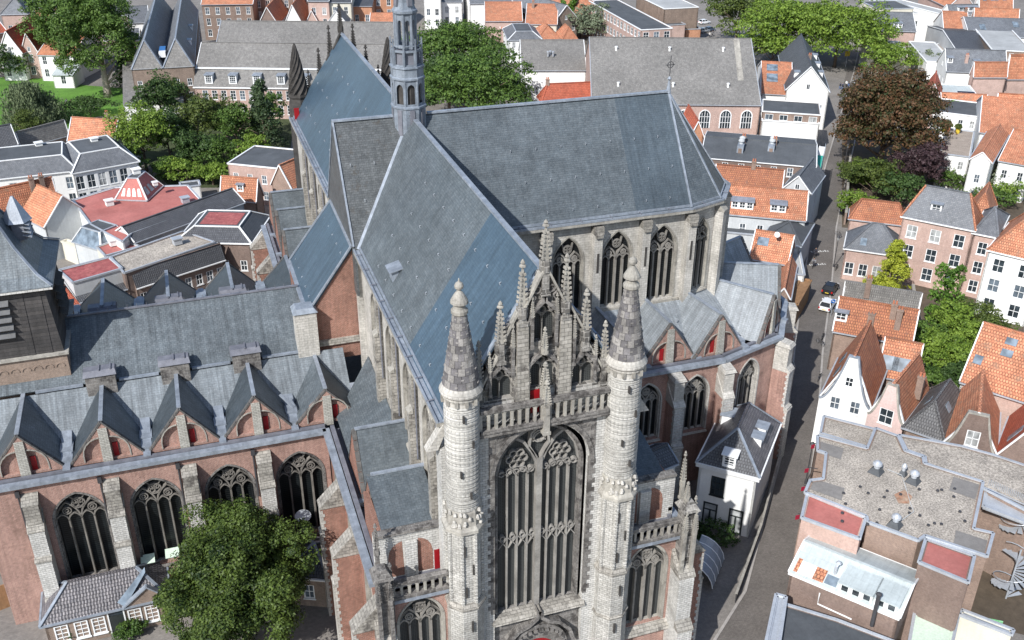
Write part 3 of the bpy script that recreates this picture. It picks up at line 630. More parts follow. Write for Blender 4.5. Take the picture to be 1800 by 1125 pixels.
def gable_front(gy, mg, mt, flip=False, detail=True):
    # stepped gable wall with openings
    out = [(-5.0, 27.9), (5.0, 27.9), (5.0, 29.3), (4.2, 30.6), (3.7, 32.0), (2.9, 32.9), (2.5, 34.6), (1.9, 35.2), (1.4, 36.4), (.25, 38.6), (-.25, 38.6), (-1.4, 36.4), (-1.9, 35.2), (-2.5, 34.6), (-2.9, 32.9), (-3.7, 32.0), (-4.2, 30.6), (-5.0, 29.3)]
    holes = [arch_hole(1.7, 33.6, 35.4, 1.0), arch_hole(1.9, 30.0, 31.6, 1.0), arch_hole(1.7, 29.6, 31.0, 1.0, -2.95), arch_hole(1.7, 29.6, 31.0, 1.0, 2.95)]
    g = C_('transept_gable', MB().wall(out, holes, .6, True), mg, (0, gy, 0)); 
    gl = MB(); fr = MB(); hds = []
    for x, z0, zs, w, hh in ((0, 33.6, 35.4, 1.7, 1.0), (0, 30, 31.6, 1.9, 1.0), (-2.95, 29.6, 31.0, 1.7, 1.0), (2.95, 29.6, 31.0, 1.7, 1.0)):
        gl.box(x-w/2, x+w/2, .45, .5, z0, zs+hh)
        fr.ribbon([(x, z0), (x, zs)], .08, .2, .45); fr.ribbon(arch(w/2, zs-.2, .5, 5, x-w/4), .09, .2, .45); fr.ribbon(arch(w/2, zs-.2, .5, 5, x+w/4), .09, .2, .45); fr.ribbon(circ(x, zs+.42, .25, 10), .08, .2, .45, True)
        hd = MB(); hds.append(hd); hd.ribbon([(x-w/2-.25, zs-.3), (x-w/2, zs+.5), (x-w*.25, zs+hh*.95), (x-.08, zs+hh*1.25), (x, zs+hh*1.9)], .22, -.35, .1); hd.ribbon([(x+w/2+.25, zs-.3), (x+w/2, zs+.5), (x+w*.25, zs+hh*.95), (x+.08, zs+hh*1.25), (x, zs+hh*1.9)], .22, -.35, .1)
        for s in (-1, 1):
            hd.ribbon(circ(x+s*w*.33, zs+hh*.72, .22, 8), .12, -.2, .1, True)
    mk('gable_pane', gl, g, 'mesh_glass'); mk('gable_tracery', fr, g, 'stone_mullion'); [mk('ogee_hood', hd, g, 'stone_dark' if mt != 'stone_black' else mt) for hd in hds]
    mk('base_panel', MB().box(-4.3, -1.9, -.06, .1, 28.1, 29.4).box(1.9, 4.3, -.06, .1, 28.1, 29.4).box(-.9, .95, -.06, .1, 28.1, 29.85), g, 'stone_white')
    mk('gable_door', MB().box(-.85, -.15, -.1, .12, 28.1, 29.9), g, 'red_paint')
    for s in (-1, 1):
        mk('gable_pier', MB().hexa([(s*1.5-.5, -.55, 27.95), (s*1.5+.5, -.55, 27.95), (s*1.5+.5, .2, 27.95), (s*1.5-.5, .2, 27.95)], [(s*1.5-.38, -.4, 35.4), (s*1.5+.38, -.4, 35.4), (s*1.5+.38, .2, 35.4), (s*1.5-.38, .2, 35.4)]), g, 'stone_grey')
        [mk('raking_coping', MB().bar(p0, p1, .62, .14), g, mt) for p0, p1 in (((s*4.5, 0, 30.6), (s*3.1, 0, 33.2)), ((s*2.9, 0, 34.0), (s*1.7, 0, 36.3)), ((s*1.4, -.1, 36.4), (s*.15, -.1, 38.9)))]
    for x, z0, zs, zt in ((0, 37.2, 39.5, 42.3), (-1.5, 35.2, 36.4, 39.8), (1.5, 35.2, 36.4, 39.8), (-2.98, 32.6, 34.0, 37.1), (2.98, 32.6, 34.0, 37.1), (-4.45, 29.6, 31.6, 34.5), (4.45, 29.6, 31.6, 34.5)):
        pinnacle(x, gy-.15 if not flip else gy+.5, z0, zs, zt, .56 if abs(x) < 4 else .46, mt, mg)
    if detail:
        for x, z0, zs, zt in ((-.85, 33.4, 35.6, 37.2), (.85, 33.4, 35.6, 37.2), (-2.15, 31.6, 33.6, 35.4), (2.15, 31.6, 33.6, 35.4), (-3.75, 30.2, 32.0, 33.6), (3.75, 30.2, 32.0, 33.6), (-1.95, 28.4, 30.6, 32.2), (1.95, 28.4, 30.6, 32.2), (-1.05, 28.4, 30.6, 32.4), (1.05, 28.4, 30.6, 32.4)): pinnacle(x, gy-.3, z0, zs, zt, .24, 'stone_trim', 'stone_dark')
        for sg in (-1, 1):
            mk('openwork', MB().ribbon([(sg*1.5, 37.0), (sg*1.0, 37.4), (sg*.6, 37.0), (sg*.9, 36.5)], .12, -.25, .1).ribbon(circ(sg*2.3, 35.0, .3, 10), .1, -.2, .15, True).ribbon(circ(sg*3.6, 32.4, .32, 10), .1, -.2, .15, True).ribbon(circ(sg*2.3, 33.2, .34, 10), .1, -.12, .05, True).ribbon(circ(sg*.5, 37.5, .24, 8), .09, -.2, .1, True), g, 'stone_dark')
        pinnacle(0, gy-.7, 28.2, 30.4, 32.4, .5, mt, mt); pinnacle(0, gy-.45, 33.0, 33.3, 34.9, .34, mt, mt)
        pinnacle(0, -.3, 27.0, 29.2, 31.2, .5, mt, mt)
    return g
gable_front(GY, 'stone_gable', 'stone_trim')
gable_front(73.0, 'stone_black', 'stone_black', True, False)
# ---- round turrets
CB = []
nz = 10; zc = [32.0+5.0*i/nz for i in range(nz+1)]; rc = lambda z: 1.22-.8*(z-32.0)/5.0
NB = 14
for i in range(nz):
    a = math.pi/NB*.94; z0, z1 = zc[i]+.02, zc[i+1]-.01; b = MB()
    def ring(r, z): return [(r*math.cos(t), r*math.sin(t), z) for t in (-a, 0, a)]
    o0, o1 = ring(rc(z0)+.02, z0), ring(rc(z1)+.02, z1); i0, i1 = ring(rc(z0)-.2, z0), ring(rc(z1)-.2, z1)
    b.hexa([i0[0], o0[0], o0[1], o0[2], i0[2]], [i1[0], o1[0], o1[1], o1[2], i1[2]]); CB.append([b.mesh('cone_stone', 'block_dark'), b.mesh('cone_stone', 'block_light')])
def turret(x, y, full=True):
    pr = [(1.5, 0), (1.5, 13.2)]
    t = C_('stair_turret', MB().lathe([(1.44, 0), (1.44, 4.5), (1.38, 9.0), (1.38, 13.3)], 8, a0=R_(22.5)), 'stone_turret', (x, y, 0))
    mk('string_course', MB().lathe([(1.4, 13.3), (1.56, 13.45), (1.56, 13.6), (1.34, 13.95)], 8, a0=R_(22.5)), t, 'stone_grey'); mk('string_course', MB().lathe([(1.4, 8.9), (1.5, 9.0), (1.5, 9.1), (1.38, 9.25)], 8, a0=R_(22.5)), t, 'stone_grey')
    mk('ribbed_shaft', MB().lathe([(1.25, 13.9), (1.25, 20.4)], 8, a0=R_(22.5)), t, 'stone_turret')
    sh = MB()
    for k in range(8):
        a = R_(22.5+45*k); px_, py_ = 1.27*math.cos(a), 1.27*math.sin(a); prof = []
        z = 13.9
        while z < 20.3: prof += [(.1, z), (.16, z+.05), (.16, z+.25), (.1, z+.3)]; z += .31
        sh.lathe(prof, 6, (px_, py_))
    mk('corner_shafts', sh, t, 'stone_turret')
    mk('carved_band', MB().lathe([(1.3, 20.35), (1.6, 20.5), (1.6, 20.75), (1.36, 21.0), (1.3, 22.1), (1.2, 22.3)], 8, a0=R_(22.5)), t, 'stone_trim')
    lf = MB(); rnd = random.Random(3)
    for k in range(40):
        a = rnd.random()*6.283; z = rnd.uniform(21.0, 22.2); lf.lathe([(.02, z-.2), (.16, z-.05), (.12, z+.12), (.02, z+.2)], 5, (1.34*math.cos(a), 1.34*math.sin(a)))
    mk('carved_leaves', lf, t, 'stone_pale')
    prof = []; z = 22.2
    while z < 30.6: prof += [(1.1, z), (1.2, z+.04), (1.18, z+.25), (1.11, z+.31)]; z += .33
    mk('ringed_shaft', MB().lathe(prof, 24), t, 'stone_turret')
    mk('cornice', MB().lathe([(1.18, 30.6), (1.2, 31.0), (1.3, 31.15), (1.32, 31.3), (1.44, 31.45), (1.45, 31.58), (1.3, 31.85), (1.2, 32.02)], 24), t, 'stone_pale')
    cb = MB()
    for k in range(12):
        a = k*math.pi/6; cb.box(1.27*math.cos(a)-.1, 1.27*math.cos(a)+.1, 1.27*math.sin(a)-.1, 1.27*math.sin(a)+.1, 30.75, 31.2)
    mk('corbels', cb, t, 'stone_trim')
    sl_ = MB()
    for a, z in ((-100, 29.6), (-70, 27.5), (-110, 25.2), (-80, 23.4), (-105, 18.4), (-75, 16.6), (-100, 14.6), (-85, 11.4), (-95, 7.6)):
        r = 1.27 if z > 22 else 1.22 if z > 14 else 1.42; c_, s_ = math.cos(R_(a)), math.sin(R_(a)); sl_.box(r*c_-.06, r*c_+.06, r*s_-.1, r*s_+.1, z, z+(.5 if z > 22 else .9))
    mk('slit', sl_, t, 'stone_black')
    cn = mk('cone', MB().lathe([(1.14, 32), (.36, 37.0)], 14), t, 'stone_trim')
    if full:
        rnd = random.Random(int(x*10))
        for i in range(nz):
            for k in range(NB):
                if math.sin(2*math.pi*(k+.5*(i % 2))/NB) < .55: mk('cone_stone', CB[i][1 if rnd.random() < (.34 if i < 8 else .7) else 0], cn, None, (0, 0, 0), 2*math.pi*(k+.5*(i % 2))/NB)
        mk('tie_marks', (lambda q: [q.bar((rc(z)*1.03*math.cos(a)-.09*math.sin(a)*-1, rc(z)*1.03*math.sin(a)-.09*math.cos(a), z), (rc(z)*1.03*math.cos(a)+.09*math.sin(a)*-1, rc(z)*1.03*math.sin(a)+.09*math.cos(a), z), .05, .09) for i in range(nz) for z in [zc[i]+.25] for k in range(9) for a in [2*math.pi*(k+.5*(i % 2))/9]] and q)(MB()), cn, 'block_light')
    mk('finial', MB().lathe([(.42, 36.9), (.55, 37.05), (.55, 37.25), (.4, 37.4), (.38, 37.6), (.58, 37.75), (.56, 37.9), (.34, 38.3), (.2, 38.5), (.1, 38.6), (.27, 38.75), (.3, 38.9), (.22, 39.08), (.06, 39.2), (.03, 39.4)], 14), t, 'stone_trim')
    return t
turret(-5.85, 0); turret(5.85, 0)
for x in (-5.85, 5.85):                                  # blackened twisted spires of the far transept
    t = C_('far_turret', MB().lathe([(1.45, 0), (1.35, 30), (1.2, 31.0), (1.35, 31.3), (1.3, 31.6)], 8), 'stone_black', (x, 73.6, 0))
    b = MB(); n = 10; L_ = 16; k0 = 0
    for i in range(L_+1):
        z = 31.6+6.2*i/L_; r = (1.12*(1-i/L_)**.75+.07)
        for j in range(n*2): a = math.pi*j/n+i*.22; q = r*(1.12 if j % 2 else .86); b.v.append((q*math.cos(a), q*math.sin(a), z))
    for i in range(L_):
        for j in range(n*2): p = i*n*2; b.f.append((p+j, p+(j+1) % (n*2), p+n*2+(j+1) % (n*2), p+n*2+j))
    mk('twisted_spire', b, t, 'stone_black')
    if x < 0: mk('red_door', MB().box(-1.05, -.45, -2.6, -2.4, 28.6, 30.4), t, 'red_paint')
# ---- wings of the near front
for s in (-1, 1):
    wallrow('wing_wall', 'brick_aisle', (s*9.4, .45, 0), 0, [(-2.6, 0), (2.6, 0), (2.6, 14.8), (-2.6, 14.8)], [(-s*.25, 3.6, 5.8, 11.7, 2.5)])
    gothic(3.6, 5.8, 11.7, 2.5, 4, (s*9.15, .45, 0), 0, .55, 'mesh_glass')
    C_('wing_ledge', MB().hexa([(s*9.2-2.3, -.25, 5.2), (s*9.2+2.3, -.25, 5.2), (s*9.2+2.3, .5, 5.2), (s*9.2-2.3, .5, 5.2)], [(s*9.2-2.3, -.15, 5.5), (s*9.2+2.3, -.15, 5.5), (s*9.2+2.3, .5, 5.75), (s*9.2-2.3, .5, 5.75)]), 'stone_grey')
    x0, x1 = (-11.7, -7.1) if s < 0 else (7.1, 11.7)
    balustrade(x0, x1, .2, 14.95, 1.25, 8)
    C_('wing_lead', MB().box(x0, x1, -.1, .4, 14.4, 14.69), 'lead'); C_('wing_floor', MB().box(x0, x1, .42, 2.2, 14.5, 14.8), 'lead_dark')
    g = wallrow('niche_wall', 'stone_white', (s*9.3, 2.2, 0), 0, [(-2.4, 14.8), (2.6, 14.8), (2.6, 18.8), (-2.4, 18.8)] if s > 0 else [(-2.6, 14.8), (2.4, 14.8), (2.4, 18.8), (-2.6, 18.8)], [])
    for k in (-1, 1):
        pts = [(k*.5, 14.9), (k*1.65, 14.9)]+[(k*(.5+1.15*math.cos(a)), 16.7+1.35*math.sin(a)) for a in (0, .4, .8, 1.2, 1.5)]
        p_ = pts if k > 0 else pts
        mk('niche_brick', MB().add([(x, -.012, z) for x, z in p_], [tuple(range(len(p_)))[::1 if k > 0 else -1]]), g, 'brick_red')
    mk('niche_pier', MB().box(-.46, .46, -.3, .05, 14.8, 18.0), g, 'stone_white'); mk('niche_coping', MB().box(-2.6, 2.6, -.2, .5, 18.8, 19.02), g, 'stone_dark')
    mk('niche_door', MB().box(-s*2.1-.35, -s*2.1+.35, -.1, .1, 14.85, 16.6), g, 'red_paint')
    butt((s*11.9, .45, 0), 0, 1.3, [(2.2, 6.2), (1.6, 11.3)], 'stone_white', 'stone_grey', None)
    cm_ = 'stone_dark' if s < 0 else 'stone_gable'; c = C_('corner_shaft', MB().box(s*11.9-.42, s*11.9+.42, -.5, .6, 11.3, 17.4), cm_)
    mk('corner_cap', MB().hexa([(s*11.9-.72, -.85, 17.4), (s*11.9+.72, -.85, 17.4), (s*11.9+.72, .75, 17.4), (s*11.9-.72, .75, 17.4)], [(s*11.9-.3, -.4, 18.1), (s*11.9+.3, -.4, 18.1), (s*11.9+.3, .3, 18.1), (s*11.9-.3, .3, 18.1)]), c, cm_)
    for dx, dy, a, b_, e in ((-.42, -.75, 11.6, 15.6, 17.6), (.42, -.75, 11.6, 15.6, 17.6), (.62, -.1, 12.5, 16.0, 18.4)) + (((.0, 1.2, 17.2, 18.6, 21.0),) if s < 0 else ((-.1, .9, 17.6, 19.2, 22.0), (-.2, -.1, 17.9, 18.4, 19.9))):
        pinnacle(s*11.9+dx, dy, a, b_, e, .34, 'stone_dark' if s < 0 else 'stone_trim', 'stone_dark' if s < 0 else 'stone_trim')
    for k in (-1, 1): C_('lead_coping_roll', MB().bar((s*(XA-.3), 22, ZA+.95), (s*(XA-.3), 2.2, ZA+.95), .34, .34), 'lead_dark') if k < 0 else None
    C_('eaves_return', MB().prism([(s*7.0, .5, 28.5), (s*6.6, .5, 28.5), (s*7.4, .5, 26.6), (s*8.2, .5, 26.6)], (0, .7, 0)), 'stone_pale')
    C_('front_return_wall', MB().box(s*6.9-.35, s*6.9+.6, .5, 1.7, 14, 26.6), 'stone_white')
# ---- crossing spire in lead
fl = C_('crossing_spire', MB().lathe([(1.75, 35.4), (1.75, 39.6)], 8, a0=R_(22.5)), 'fleche_lead', (-.15, YC, 0))
def stage(name, z0, z1, r, hole, col=.2):
    b = MB()
    for k in range(8):
        a = R_(22.5+45*k); b.lathe([(col*.5, z0), (col*.5, z1)], 6, (r*math.cos(a), r*math.sin(a)))
        a2 = R_(45*k+45); ap = r*math.cos(R_(22.5)); w = 2*r*math.sin(R_(22.5))
        rot = Matrix.Rotation(a2+math.pi/2, 4, 'Z'); q = MB().wall([(-w/2, z0), (w/2, z0), (w/2, z1), (-w/2, z1)], [hole(w)], .12, True)
        b.add([rot @ Vector((p[0], p[1]-ap, p[2])) for p in q.v], q.f)
    return mk(name, b, fl, 'fleche_lead')
stage('lower_lantern', 39.7, 42.2, 1.62, lambda w: arch_hole(w*.62, 40.0, 41.4, w*.36, n=5))
mk('lantern_core', MB().lathe([(1.3, 39.7), (1.3, 42.2)], 8), fl, 'stone_black')
mk('ledge', MB().lathe([(1.7, 39.55), (1.85, 39.62), (1.85, 39.75), (1.7, 39.85)], 8, a0=R_(22.5)), fl, 'fleche_lead'); mk('ledge', MB().lathe([(1.62, 42.15), (1.8, 42.25), (1.8, 42.4), (1.66, 42.5), (1.66, 43.2), (1.8, 43.3), (1.78, 43.42), (1.6, 43.5)], 8, a0=R_(22.5)), fl, 'fleche_lead')
stage('panel_stage', 43.45, 44.9, 1.5, lambda w: [(-w*.36, 43.6), (w*.36, 43.6), (w*.36, 44.7), (-w*.36, 44.7)])
mk('panel_core', MB().lathe([(1.3, 43.4), (1.2, 44.9)], 8, a0=R_(22.5)), fl, 'lead_dark')
rl = MB()
for k in range(8):
    a, c = R_(22.5+45*k), R_(67.5+45*k); p, q = Vector((1.55*math.cos(a), 1.55*math.sin(a), 0)), Vector((1.55*math.cos(c), 1.55*math.sin(c), 0))
    rl.bar(p+Vector((0, 0, 45.3)), q+Vector((0, 0, 45.3)), .08, .08); rl.bar(p+Vector((0, 0, 44.6)), p+Vector((0, 0, 45.9)), .13, .13)
    rl.bar(p+Vector((0, 0, 43.5)), p+Vector((0, 0, 44.9)), .16, .16)
mk('gallery_rail', rl, fl, 'fleche_lead')
stage('upper_lantern', 44.95, 48.0, 1.05, lambda w: arch_hole(w*.6, 45.3, 47.2, w*.36, n=5), .22)
mk('crown_ledge', MB().lathe([(1.05, 47.9), (1.28, 48.1), (1.28, 48.3), (1.1, 48.45), (1.05, 48.6)], 8, a0=R_(22.5)), fl, 'fleche_lead')
mk('needle', MB().lathe([(1.05, 48.5), (.92, 49.0), (.8, 50.2), (.55, 52.5), (.1, 58)], 8, a0=R_(22.5)), fl, 'fleche_lead')
dm = MB()
for k in range(4): a = R_(90*k-70); dm.bar((.95*math.cos(a), .95*math.sin(a), 48.7), (.85*math.cos(a), .85*math.sin(a), 50.0), .5, .25, (math.cos(a), math.sin(a), 0))
mk('needle_dormers', dm, fl, 'lead_dark')
fl.scale = (.92, .92, 1)
sk = MB()
for k in range(8): a = R_(45*k); sk.bar((1.68*math.cos(a), 1.68*math.sin(a), 35.6), (1.68*math.cos(a), 1.68*math.sin(a), 39.5), .5, .06, (math.cos(a), math.sin(a), 0))
mk('base_panels', sk, fl, 'lead_dark')
# weather vane on the choir
v = C_('weather_vane', MB().tube([(26.8, YC, 38.6), (26.8, YC, 39.8)], [.28, .1], 8).lathe([(.05, 39.8), (.22, 40.0), (.05, 40.25)], 8, (26.8, YC)), 'lead')
mk('vane_cross', MB().tube([(26.8, YC, 40.2), (26.8, YC, 42.3)], .045).bar((26.3, YC, 41.4), (27.3, YC, 41.4), .06, .06).ribbon([(p[0]+26.8, p[1]) for p in circ(0, 41.4, .32, 10)], .06, YC-.03, YC+.03, True), v, 'iron')
# ---- west tower: brick base, boarded belfry, slate roof
TX0, TX1, TY0, TY1 = -46.5, -33.0, 31.5, 42.0
C_('tower_base', MB().box(TX0, TX1, TY0, TY1, 0, 21.7), 'brick_tower')
fr = MB()
for i in range(14): fr.ribbon(arch(.7, 20.5, .36, 4, TX1-.7-i*.92), .1, TY0-.06, TY0+.02)
C_('arcade_frieze', fr, 'brick_tower')
C_('tower_ledge', MB().box(TX0-.2, TX1+.22, TY0-.25, TY1+.2, 21.7, 21.9), 'stone_trim')
bw = 8; bx0, bx1, by0, by1 = TX0+.3, TX1-.15, TY0+.15, TY1-.3; s_ = .55
bel = C_('belfry', MB().hexa([(bx0, by0, 21.9), (bx1, by0, 21.9), (bx1, by1, 21.9), (bx0, by1, 21.9)], [(bx0+s_, by0+s_, 28.2), (bx1-s_, by0+s_, 28.2), (bx1-s_, by1-s_, 28.2), (bx0+s_, by1-s_, 28.2)]), 'wood_board')
for i in range(5):
    z = 24.0+i*.72; y = by0+s_*(z-21.9)/6.3
    mk('louvre', MB().slab([(-39.6, y-.55, z), (-36.6, y-.55, z), (-36.6, y+.1, z+.35), (-39.6, y+.1, z+.35)], .05), bel, 'louvre_grey')
    mk('louvre', MB().slab([(bx1-.1, 34.5, z+.3), (bx1+.55, 34.5, z-.05), (bx1+.55, 37.5, z-.05), (bx1-.1, 37.5, z+.3)], .05), bel, 'wood_board')
for x in (-45, -42.6, -40.2, -35.6, -34.2): mk('board_batten', MB().bar((x, by0-.02, 21.9), (x+(.0), by0+s_-.02, 28.2), .34, .05, (0, 1, 0)), bel, 'louvre_grey' if x in (-40.2,) else 'wood_board')
ex0, ex1, ey0, ey1 = bx0-.3, bx1+.25, by0-.15, by1+.3
def ringz(k, z): return [(ex0+k, ey0+k, z), (ex1-k, ey0+k, z), (ex1-k, ey1-k, z), (ex0+k, ey1-k, z)]
r0, r1, r2, r3 = ringz(0, 28.2), ringz(1.1, 28.9), ringz(2.6, 30.9), ringz(5.0, 35.5)
for a, b in ((r0, r1), (r1, r2), (r2, r3)):
    for k in range(4): C_('tower_roof', MB().slab([a[k], a[(k+1) % 4], b[(k+1) % 4], b[k]], .12), 'slate_pale')
for k in range(4):
    for a, b in ((r0, r1), (r1, r2), (r2, r3)): lead(a[k], b[k], .24, .1, 'lead_hip')
C_('tower_cornice', MB().box(ex0, ex1, ey0, ey1, 27.95, 28.12), 'stone_white')
def tdormer(x, y, rz):
    d = C_('belfry_dormer', MB().lathe([(1.25, 0), (1.1, .25), (.12, 2.2)], 6, a0=R_(30)), 'zinc', (x, y, 32.2), rz)
    for i in range(4): mk('dormer_louvre', MB().slab([(-1.0, -1.0, -1.35+i*.38), (1.0, -1.0, -1.35+i*.38), (1.0, -.3, -1.1+i*.38), (-1.0, -.3, -1.1+i*.38)], .04).slab([(.95, -1.0, -1.35+i*.38), (.95, .6, -1.35+i*.38), (.4, .6, -1.1+i*.38), (.4, -1.0, -1.1+i*.38)], .04), d, 'zinc')
    mk('dormer_body', MB().lathe([(.95, -1.6), (.95, .1)], 6, a0=R_(30)), d, 'lead_dark')
tdormer(-38.9, 34.3, 0); tdormer(-35.3, 37.6, math.pi/2)
# ================================================================== town: materials and builders
mat('tile_orange', (.5, .2, .11), .8, .2, .9, (.3, .36, .05), (.64, .3, .17), (.27, .11, .065), .5, .12, .06, ((.24, .17, .12), 0, 1.1, .54, .55), tile=.3, objvar=.14, patch=.08)
mat('tile_brown', (.36, .14, .075), .8, .2, .9, (.3, .36, .05), (.46, .2, .1), (.2, .08, .05), .5, .14, .06, ((.2, .11, .08), 0, 1.2, .56, .7), tile=.26, objvar=.1)
mat('tile_red', (.42, .1, .055), .8, .2, .9, (.3, .36, .05), (.5, .14, .08), (.26, .07, .04), .5, .14, .06, ((.22, .1, .07), 0, 1.2, .58, .7), tile=.26, objvar=.1)
mat('tile_dark', (.085, .09, .1), .5, .18, 1, (.26, .3, .03), (.12, .125, .135), (.04, .04, .045), .6, .12, .06, tile=.26, objvar=.1)
mat('tile_plum', (.12, .115, .125), .4, .25, 1, (.26, .3, .03), (.2, .185, .19), (.05, .047, .05), .6, .2, .06, tile=.26)
mat('tile_grey', (.2, .195, .185), .8, .2, 1.4, (.26, .34, .03), (.27, .26, .245), (.13, .125, .12), .5, .16, .06, ((.2, .17, .12), 0, 3, .62, .5), tile=.26, objvar=.06)
mat('slate_house', (.13, .14, .155), .6, .18, 1, (.32, .26, .02), (.18, .19, .205), (.08, .085, .095), .4, .12, .06, objvar=.1)
mat('bitumen', (.075, .082, .09), .8, .18, .4, (1.1, 30, .012), (.085, .092, .1), (.06, .065, .07), .1, .08, 0, ((.14, .145, .15), 0, .3, .62, .5), objvar=.1)
mat('bitumen_pale', (.36, .37, .37), .8, .14, .4, None, None, None, .1, .08, 0, ((.26, .26, .26), 0, .4, .6, .5))
mat('bitumen_red', (.36, .12, .105), .9, .12, .4, None, (.42, .16, .14), None, .1, .1, 0, ((.26, .1, .09), 0, .6, .6, .5))
mat('sedum', (.26, .065, .07), .95, .3, 2, None, (.36, .12, .11), None, .5, .25)
mat('roof_gravel', (.4, .36, .31), .95, .16, .7, None, (.3, .27, .235), None, .5, .5, 0, ((.14, .13, .12), 0, 7, .56, .8))
mat('roof_white', (.45, .5, .5), .6, .12, .4, (1.4, 1.1, .012), (.48, .53, .53), (.34, .38, .38), .1, .06, .1)
mat('tile_anthracite', (.115, .115, .118), .6, .16, 1, (.26, .34, .04), (.15, .15, .152), (.06, .06, .062), .6, .12, .06, tile=.26)
mat('brick_brown', (.2, .13, .1), .9, .16, .6, (.24, .1, .018), (.26, .175, .135), (.29, .24, .205), .3, .12, .08, objvar=.1)
mat('brick_pink', (.42, .28, .235), .9, .12, .6, (.22, .075, .01), (.48, .33, .28), (.48, .4, .36), .3, .1, .08, objvar=.06)
mat('brick_orange', (.45, .19, .1), .9, .12, .6, (.22, .075, .01), (.52, .24, .13), (.42, .3, .22), .3, .1, .08)
mat('brick_dark', (.16, .11, .09), .9, .14, .6, (.22, .075, .01), (.2, .14, .115), (.24, .2, .18), .3, .12, .08, objvar=.1)
mat('render_white', (.74, .74, .72), .8, .05, .6, bump=.08, streak=.05, fine=.03)
mat('render_grey', (.46, .48, .49), .85, .07, .6, bump=.08, streak=.07, fine=.04)
mat('render_cream', (.6, .57, .48), .85, .06, .6, bump=.08, streak=.06, fine=.04)
mat('render_mint', (.55, .66, .55), .85, .05, .6, bump=.05)
mat('render_pink', (.6, .46, .43), .85, .05, .6, bump=.08, streak=.05)
mat('paint_white', (.76, .77, .77), .5, .04)
mat('paint_dark', (.03, .035, .035), .4, .1)
mat('paint_green', (.05, .1, .08), .4, .1)
mat('wood_brown', (.28, .16, .08), .7, .2, 1.5, streak=.15)
mat('deck_wood', (.32, .27, .23), .8, .15, 1, (3, .14, .012), (.37, .32, .27), (.16, .13, .11), .2)
mat('clay', (.42, .16, .09), .8, .15)
glass('window_glass', (.03, .04, .048), .06)
glass('window_curtain', (.3, .31, .31), .3); glass('window_painted_sky', (.1, .125, .15), .05)  # the blue-grey pane has a sky reflection painted into its base colour
glass('solar', (.012, .016, .03), .15, (1.0, 1.6, .03), (.04, .05, .07))
glass('skylight_glass', (.16, .2, .24), .1)

_wc = {}
def winmesh(w, h, bars, kind='white'):
    k = (round(w, 2), round(h, 2), bars, kind)
    if k not in _wc:
        fm = 'paint_white' if kind == 'white' else 'paint_dark'
        f = MB().ribbon([(-w/2+.05, .05), (w/2-.05, .05), (w/2-.05, h-.05), (-w/2+.05, h-.05)], .13, .02, .14, True); nx, nz = bars
        for i in range(1, nx): f.ribbon([(-w/2+w*i/nx, .05), (-w/2+w*i/nx, h-.05)], .06, .05, .12)
        for i in range(1, nz): f.ribbon([(-w/2+.05, h*i/nz), (w/2-.05, h*i/nz)], .06, .05, .12)
        f.box(-w/2-.08, w/2+.08, -.08, .05, -.1, -.004)
        p = [MB().add([(-w/2, .11, 0), (w/2, .11, 0), (w/2, .11, h), (-w/2, .11, h)], [(0, 1, 2, 3)]).mesh('pane', m) for m in ('window_glass', 'window_curtain', 'window_painted_sky')]
        _wc[k] = (f.mesh('window', fm), p)
    return _wc[k]
wrnd = random.Random(11)
def window(parent, x, z, w, h, loc, rz, bars=(2, 2), kind='white', glassy=None):
    f, p = winmesh(w, h, bars, kind); c, s = math.cos(rz), math.sin(rz)
    o = mk('window', f, parent, None, (loc[0]+x*c, loc[1]+x*s, z), rz)
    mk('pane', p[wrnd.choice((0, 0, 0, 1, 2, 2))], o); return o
def rect_hole(x, z, w, h): return [(x-w/2, z), (x+w/2, z), (x+w/2, z+h), (x-w/2, z+h)]
chm = {}
def chimney(parent, x, y, z, h=1.6, w=.7, m='brick_brown'):
    k = (h, w, m)
    if k not in chm:
        a = MB().box(-w/2, w/2, -w*.4, w*.4, -1.2, h).box(-w/2-.07, w/2+.07, -w*.4-.07, w*.4+.07, h-.2, h-.05).mesh('chimney', m)
        b = MB()
        for q in (-.25, .25): b.lathe([(.12, h), (.1, h+.35), (.13, h+.36), (.13, h+.42)], 8, (q*w, 0))
        chm[k] = (a, b.mesh('chimney_pot', 'clay'))
    o = mk('chimney', chm[k][0], parent, None, (x, y, z)); mk('chimney_pot', chm[k][1], o); return o
def dormer(parent, x, y, z, rz, w=1.5, h=1.3, L=2.2, bars=(2, 2), side='paint_white', top='lead', nwin=1):
    """box dormer, front at local y = 0 looking to -y"""
    o = mk('dormer', MB().wall([(-w/2, 0), (w/2, 0), (w/2, h), (-w/2, h)], [rect_hole(-w/2+w*(i+.5)/nwin, .15, w/nwin*.82, h-.3) for i in range(nwin)], L), parent, side, (x, y, z), rz)
    mk('dormer_roof', MB().slab([(-w/2-.15, -.2, h), (w/2+.15, -.2, h), (w/2+.15, L, h+.12), (-w/2-.15, L, h+.12)], .1), o, top)
    f, p = winmesh(w/nwin*.82, h-.3, bars)
    for i in range(nwin):
        q = mk('dormer_window', f, o, None, (-w/2+w*(i+.5)/nwin, 0, .15)); mk('dormer_pane', p[0], o, None, (-w/2+w*(i+.5)/nwin, .02, .15))
    return o
def skylight(parent, pts, m='skylight_glass'):
    return mk('skylight', MB().slab(pts, -.08), parent, m)
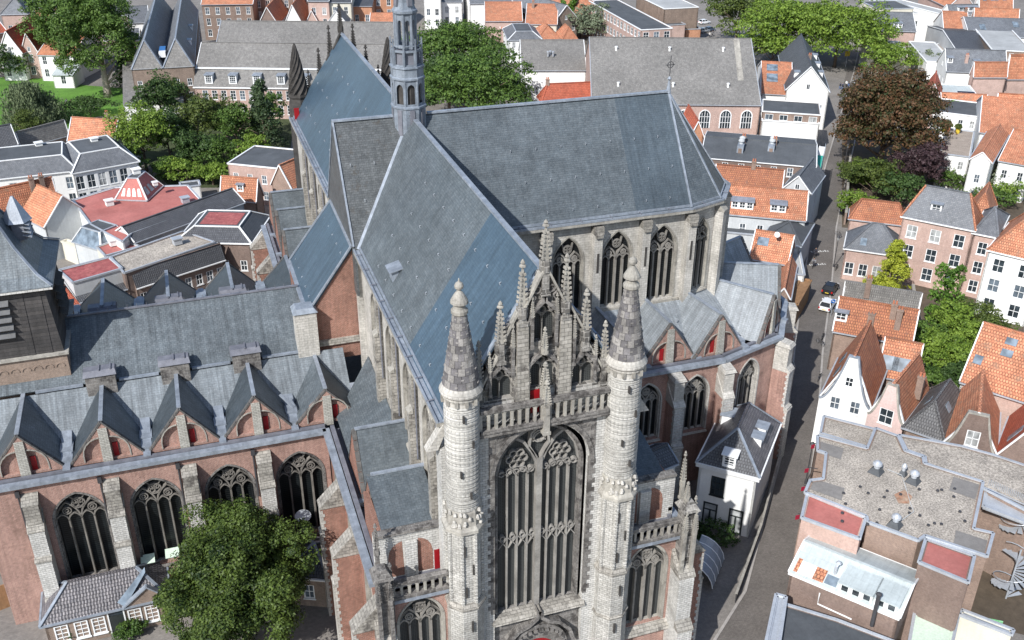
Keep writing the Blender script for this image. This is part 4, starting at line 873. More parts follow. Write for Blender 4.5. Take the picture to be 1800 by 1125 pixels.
def house(label, p, ze, zr=None, kind='gable_u', rp=None, wall='brick_brown', roof='tile_orange', name='house', cat='house', win='F', cols=None, rows=None, wsz=(1.0, 1.6), bars=(2, 2),
          chim=(), dorm=(), over=.25, base=0, group=None, gw=1, wl=None, trim='paint_white', back=True, sky=(), d=None, ground=True, gut='zinc', hp=.5, frame='white', wz=.9, sh=3.0, cm='brick_brown', bp=None, rs=None):
    """house from three eave corners in the picture (front left, front right, back right) at the eave height ze, or two corners and a ridge point rp at zr"""
    a, b = at(*p[0], ze), at(*p[1], ze); u = (b-a); u.z = 0; w = u.length; u.normalize(); v = Vector((-u.y, u.x, 0))
    if rp is not None: d = abs((at(*rp, zr)-b).dot(v))*2
    elif bp is not None: d = abs((at(*bp, zr)-b).dot(v))
    elif d is None: d = abs((at(*p[2], ze)-b).dot(v))
    zr = ze if zr is None else zr; rz = math.atan2(u.y, u.x)
    T = thing(name, label, cat, (a.x, a.y, base), rz, group); e = ze-base; r = zr-base; T['_w'] = w; T['_d'] = d
    wl = wl or {}
    S = {'F': ((0, 0), 0, w), 'R': ((w, 0), math.pi/2, d), 'B': ((w, d), math.pi, w), 'L': ((0, d), -math.pi/2, d)}
    for k, (o, ang, l) in S.items():
        out = [(0, 0), (l, 0), (l, e)]
        peak = (kind == 'gable_u' and k in 'LR') or (kind == 'gable_v' and k in 'FB')
        if peak: out.append((l/2, r-.02))
        if kind == 'mono' and k in 'B': out = [(0, 0), (l, 0), (l, r), (0, r)]
        elif kind == 'mono' and k == 'R': out = [(0, 0), (l, 0), (l, r), (0, e)]
        elif kind == 'mono' and k == 'L': out = [(0, 0), (l, 0), (l, e), (0, r)]
        else: out.append((0, e))
        hs = []
        if k in win:
            n = cols if (cols and k == 'F') else max(1, int(l/2.5)); z = wz; i = 0
            while z+wsz[1] < e-.15 and (rows is None or i < rows):
                for j in range(n): hs.append((l*(j+.5)/n, z, wsz[0], wsz[1]))
                z += sh; i += 1
            if peak and gw and r-e > 1.8: hs.append((l/2, e+.15, .8, min(1.2, (r-e)*.4)))
        W = mk('wall', MB().wall(out, [rect_hole(*h) for h in hs], .22), T, wl.get(k, wall), (*o, 0), ang)
        for h in hs: window(T, h[0], h[1], h[2], h[3], o, ang, bars if h[3] > 1.25 else (2, 1), frame)
    ov = over; g = .02
    def sl(poly, m=roof, nm='roof_slope'): return mk(nm, MB().slab(poly, .12), T, m)
    if kind == 'gable_u':
        k = (r-e)/(d/2)*ov
        sl([(-g-.1, -ov, e-k+.12), (w+.1, -ov, e-k+.12), (w+.1, d/2, r+.12), (-.1, d/2, r+.12)]); sl([(-.1, d/2, r+.12), (w+.1, d/2, r+.12), (w+.1, d+ov, e-k+.12), (-.1, d+ov, e-k+.12)])
        mk('ridge_cap', MB().bar((-.12, d/2, r+.16), (w+.12, d/2, r+.16), .3, .14), T, roof)
        for y in (-ov-.08, d+ov+.08): mk('gutter', MB().bar((-.1, y, e-k+.02), (w+.1, y, e-k+.02), .16, .14), T, gut)
        for x in (-.12, w+.12): mk('verge', MB().bar((x, -ov, e-k+.14), (x, d/2, r+.14), .14, .2).bar((x, d+ov, e-k+.14), (x, d/2, r+.14), .14, .2), T, trim)
    elif kind == 'gable_v':
        k = (r-e)/(w/2)*ov
        sl([(-ov, -.1, e-k+.12), (-ov, d+.1, e-k+.12), (w/2, d+.1, r+.12), (w/2, -.1, r+.12)]); sl([(w+ov, -.1, e-k+.12), (w+ov, d+.1, e-k+.12), (w/2, d+.1, r+.12), (w/2, -.1, r+.12)])
        mk('ridge_cap', MB().bar((w/2, -.12, r+.16), (w/2, d+.12, r+.16), .3, .14), T, roof)
        for x in (-ov-.08, w+ov+.08): mk('gutter', MB().bar((x, 0, e-k+.02), (x, d, e-k+.02), .16, .14), T, gut)
        mk('verge', MB().bar((-ov, -.14, e-k+.16), (w/2, -.14, r+.16), .2, .16).bar((w+ov, -.14, e-k+.16), (w/2, -.14, r+.16), .2, .16), T, trim)
    elif kind in ('hip_u', 'hip_v', 'trunc'):
        i = min(w, d)*hp
        if kind == 'trunc':
            q = [(i, i), (w-i, i), (w-i, d-i), (i, d-i)]
        else:
            q = [(i, d/2), (w-i, d/2), (w-i, d/2), (i, d/2)] if kind == 'hip_u' else [(w/2, i), (w/2, i), (w/2, d-i), (w/2, d-i)]
        c = [(-ov, -ov), (w+ov, -ov), (w+ov, d+ov), (-ov, d+ov)]
        for n in range(4):
            m = (n+1) % 4; pl = [(*c[n], e+.05), (*c[m], e+.05), (*q[m], r)]
            if (Vector(q[n])-Vector(q[m])).length > .01: pl.append((*q[n], r))
            sl(pl, (rs or {}).get('FRBL'[n], roof))
            mk('hip_cap', MB().bar((*c[n], e+.12), (*q[n], r+.08), .26, .12), T, trim if kind == 'trunc' or trim != 'paint_white' else roof)
            mk('gutter', MB().bar((*c[n], e+.02), (*c[m], e+.02), .2, .16), T, gut)
        if kind == 'trunc': sl([(*k_, r+.04) for k_ in q], 'bitumen', 'flat_roof'); mk('roof_edge', (lambda b_: [b_.bar((*q[n], r+.08), (*q[(n+1) % 4], r+.08), .2, .16) for n in range(4)] and b_)(MB()), T, gut)
        elif (Vector(q[0])-Vector(q[2])).length > .05: mk('ridge_cap', MB().bar((*q[0], r+.06), (*q[2], r+.06), .26, .12), T, roof)
    elif kind == 'mono':
        sl([(-.1, -ov, e+.1), (w+.1, -ov, e+.1), (w+.1, d, r+.1), (-.1, d, r+.1)]); mk('gutter', MB().bar((-.1, -ov-.06, e+.02), (w+.1, -ov-.06, e+.02), .16, .14), T, gut)
    else:
        mk('flat_roof', MB().box(.02, w-.02, .02, d-.02, e-.3, e-.06), T, roof)
        for (x0, y0, x1, y1) in ((0, 0, w, 0), (w, 0, w, d), (w, d, 0, d), (0, d, 0, 0)): mk('roof_edge', MB().bar((x0, y0, e+.06), (x1, y1, e+.06), .3, .2), T, gut)
    for c in chim: chimney(T, c[0]*w, c[1]*d, (r if kind != 'flat' else e)-(c[2] if len(c) > 2 else .6), m=cm)
    for q in dorm:                                          # (x fraction, t up the slope, width, lights[, side])
        x, t, dw, nw = q[:4]; sd = q[4] if len(q) > 4 else 'F'
        if sd == 'F': dormer(T, x*w, t*d/2, e+(r-e)*t, 0, dw, 1.35, (1-t)*d/2*.8+.6, nwin=nw)
        elif sd == 'L': dormer(T, t*w/2, x*d, e+(r-e)*t, -math.pi/2, dw, 1.35, (1-t)*w/2*.8+.6, nwin=nw)
        else: dormer(T, w-t*w/2, x*d, e+(r-e)*t, math.pi/2, dw, 1.35, (1-t)*w/2*.8+.6, nwin=nw)
    for q in sky:                                           # (x, t, w, length) on the front slope, or 'L' / 'R' slopes for v ridges
        x, t, sw, sl_ = q[:4]; sd = q[4] if len(q) > 4 else 'F'; dz = r-e
        if sd == 'F': f = lambda xx, tt: (xx, tt*d/2, e+dz*tt+.17)
        elif sd == 'L': f = lambda xx, tt: (tt*w/2, xx, e+dz*tt+.17)
        else: f = lambda xx, tt: (w-tt*w/2, xx, e+dz*tt+.17)
        X = x*(w if sd == 'F' else d); skylight(T, [f(X-sw/2, t), f(X+sw/2, t), f(X+sw/2, t+sl_), f(X-sw/2, t+sl_)])
    return T

# ------------------------------------------------------------------ trees
mat('bark', (.16, .12, .09), .95, .25, 3, streak=.2, bump=.6); mat('bark_pale', (.3, .26, .22), .95, .25, 3, streak=.2, bump=.6)
leafmat('leaf_mid', (.035, .075, .015), (.12, .2, .04)); leafmat('leaf_dark', (.018, .045, .012), (.075, .13, .035)); leafmat('leaf_olive', (.03, .055, .012), (.13, .17, .04)); leafmat('leaf_front', (.012, .03, .008), (.105, .155, .03))
leafmat('leaf_bright', (.07, .13, .015), (.22, .32, .05)); leafmat('leaf_lime', (.2, .25, .02), (.45, .48, .06)); leafmat('leaf_copper', (.026, .05, .016), (.15, .074, .038))
leafmat('leaf_purple', (.025, .014, .016), (.09, .055, .06)); leafmat('leaf_grey', (.09, .12, .07), (.24, .28, .18)); leafmat('leaf_thuja', (.04, .1, .015), (.15, .28, .04)); leafmat('leaf_pine', (.02, .045, .02), (.08, .12, .05))
def crown_mesh(rx, rz_, n, size, seed, shape='round', lobes=9, droop=0.0):
    """leaf-sized faces on many uneven boughs (sub-crowns), so that the crown has an uneven outline, gaps and light and dark clumps"""
    R = np.random.default_rng(seed); nl = int(lobes*3.4)
    D = R.normal(size=(nl, 3)); D /= np.linalg.norm(D, axis=1)[:, None]
    D[:, 2] = np.where((D[:, 2] < -.72), -D[:, 2], D[:, 2])
    rad = R.uniform(.25, .84, nl)**.7; C = D*rad[:, None]; S = R.uniform(.18, .34, nl)
    if shape == 'cone':
        z = np.linspace(-.92, .9, nl); k = (1-z)/2*.82+.03; a = R.uniform(0, 6.283, nl); C = np.stack([np.cos(a)*k*.8, np.sin(a)*k*.8, z], 1); S = .1+k*.28
    elif shape == 'column':
        z = np.linspace(-.9, .86, nl); a = R.uniform(0, 6.283, nl); k = .55*np.sqrt(np.clip(1-np.abs(z)**3, .05, 1)); C = np.stack([np.cos(a)*k, np.sin(a)*k, z], 1); S = np.full(nl, .34)*(.6+.4*np.sqrt(np.clip(1-np.abs(z)**3, .05, 1)))
    elif shape == 'dome': C[:, 2] = np.where(C[:, 2] < -.3, -.3+(C[:, 2]+.3)*.3, C[:, 2])
    nt_ = 17; per = max(6, n//(nl*nt_)); V = []
    tufts = []; dirs = []
    for c, s in zip(C, S):
        q = R.normal(size=(nt_, 3)); q /= np.linalg.norm(q, axis=1)[:, None]; q[:, 2] = np.where(q[:, 2] < -.6, -q[:, 2], q[:, 2])
        k = np.array([1, 1, .85]) if shape != 'column' else np.array([1, 1, .3])
        tufts.append(c+q*k*s*R.uniform(.55, 1.05, nt_)[:, None]); dirs.append(q)
    tufts = np.concatenate(tufts); dirs = np.concatenate(dirs)
    for c, o in zip(tufts, dirs):
        tr_ = R.uniform(.085, .17)*(1 if shape not in ('column', 'cone') else .75); m = max(5, int(per*R.uniform(.6, 1.4)))
        q = R.normal(size=(m, 3)); q /= np.linalg.norm(q, axis=1)[:, None]; e = q*.6+o*.5; e /= np.linalg.norm(e, axis=1)[:, None]+1e-6
        P = c+e*(R.uniform(.1, 1, m)**.5)[:, None]*tr_*np.array([1.25, 1.25, .8 if shape != 'column' else .5])
        if droop: P[:, 2] -= droop*R.uniform(0, 1, m)**.7*np.clip(np.linalg.norm(P[:, :2], axis=1), 0, 1)
        N_ = e*.7+R.normal(size=(m, 3))*.4+np.array([0, 0, .35]); N_ /= np.linalg.norm(N_, axis=1)[:, None]
        T = np.cross(N_, R.normal(size=(m, 3)))
        if droop: T = T*.3+np.array([0, 0, -1.]); 
        T /= np.linalg.norm(T, axis=1)[:, None]+1e-9; B = np.cross(N_, T)
        P = P*np.array([rx, rx, rz_])*1.06; sz = size*R.uniform(.55, 1.3, m)[:, None]
        V.append(np.stack([P-T*sz*.5, P+B*sz*.32, P+T*sz*.6, P-B*sz*.32], 1))
    V = np.concatenate(V).reshape(-1, 3); m = len(V)//4
    me = bpy.data.meshes.new('crown'); me.vertices.add(len(V)); me.vertices.foreach_set('co', V.ravel()); me.loops.add(m*4); me.polygons.add(m)
    me.loops.foreach_set('vertex_index', np.arange(m*4, dtype=np.int32)); me.polygons.foreach_set('loop_start', np.arange(0, m*4, 4, dtype=np.int32)); me.polygons.foreach_set('loop_total', np.full(m, 4, dtype=np.int32))
    me.update(); me.validate(); return me
def tree(label, loc, h, rx, leaf, n=6000, size=.45, shape='round', trunk=None, tr=.3, seed=1, cat='tree', name='tree', bark='bark', group=None, droop=0.0, cz=None, lobes=9):
    """trunk with limbs and a crown; h = total height, rx = crown radius, trunk = height of the clear stem"""
    t = h*.25 if trunk is None else trunk; rzz = (h-t)/2; R = random.Random(seed)
    T = thing(name, label, cat, (loc[0], loc[1], loc[2] if len(loc) > 2 else 0), R.random()*6, group)
    b = MB(); b.tube([(0, 0, -.2), (.05, .02, t*.5), (0, .05, t), (.1, 0, t+rzz*.9)], [tr*1.25, tr, tr*.85, tr*.35], 8)
    for i in range(7):
        a = i*2.4+R.random(); z = t+rzz*R.uniform(-.1, .7); l = rx*R.uniform(.5, .85); e = Vector((math.cos(a)*l, math.sin(a)*l, z+l*.6)); b.tube([(0, 0, z-.2), e*.5+Vector((0, 0, z*.5-.1)), e], [tr*.5, tr*.32, tr*.08], 5)
    mk('trunk', b, T, bark, smooth=True)
    me = crown_mesh(rx, rzz*1.02, n, size, seed, shape, lobes, droop); me.materials.append(MAT[leaf]); mk('crown', me, T, None, (0, 0, t+rzz)); return T
# ================================================================== ground, streets, gardens
mat('paving', (.2, .185, .17), .9, .15, .3, (.21, .105, .008), (.24, .22, .2), (.13, .12, .11), .2, .12)
mat('street_brick', (.125, .112, .102), .85, .14, .4, (.21, .105, .008), (.158, .143, .13), (.085, .078, .072), .2, .12, 0, ((.17, .15, .14), 0, .15, .6, .5))
mat('kerb_stone', (.33, .31, .29), .85, .15); mat('lawn', (.07, .17, .02), .95, .18, .4, None, (.1, .22, .03), None, .4, .3, 0, ((.2, .19, .07), 0, .12, .68, .6))
mat('ground_cover', (.03, .045, .015), .95, .4, .8, None, (.06, .075, .03)); mat('soil', (.09, .07, .05), .95, .25); mat('road_paint', (.6, .6, .58), .7, .1)
struct('ground', MB().box(-260, 420, -70, 620, -1, 0), 'paving')
def sheet(name, pts, z, m, kind='structure'):
    p = [(q.x, q.y, z) for q in pts]; b = MB(); b.add(p, [tuple(range(len(p)))]); return struct(name, b, m, kind)
def line(pix): return [at(x, y, 0) for x, y in pix]
SL = line([(1235, 1160), (1310, 1040), (1380, 775), (1398, 600), (1416, 470), (1440, 330), (1478, 200), (1500, 130), (1516, 60), (1530, 0)])
SRt = line([(1395, 1160), (1398, 1000), (1436, 765), (1446, 620), (1462, 500), (1470, 400), (1484, 330), (1516, 190), (1532, 120), (1545, 60), (1556, 0)])
sheet('street', SL+SRt[::-1], .004, 'street_brick')
for nm, pts, s in (('kerb', SL, 1), ('kerb', SRt, -1)):
    b = MB()
    for a, c in zip(pts, pts[1:]): b.bar(Vector((a.x, a.y, .05)), Vector((c.x, c.y, .05)), .25, .14)
    struct('kerb', b, 'kerb_stone')
for (x0, x1, y) in ((1426, 1458, 444), (1423, 1453, 467)):
    b = MB(); a, c = at(x0, y, 0), at(x1, y-2, 0)
    for i in range(8):
        q = a.lerp(c, (i+.2)/8); w = a.lerp(c, (i+.75)/8); n = Vector((-(c-a).y, (c-a).x, 0)).normalized()*(.35 if i % 2 else .6)
        b.add([(q.x, q.y, .009), (w.x, w.y, .009), (w.x+n.x, w.y+n.y, .009), (q.x+n.x, q.y+n.y, .009)], [(0, 1, 2, 3)])
    struct('road_marking', b, 'road_paint')
sheet('lawn', line([(-30, 138), (60, 132), (150, 150), (232, 156), (225, 200), (170, 205), (100, 235), (-30, 260)]), .012, 'lawn')
sheet('garden_ground', line([(190, 215), (330, 150), (520, 200), (500, 330), (300, 330)]), .008, 'ground_cover')
sheet('garden_ground', line([(1480, 235), (1640, 250), (1800, 330), (1800, 420), (1480, 400)]), .008, 'soil')
sheet('garden_ground', line([(1600, 480), (1800, 560), (1800, 740), (1640, 640)]), .008, 'soil')
sheet('canal_road', line([(1470, 200), (1530, 205), (1545, 110), (1535, 85), (1350, 90), (1330, 110), (1490, 118)]), .006, 'street_brick')

# ================================================================== houses between church and street
house('long house with low anthracite roof and two white chimney cowls behind the choir', [(1233, 277), (1434, 294)], 9, 10.4, rp=(1436, 256), wall='brick_dark', roof='bitumen', chim=((.35, .42, .5), (.63, .42, .5)), over=.1, gut='paint_white')
house('house with mottled brown-orange tile roof tucked below the anthracite roof', [(1256, 320), (1374, 331)], 7.2, 9.6, rp=(1376, 300), wall='brick_brown', roof='tile_brown', chim=((.55, .5, .4),))
house('house with dark roof and small pale grey gable facing the choir', [(1377, 331), (1424, 339), (1432, 303)], 7.6, 10, 'gable_v', wall='render_grey', roof='slate_house')
house('orange-roofed house with two white dormers just right of the apse', [(1262, 373), (1416, 387)], 7, 10, rp=(1424, 338), wall='render_grey', roof='tile_orange', dorm=((.27, .18, 3.4, 3), (.68, .18, 2.4, 2)))
house('low flat dark roof in the yard right of the apse', [(1268, 408), (1331, 414), (1335, 391)], 4.6, kind='flat', wall='render_grey', roof='bitumen', name='shed', cat='shed', win='')
house('small hipped roof covered in dark felt beside the satellite dish house', [(1340, 421), (1406, 433), (1402, 389)], 5.4, 7, 'hip_u', wall='render_grey', roof='bitumen', win='')
hd = house('orange tiled house with satellite dish beside the apse chapels', [(1318, 452), (1384, 463)], 5.6, 8.6, rp=(1392, 415), wall='brick_brown', roof='tile_orange', win='', sky=((.25, .45, 1.6, .3),))
dz = mk('satellite_dish', MB().lathe([(.05, 0), (.3, .05), (.42, .14)], 12).tube([(0, 0, 0), (0, 0, -.9)], .04), hd, 'paint_white', (hd['_w']*.6, 1.2, 9.2)); dz.rotation_euler = (R_(55), 0, .5)
house('narrow orange roof strip along the shop fronts by the street', [(1366, 520), (1387, 523), (1391, 462)], 5, 6.2, 'gable_v', wall='brick_brown', roof='tile_orange', win='')
house('brown box awning of the shop on the street side of the choir', [(1383, 532), (1402, 536), (1408, 490)], 3.2, kind='flat', wall='wood_brown', roof='wood_brown', name='shop_awning', cat='awning', win='', gut='wood_brown')
house('white sign-box shop front between orange roofs and street', [(1388, 482), (1414, 484), (1420, 430)], 4.2, kind='flat', wall='render_white', roof='bitumen_pale', win='', name='corner_shop', cat='shop')
wh = house('white two-storey house with dark hipped roof beside the church front', [(1230, 812), (1331, 838), (1372, 748)], 7.5, 10.8, 'hip_v', wall='render_white', roof='tile_plum', win='', name='house', trim='lead', gut='paint_white', over=.3, hp=.42, rs={'F': 'tile_dark'})
mat('flag_red', (.3, .015, .04), .6, .05)
# ================================================================== north-east: halls, school, canal-side houses
hall = house('large brick hall with broad grey tiled roof and arched windows behind the choir', [(1041, 181), (1337, 184)], 9, 18.5, rp=(1332, 69), wall='brick_pink', roof='tile_grey', win='', name='hall', cat='hall', trim='zinc')
for i in range(8):
    x = hall['_w']*(.05+.125*i); q = mk('arched_window', MB().ribbon(arch_hole(2.2, 4, 6.6, 1.2), .2, -.06, .1).ribbon([(0, 4), (0, 7.7)], .1, -.05, .1).ribbon([(-.55, 4), (-.55, 7.2)], .08, -.05, .1).ribbon([(.55, 4), (.55, 7.2)], .08, -.05, .1).ribbon([(-1, 5.2), (1, 5.2)], .08, -.05, .1).ribbon([(-1, 6.4), (1, 6.4)], .08, -.05, .1), hall, 'paint_white', (x, -.03, 0))
    mk('pane', MB().add([(a, 0, z) for a, z in arch_hole(2.2, 4, 6.6, 1.2)], [tuple(range(21))]), q, 'window_glass')
for t, z in ((.25, 11.4), (.8, 16.6)):
    for i in range(3): mk('roof_vent', MB().lathe([(.25, 0), (.22, .7), (.34, .72), (.3, .95)], 8), hall, 'paint_white', (hall['_w']*(.16+.33*i), hall['_d']/2*t, 9+9.5*t-.05))
mk('patched_strip', MB().slab([(hall['_w']*.88, -.2, 8.95), (hall['_w']*.915, -.2, 8.95), (hall['_w']*.93, hall['_d']/2, 18.72), (hall['_w']*.895, hall['_d']/2, 18.72)], .06), hall, 'stone_trim')
w_ = house('white rendered building with grey roof left of the large hall', [(917, 123), (1030, 123)], 9.5, 14, rp=(1024, 71), wall='render_white', roof='tile_grey', win='F', cols=2, rows=1, wsz=(.8, 1.8), wz=4)
for i in range(3): mk('flue', MB().lathe([(.2, 0), (.2, .9), (.34, .95), (.3, 1.2)], 8), w_, 'zinc', (w_['_w']*(.42+.04*i), w_['_d']*.2+.8*(i % 2), 11.6))
house('hipped orange tile roof low in front of the white building', [(953, 182), (1080, 176)], 7.5, 11, 'hip_u', rp=(1062, 143), wall='brick_brown', roof='tile_red', hp=.36, win='', trim='tile_red', chim=((.1, .5, .6),))
sc = house('long flat-roofed school block with rows of windows', [(1127, 53), (1182, 50), (1112, -2)], 10, kind='flat', wall='brick_pink', roof='bitumen', win='FL', wsz=(1.6, 1.8), gut='paint_white', name='school', cat='school', sh=3.2, wz=1.2)
house('plain brown brick cube behind the school with pale edge', [(1168, 16), (1228, 13), (1214, -12)], 10, kind='flat', wall='brick_tower', roof='bitumen_pale', win='', gut='paint_white')
house('low pinkish flat-roofed annex right of the school block', [(1168, 45), (1205, 43), (1200, 33)], 6, kind='flat', wall='brick_pink', roof='bitumen', win='', name='annex', cat='annex')
house('small reddish brick lean-to at the foot of the school annex', [(1205, 52), (1232, 51), (1226, 42)], 4, kind='flat', wall='brick_orange', roof='bitumen', win='', name='annex', cat='annex')
house('broad orange roof behind the big plane trees', [(853, 37), (918, 37)], 7, 10.5, rp=(918, 4), wall='brick_pink', roof='tile_orange', win='')
house('orange roof with dark shadowed step, second from the plane trees', [(924, 42), (979, 43)], 7, 10.5, rp=(976, 8), wall='render_cream', roof='tile_orange', win='', chim=((.2, .4, .3),))
house('low orange roof in front of the broad orange one', [(880, 50), (932, 48)], 5, 6.6, rp=(928, 35), wall='brick_pink', roof='tile_orange', win='')
house('grey truncated roof with white trim beside the plane trees', [(894, 71), (952, 70), (940, 50)], 6, 7.8, 'trunc', wall='render_white', roof='slate_house', hp=.25)
house('brown gabled house with grey roof right of the orange roofs', [(975, 38), (1015, 33), (1000, 0)], 7, 11, 'gable_v', wall='brick_tower', roof='slate_house', rows=2)
house('dark brick gabled house with pale verge near the garden conifers', [(1022, 31), (1062, 25), (1050, -8)], 6, 10, 'gable_v', wall='brick_brown', roof='tile_orange')
house('little orange hipped roof poking up behind the white building', [(945, 70), (985, 69), (976, 55)], 5, 8, 'hip_v', wall='brick_pink', roof='tile_orange', win='', hp=.5)
house('tiny orange tent roof beside the grey-green tree', [(990, 70), (1014, 69), (1008, 58)], 5, 8, 'hip_v', wall='brick_pink', roof='tile_orange', win='', hp=.5)
house('white house with steep hipped dark roofs at the street corner', [(1383, 157), (1457, 161), (1484, 101)], 8.5, 13.5, 'gable_v', wall='render_white', roof='tile_dark', dorm=((.12, .35, 1.6, 2, 'L'), (.25, .2, 1.4, 1, 'R'), (.5, .2, 1.4, 1, 'R'), (.75, .2, 1.4, 1, 'R')), chim=((.55, .3, 1.2),))
house('orange-roofed house with pale skylights left of the corner house', [(1338, 164), (1392, 167)], 7, 11, rp=(1410, 112), wall='render_white', roof='tile_orange', sky=((.35, .35, 2.4, .25), (.35, .7, 2.4, .2)))
house('grey flat-roofed row with mottled brown attic front and white eaves', [(1340, 196), (1443, 203), (1446, 182)], 8.5, kind='flat', wall='brick_brown', roof='bitumen', gut='paint_white', wsz=(1.6, 1.2), rows=3)
house('white rear wall of the terraced house behind the anthracite roof', [(1340, 212), (1440, 218), (1443, 204)], 7, kind='flat', wall='render_white', roof='bitumen_pale', win='', gut='paint_white')
house('brick house with stepped red gable at left end of the anthracite roof', [(1215, 238), (1236, 238), (1254, 208)], 8.6, 11.2, 'gable_v', wall='brick_orange', roof='tile_red', win='')

# ------------------------------------------------------------------ far right quarter
house('tall house with mossy green flat roof at the canal end of the street', [(1543, 16), (1606, 15), (1600, 1)], 11, kind='flat', wall='render_cream', roof='bitumen', win='')
house('pink brick house with slate mansard roof and one white dormer', [(1540, 53), (1610, 55)], 8, 11.5, rp=(1605, 23), wall='brick_pink', roof='slate_house', win='', dorm=((.56, .15, 2.2, 2),))
house('low grey flat roof in front of the pink brick house', [(1538, 95), (1606, 97), (1610, 74)], 6, kind='flat', wall='render_cream', roof='bitumen_pale', win='', gut='paint_white')
house('white bright flat roof beside the low grey one', [(1628, 108), (1676, 110), (1676, 76)], 6.5, kind='flat', wall='render_white', roof='bitumen_pale', win='', gut='paint_white')
house('white low wall and terrace block left of the white flat roof', [(1606, 100), (1632, 104), (1640, 66)], 5, kind='flat', wall='render_white', roof='deck_wood', win='', gut='paint_white')
house('orange roof with white side gable and lean-to dormer', [(1660, 60), (1704, 62)], 7, 11.5, rp=(1706, 22), wall='render_white', roof='tile_orange', chim=((.95, .5, .6),))
house('long grey slate roof with two skylights', [(1704, 62), (1815, 66)], 8, 11, rp=(1800, 34), wall='render_white', roof='slate_house', sky=((.25, .3, 1.5, .3), (.8, .5, 1.5, .3)))
house('orange roof peeping over the long grey slate roof', [(1712, 36), (1790, 38)], 9, 12, rp=(1788, 20), wall='brick_pink', roof='tile_orange', win='')
house('white dormered block with grey roof in the far row', [(1668, 24), (1780, 22)], 9, 11, rp=(1780, 12), wall='render_white', roof='slate_house', win='', dorm=((.3, .2, 6, 2),))
house('bright orange roof with three skylights at the top edge', [(1722, 16), (1780, 15)], 10, 14, rp=(1778, -8), wall='render_white', roof='tile_orange', sky=((.15, .5, 1.2, .2), (.45, .5, 2.4, .2), (.75, .5, 1.2, .2)), win='')
house('orange gable with white verge at the top edge', [(1668, 12), (1712, 12), (1712, -12)], 9, 13, 'gable_v', wall='brick_pink', roof='tile_orange', win='')
house('white framed glass-roofed house at the top edge', [(1605, 24), (1650, 22), (1655, -8)], 8, kind='flat', wall='render_white', roof='bitumen_pale', gut='paint_white', wsz=(1.4, 2))
house('white narrow house beside the glass-roofed one', [(1650, 24), (1672, 22), (1676, -8)], 9, kind='flat', wall='render_white', roof='bitumen_pale', gut='paint_white')
house('dark grey roof with white skylight box and solar panel', [(1682, 90), (1742, 92)], 7, 9, rp=(1742, 56), wall='render_grey', roof='tile_dark', win='')
house('grey clad flat-roofed block with pale edge at the right', [(1744, 88), (1815, 92), (1815, 54)], 9, kind='flat', wall='brick_tower', roof='bitumen_pale', gut='paint_white')
gr = house('dark hipped slate roof with white walls and square brick chimney', [(1664, 124), (1770, 128)], 7.5, 11.5, rp=(1772, 90), wall='render_white', roof='slate_house', win='L', dorm=((.5, .25, 1.5, 1), (.06, .35, 1.2, 1)), chim=((.33, .2, 2.2),), cm='brick_pink')
house('salmon roof over a tall blank brown brick wall', [(1712, 131), (1770, 131)], 8.5, 11, rp=(1768, 110), wall='brick_pink', roof='tile_orange', win='', sh=3)
house('orange roof with dark vent at the right edge of the far quarter', [(1772, 124), (1816, 124)], 8.5, 12, rp=(1812, 98), wall='brick_pink', roof='tile_orange', win='')
house('small brick gable with one white window behind the copper beech', [(1617, 178), (1655, 182), (1670, 160)], 6, 10, 'gable_v', wall='brick_pink', roof='tile_red', rows=1)
house('white flat-topped block carrying a black solar panel', [(1650, 168), (1720, 172), (1722, 152)], 6.5, kind='flat', wall='render_white', roof='roof_white', win='', gut='paint_white')
mk('solar_panel', MB().slab([(4.2, .8, 6.75), (7.8, .8, 6.75), (7.8, 2.6, 7.1), (4.2, 2.6, 7.1)], .06), bpy.data.objects.get([o.name for o in COL.objects if o.get('label', '').startswith('white flat-topped block')][0]), 'solar')
house('thin orange roof line above the white rear building', [(1655, 178), (1735, 182)], 6, 7.4, rp=(1735, 174), wall='render_white', roof='tile_orange', win='')
wr = house('white rear building with black flat roof and planted terrace', [(1640, 196), (1722, 206), (1726, 182)], 6.5, kind='flat', wall='render_white', roof='bitumen', gut='paint_white', rows=2, cols=4)
house('big plain orange roof above the right-hand white houses', [(1722, 232), (1815, 242)], 7.5, 11.5, rp=(1815, 178), wall='render_white', roof='tile_orange', win='F', rows=2)
house('upper orange roof stepping back behind the big plain one', [(1752, 188), (1815, 192)], 9, 11.5, rp=(1815, 172), wall='brick_pink', roof='tile_orange', win='')
house('white roof-terrace house with wooden deck and garden door', [(1652, 270), (1705, 277), (1712, 232)], 6.5, kind='flat', wall='render_white', roof='deck_wood', gut='zinc', cols=2, rows=2)
house('white tall house with narrow orange roof slope beside the deck', [(1706, 280), (1742, 286), (1752, 232)], 8, 9.5, 'gable_v', wall='render_white', roof='tile_orange', rows=2)
house('orange-tiled roof with brick chimney at the far right edge', [(1756, 282), (1812, 292), (1822, 236)], 7, 10, 'gable_u', wall='render_white', roof='tile_orange', chim=((.85, .5, .6),), rows=2)

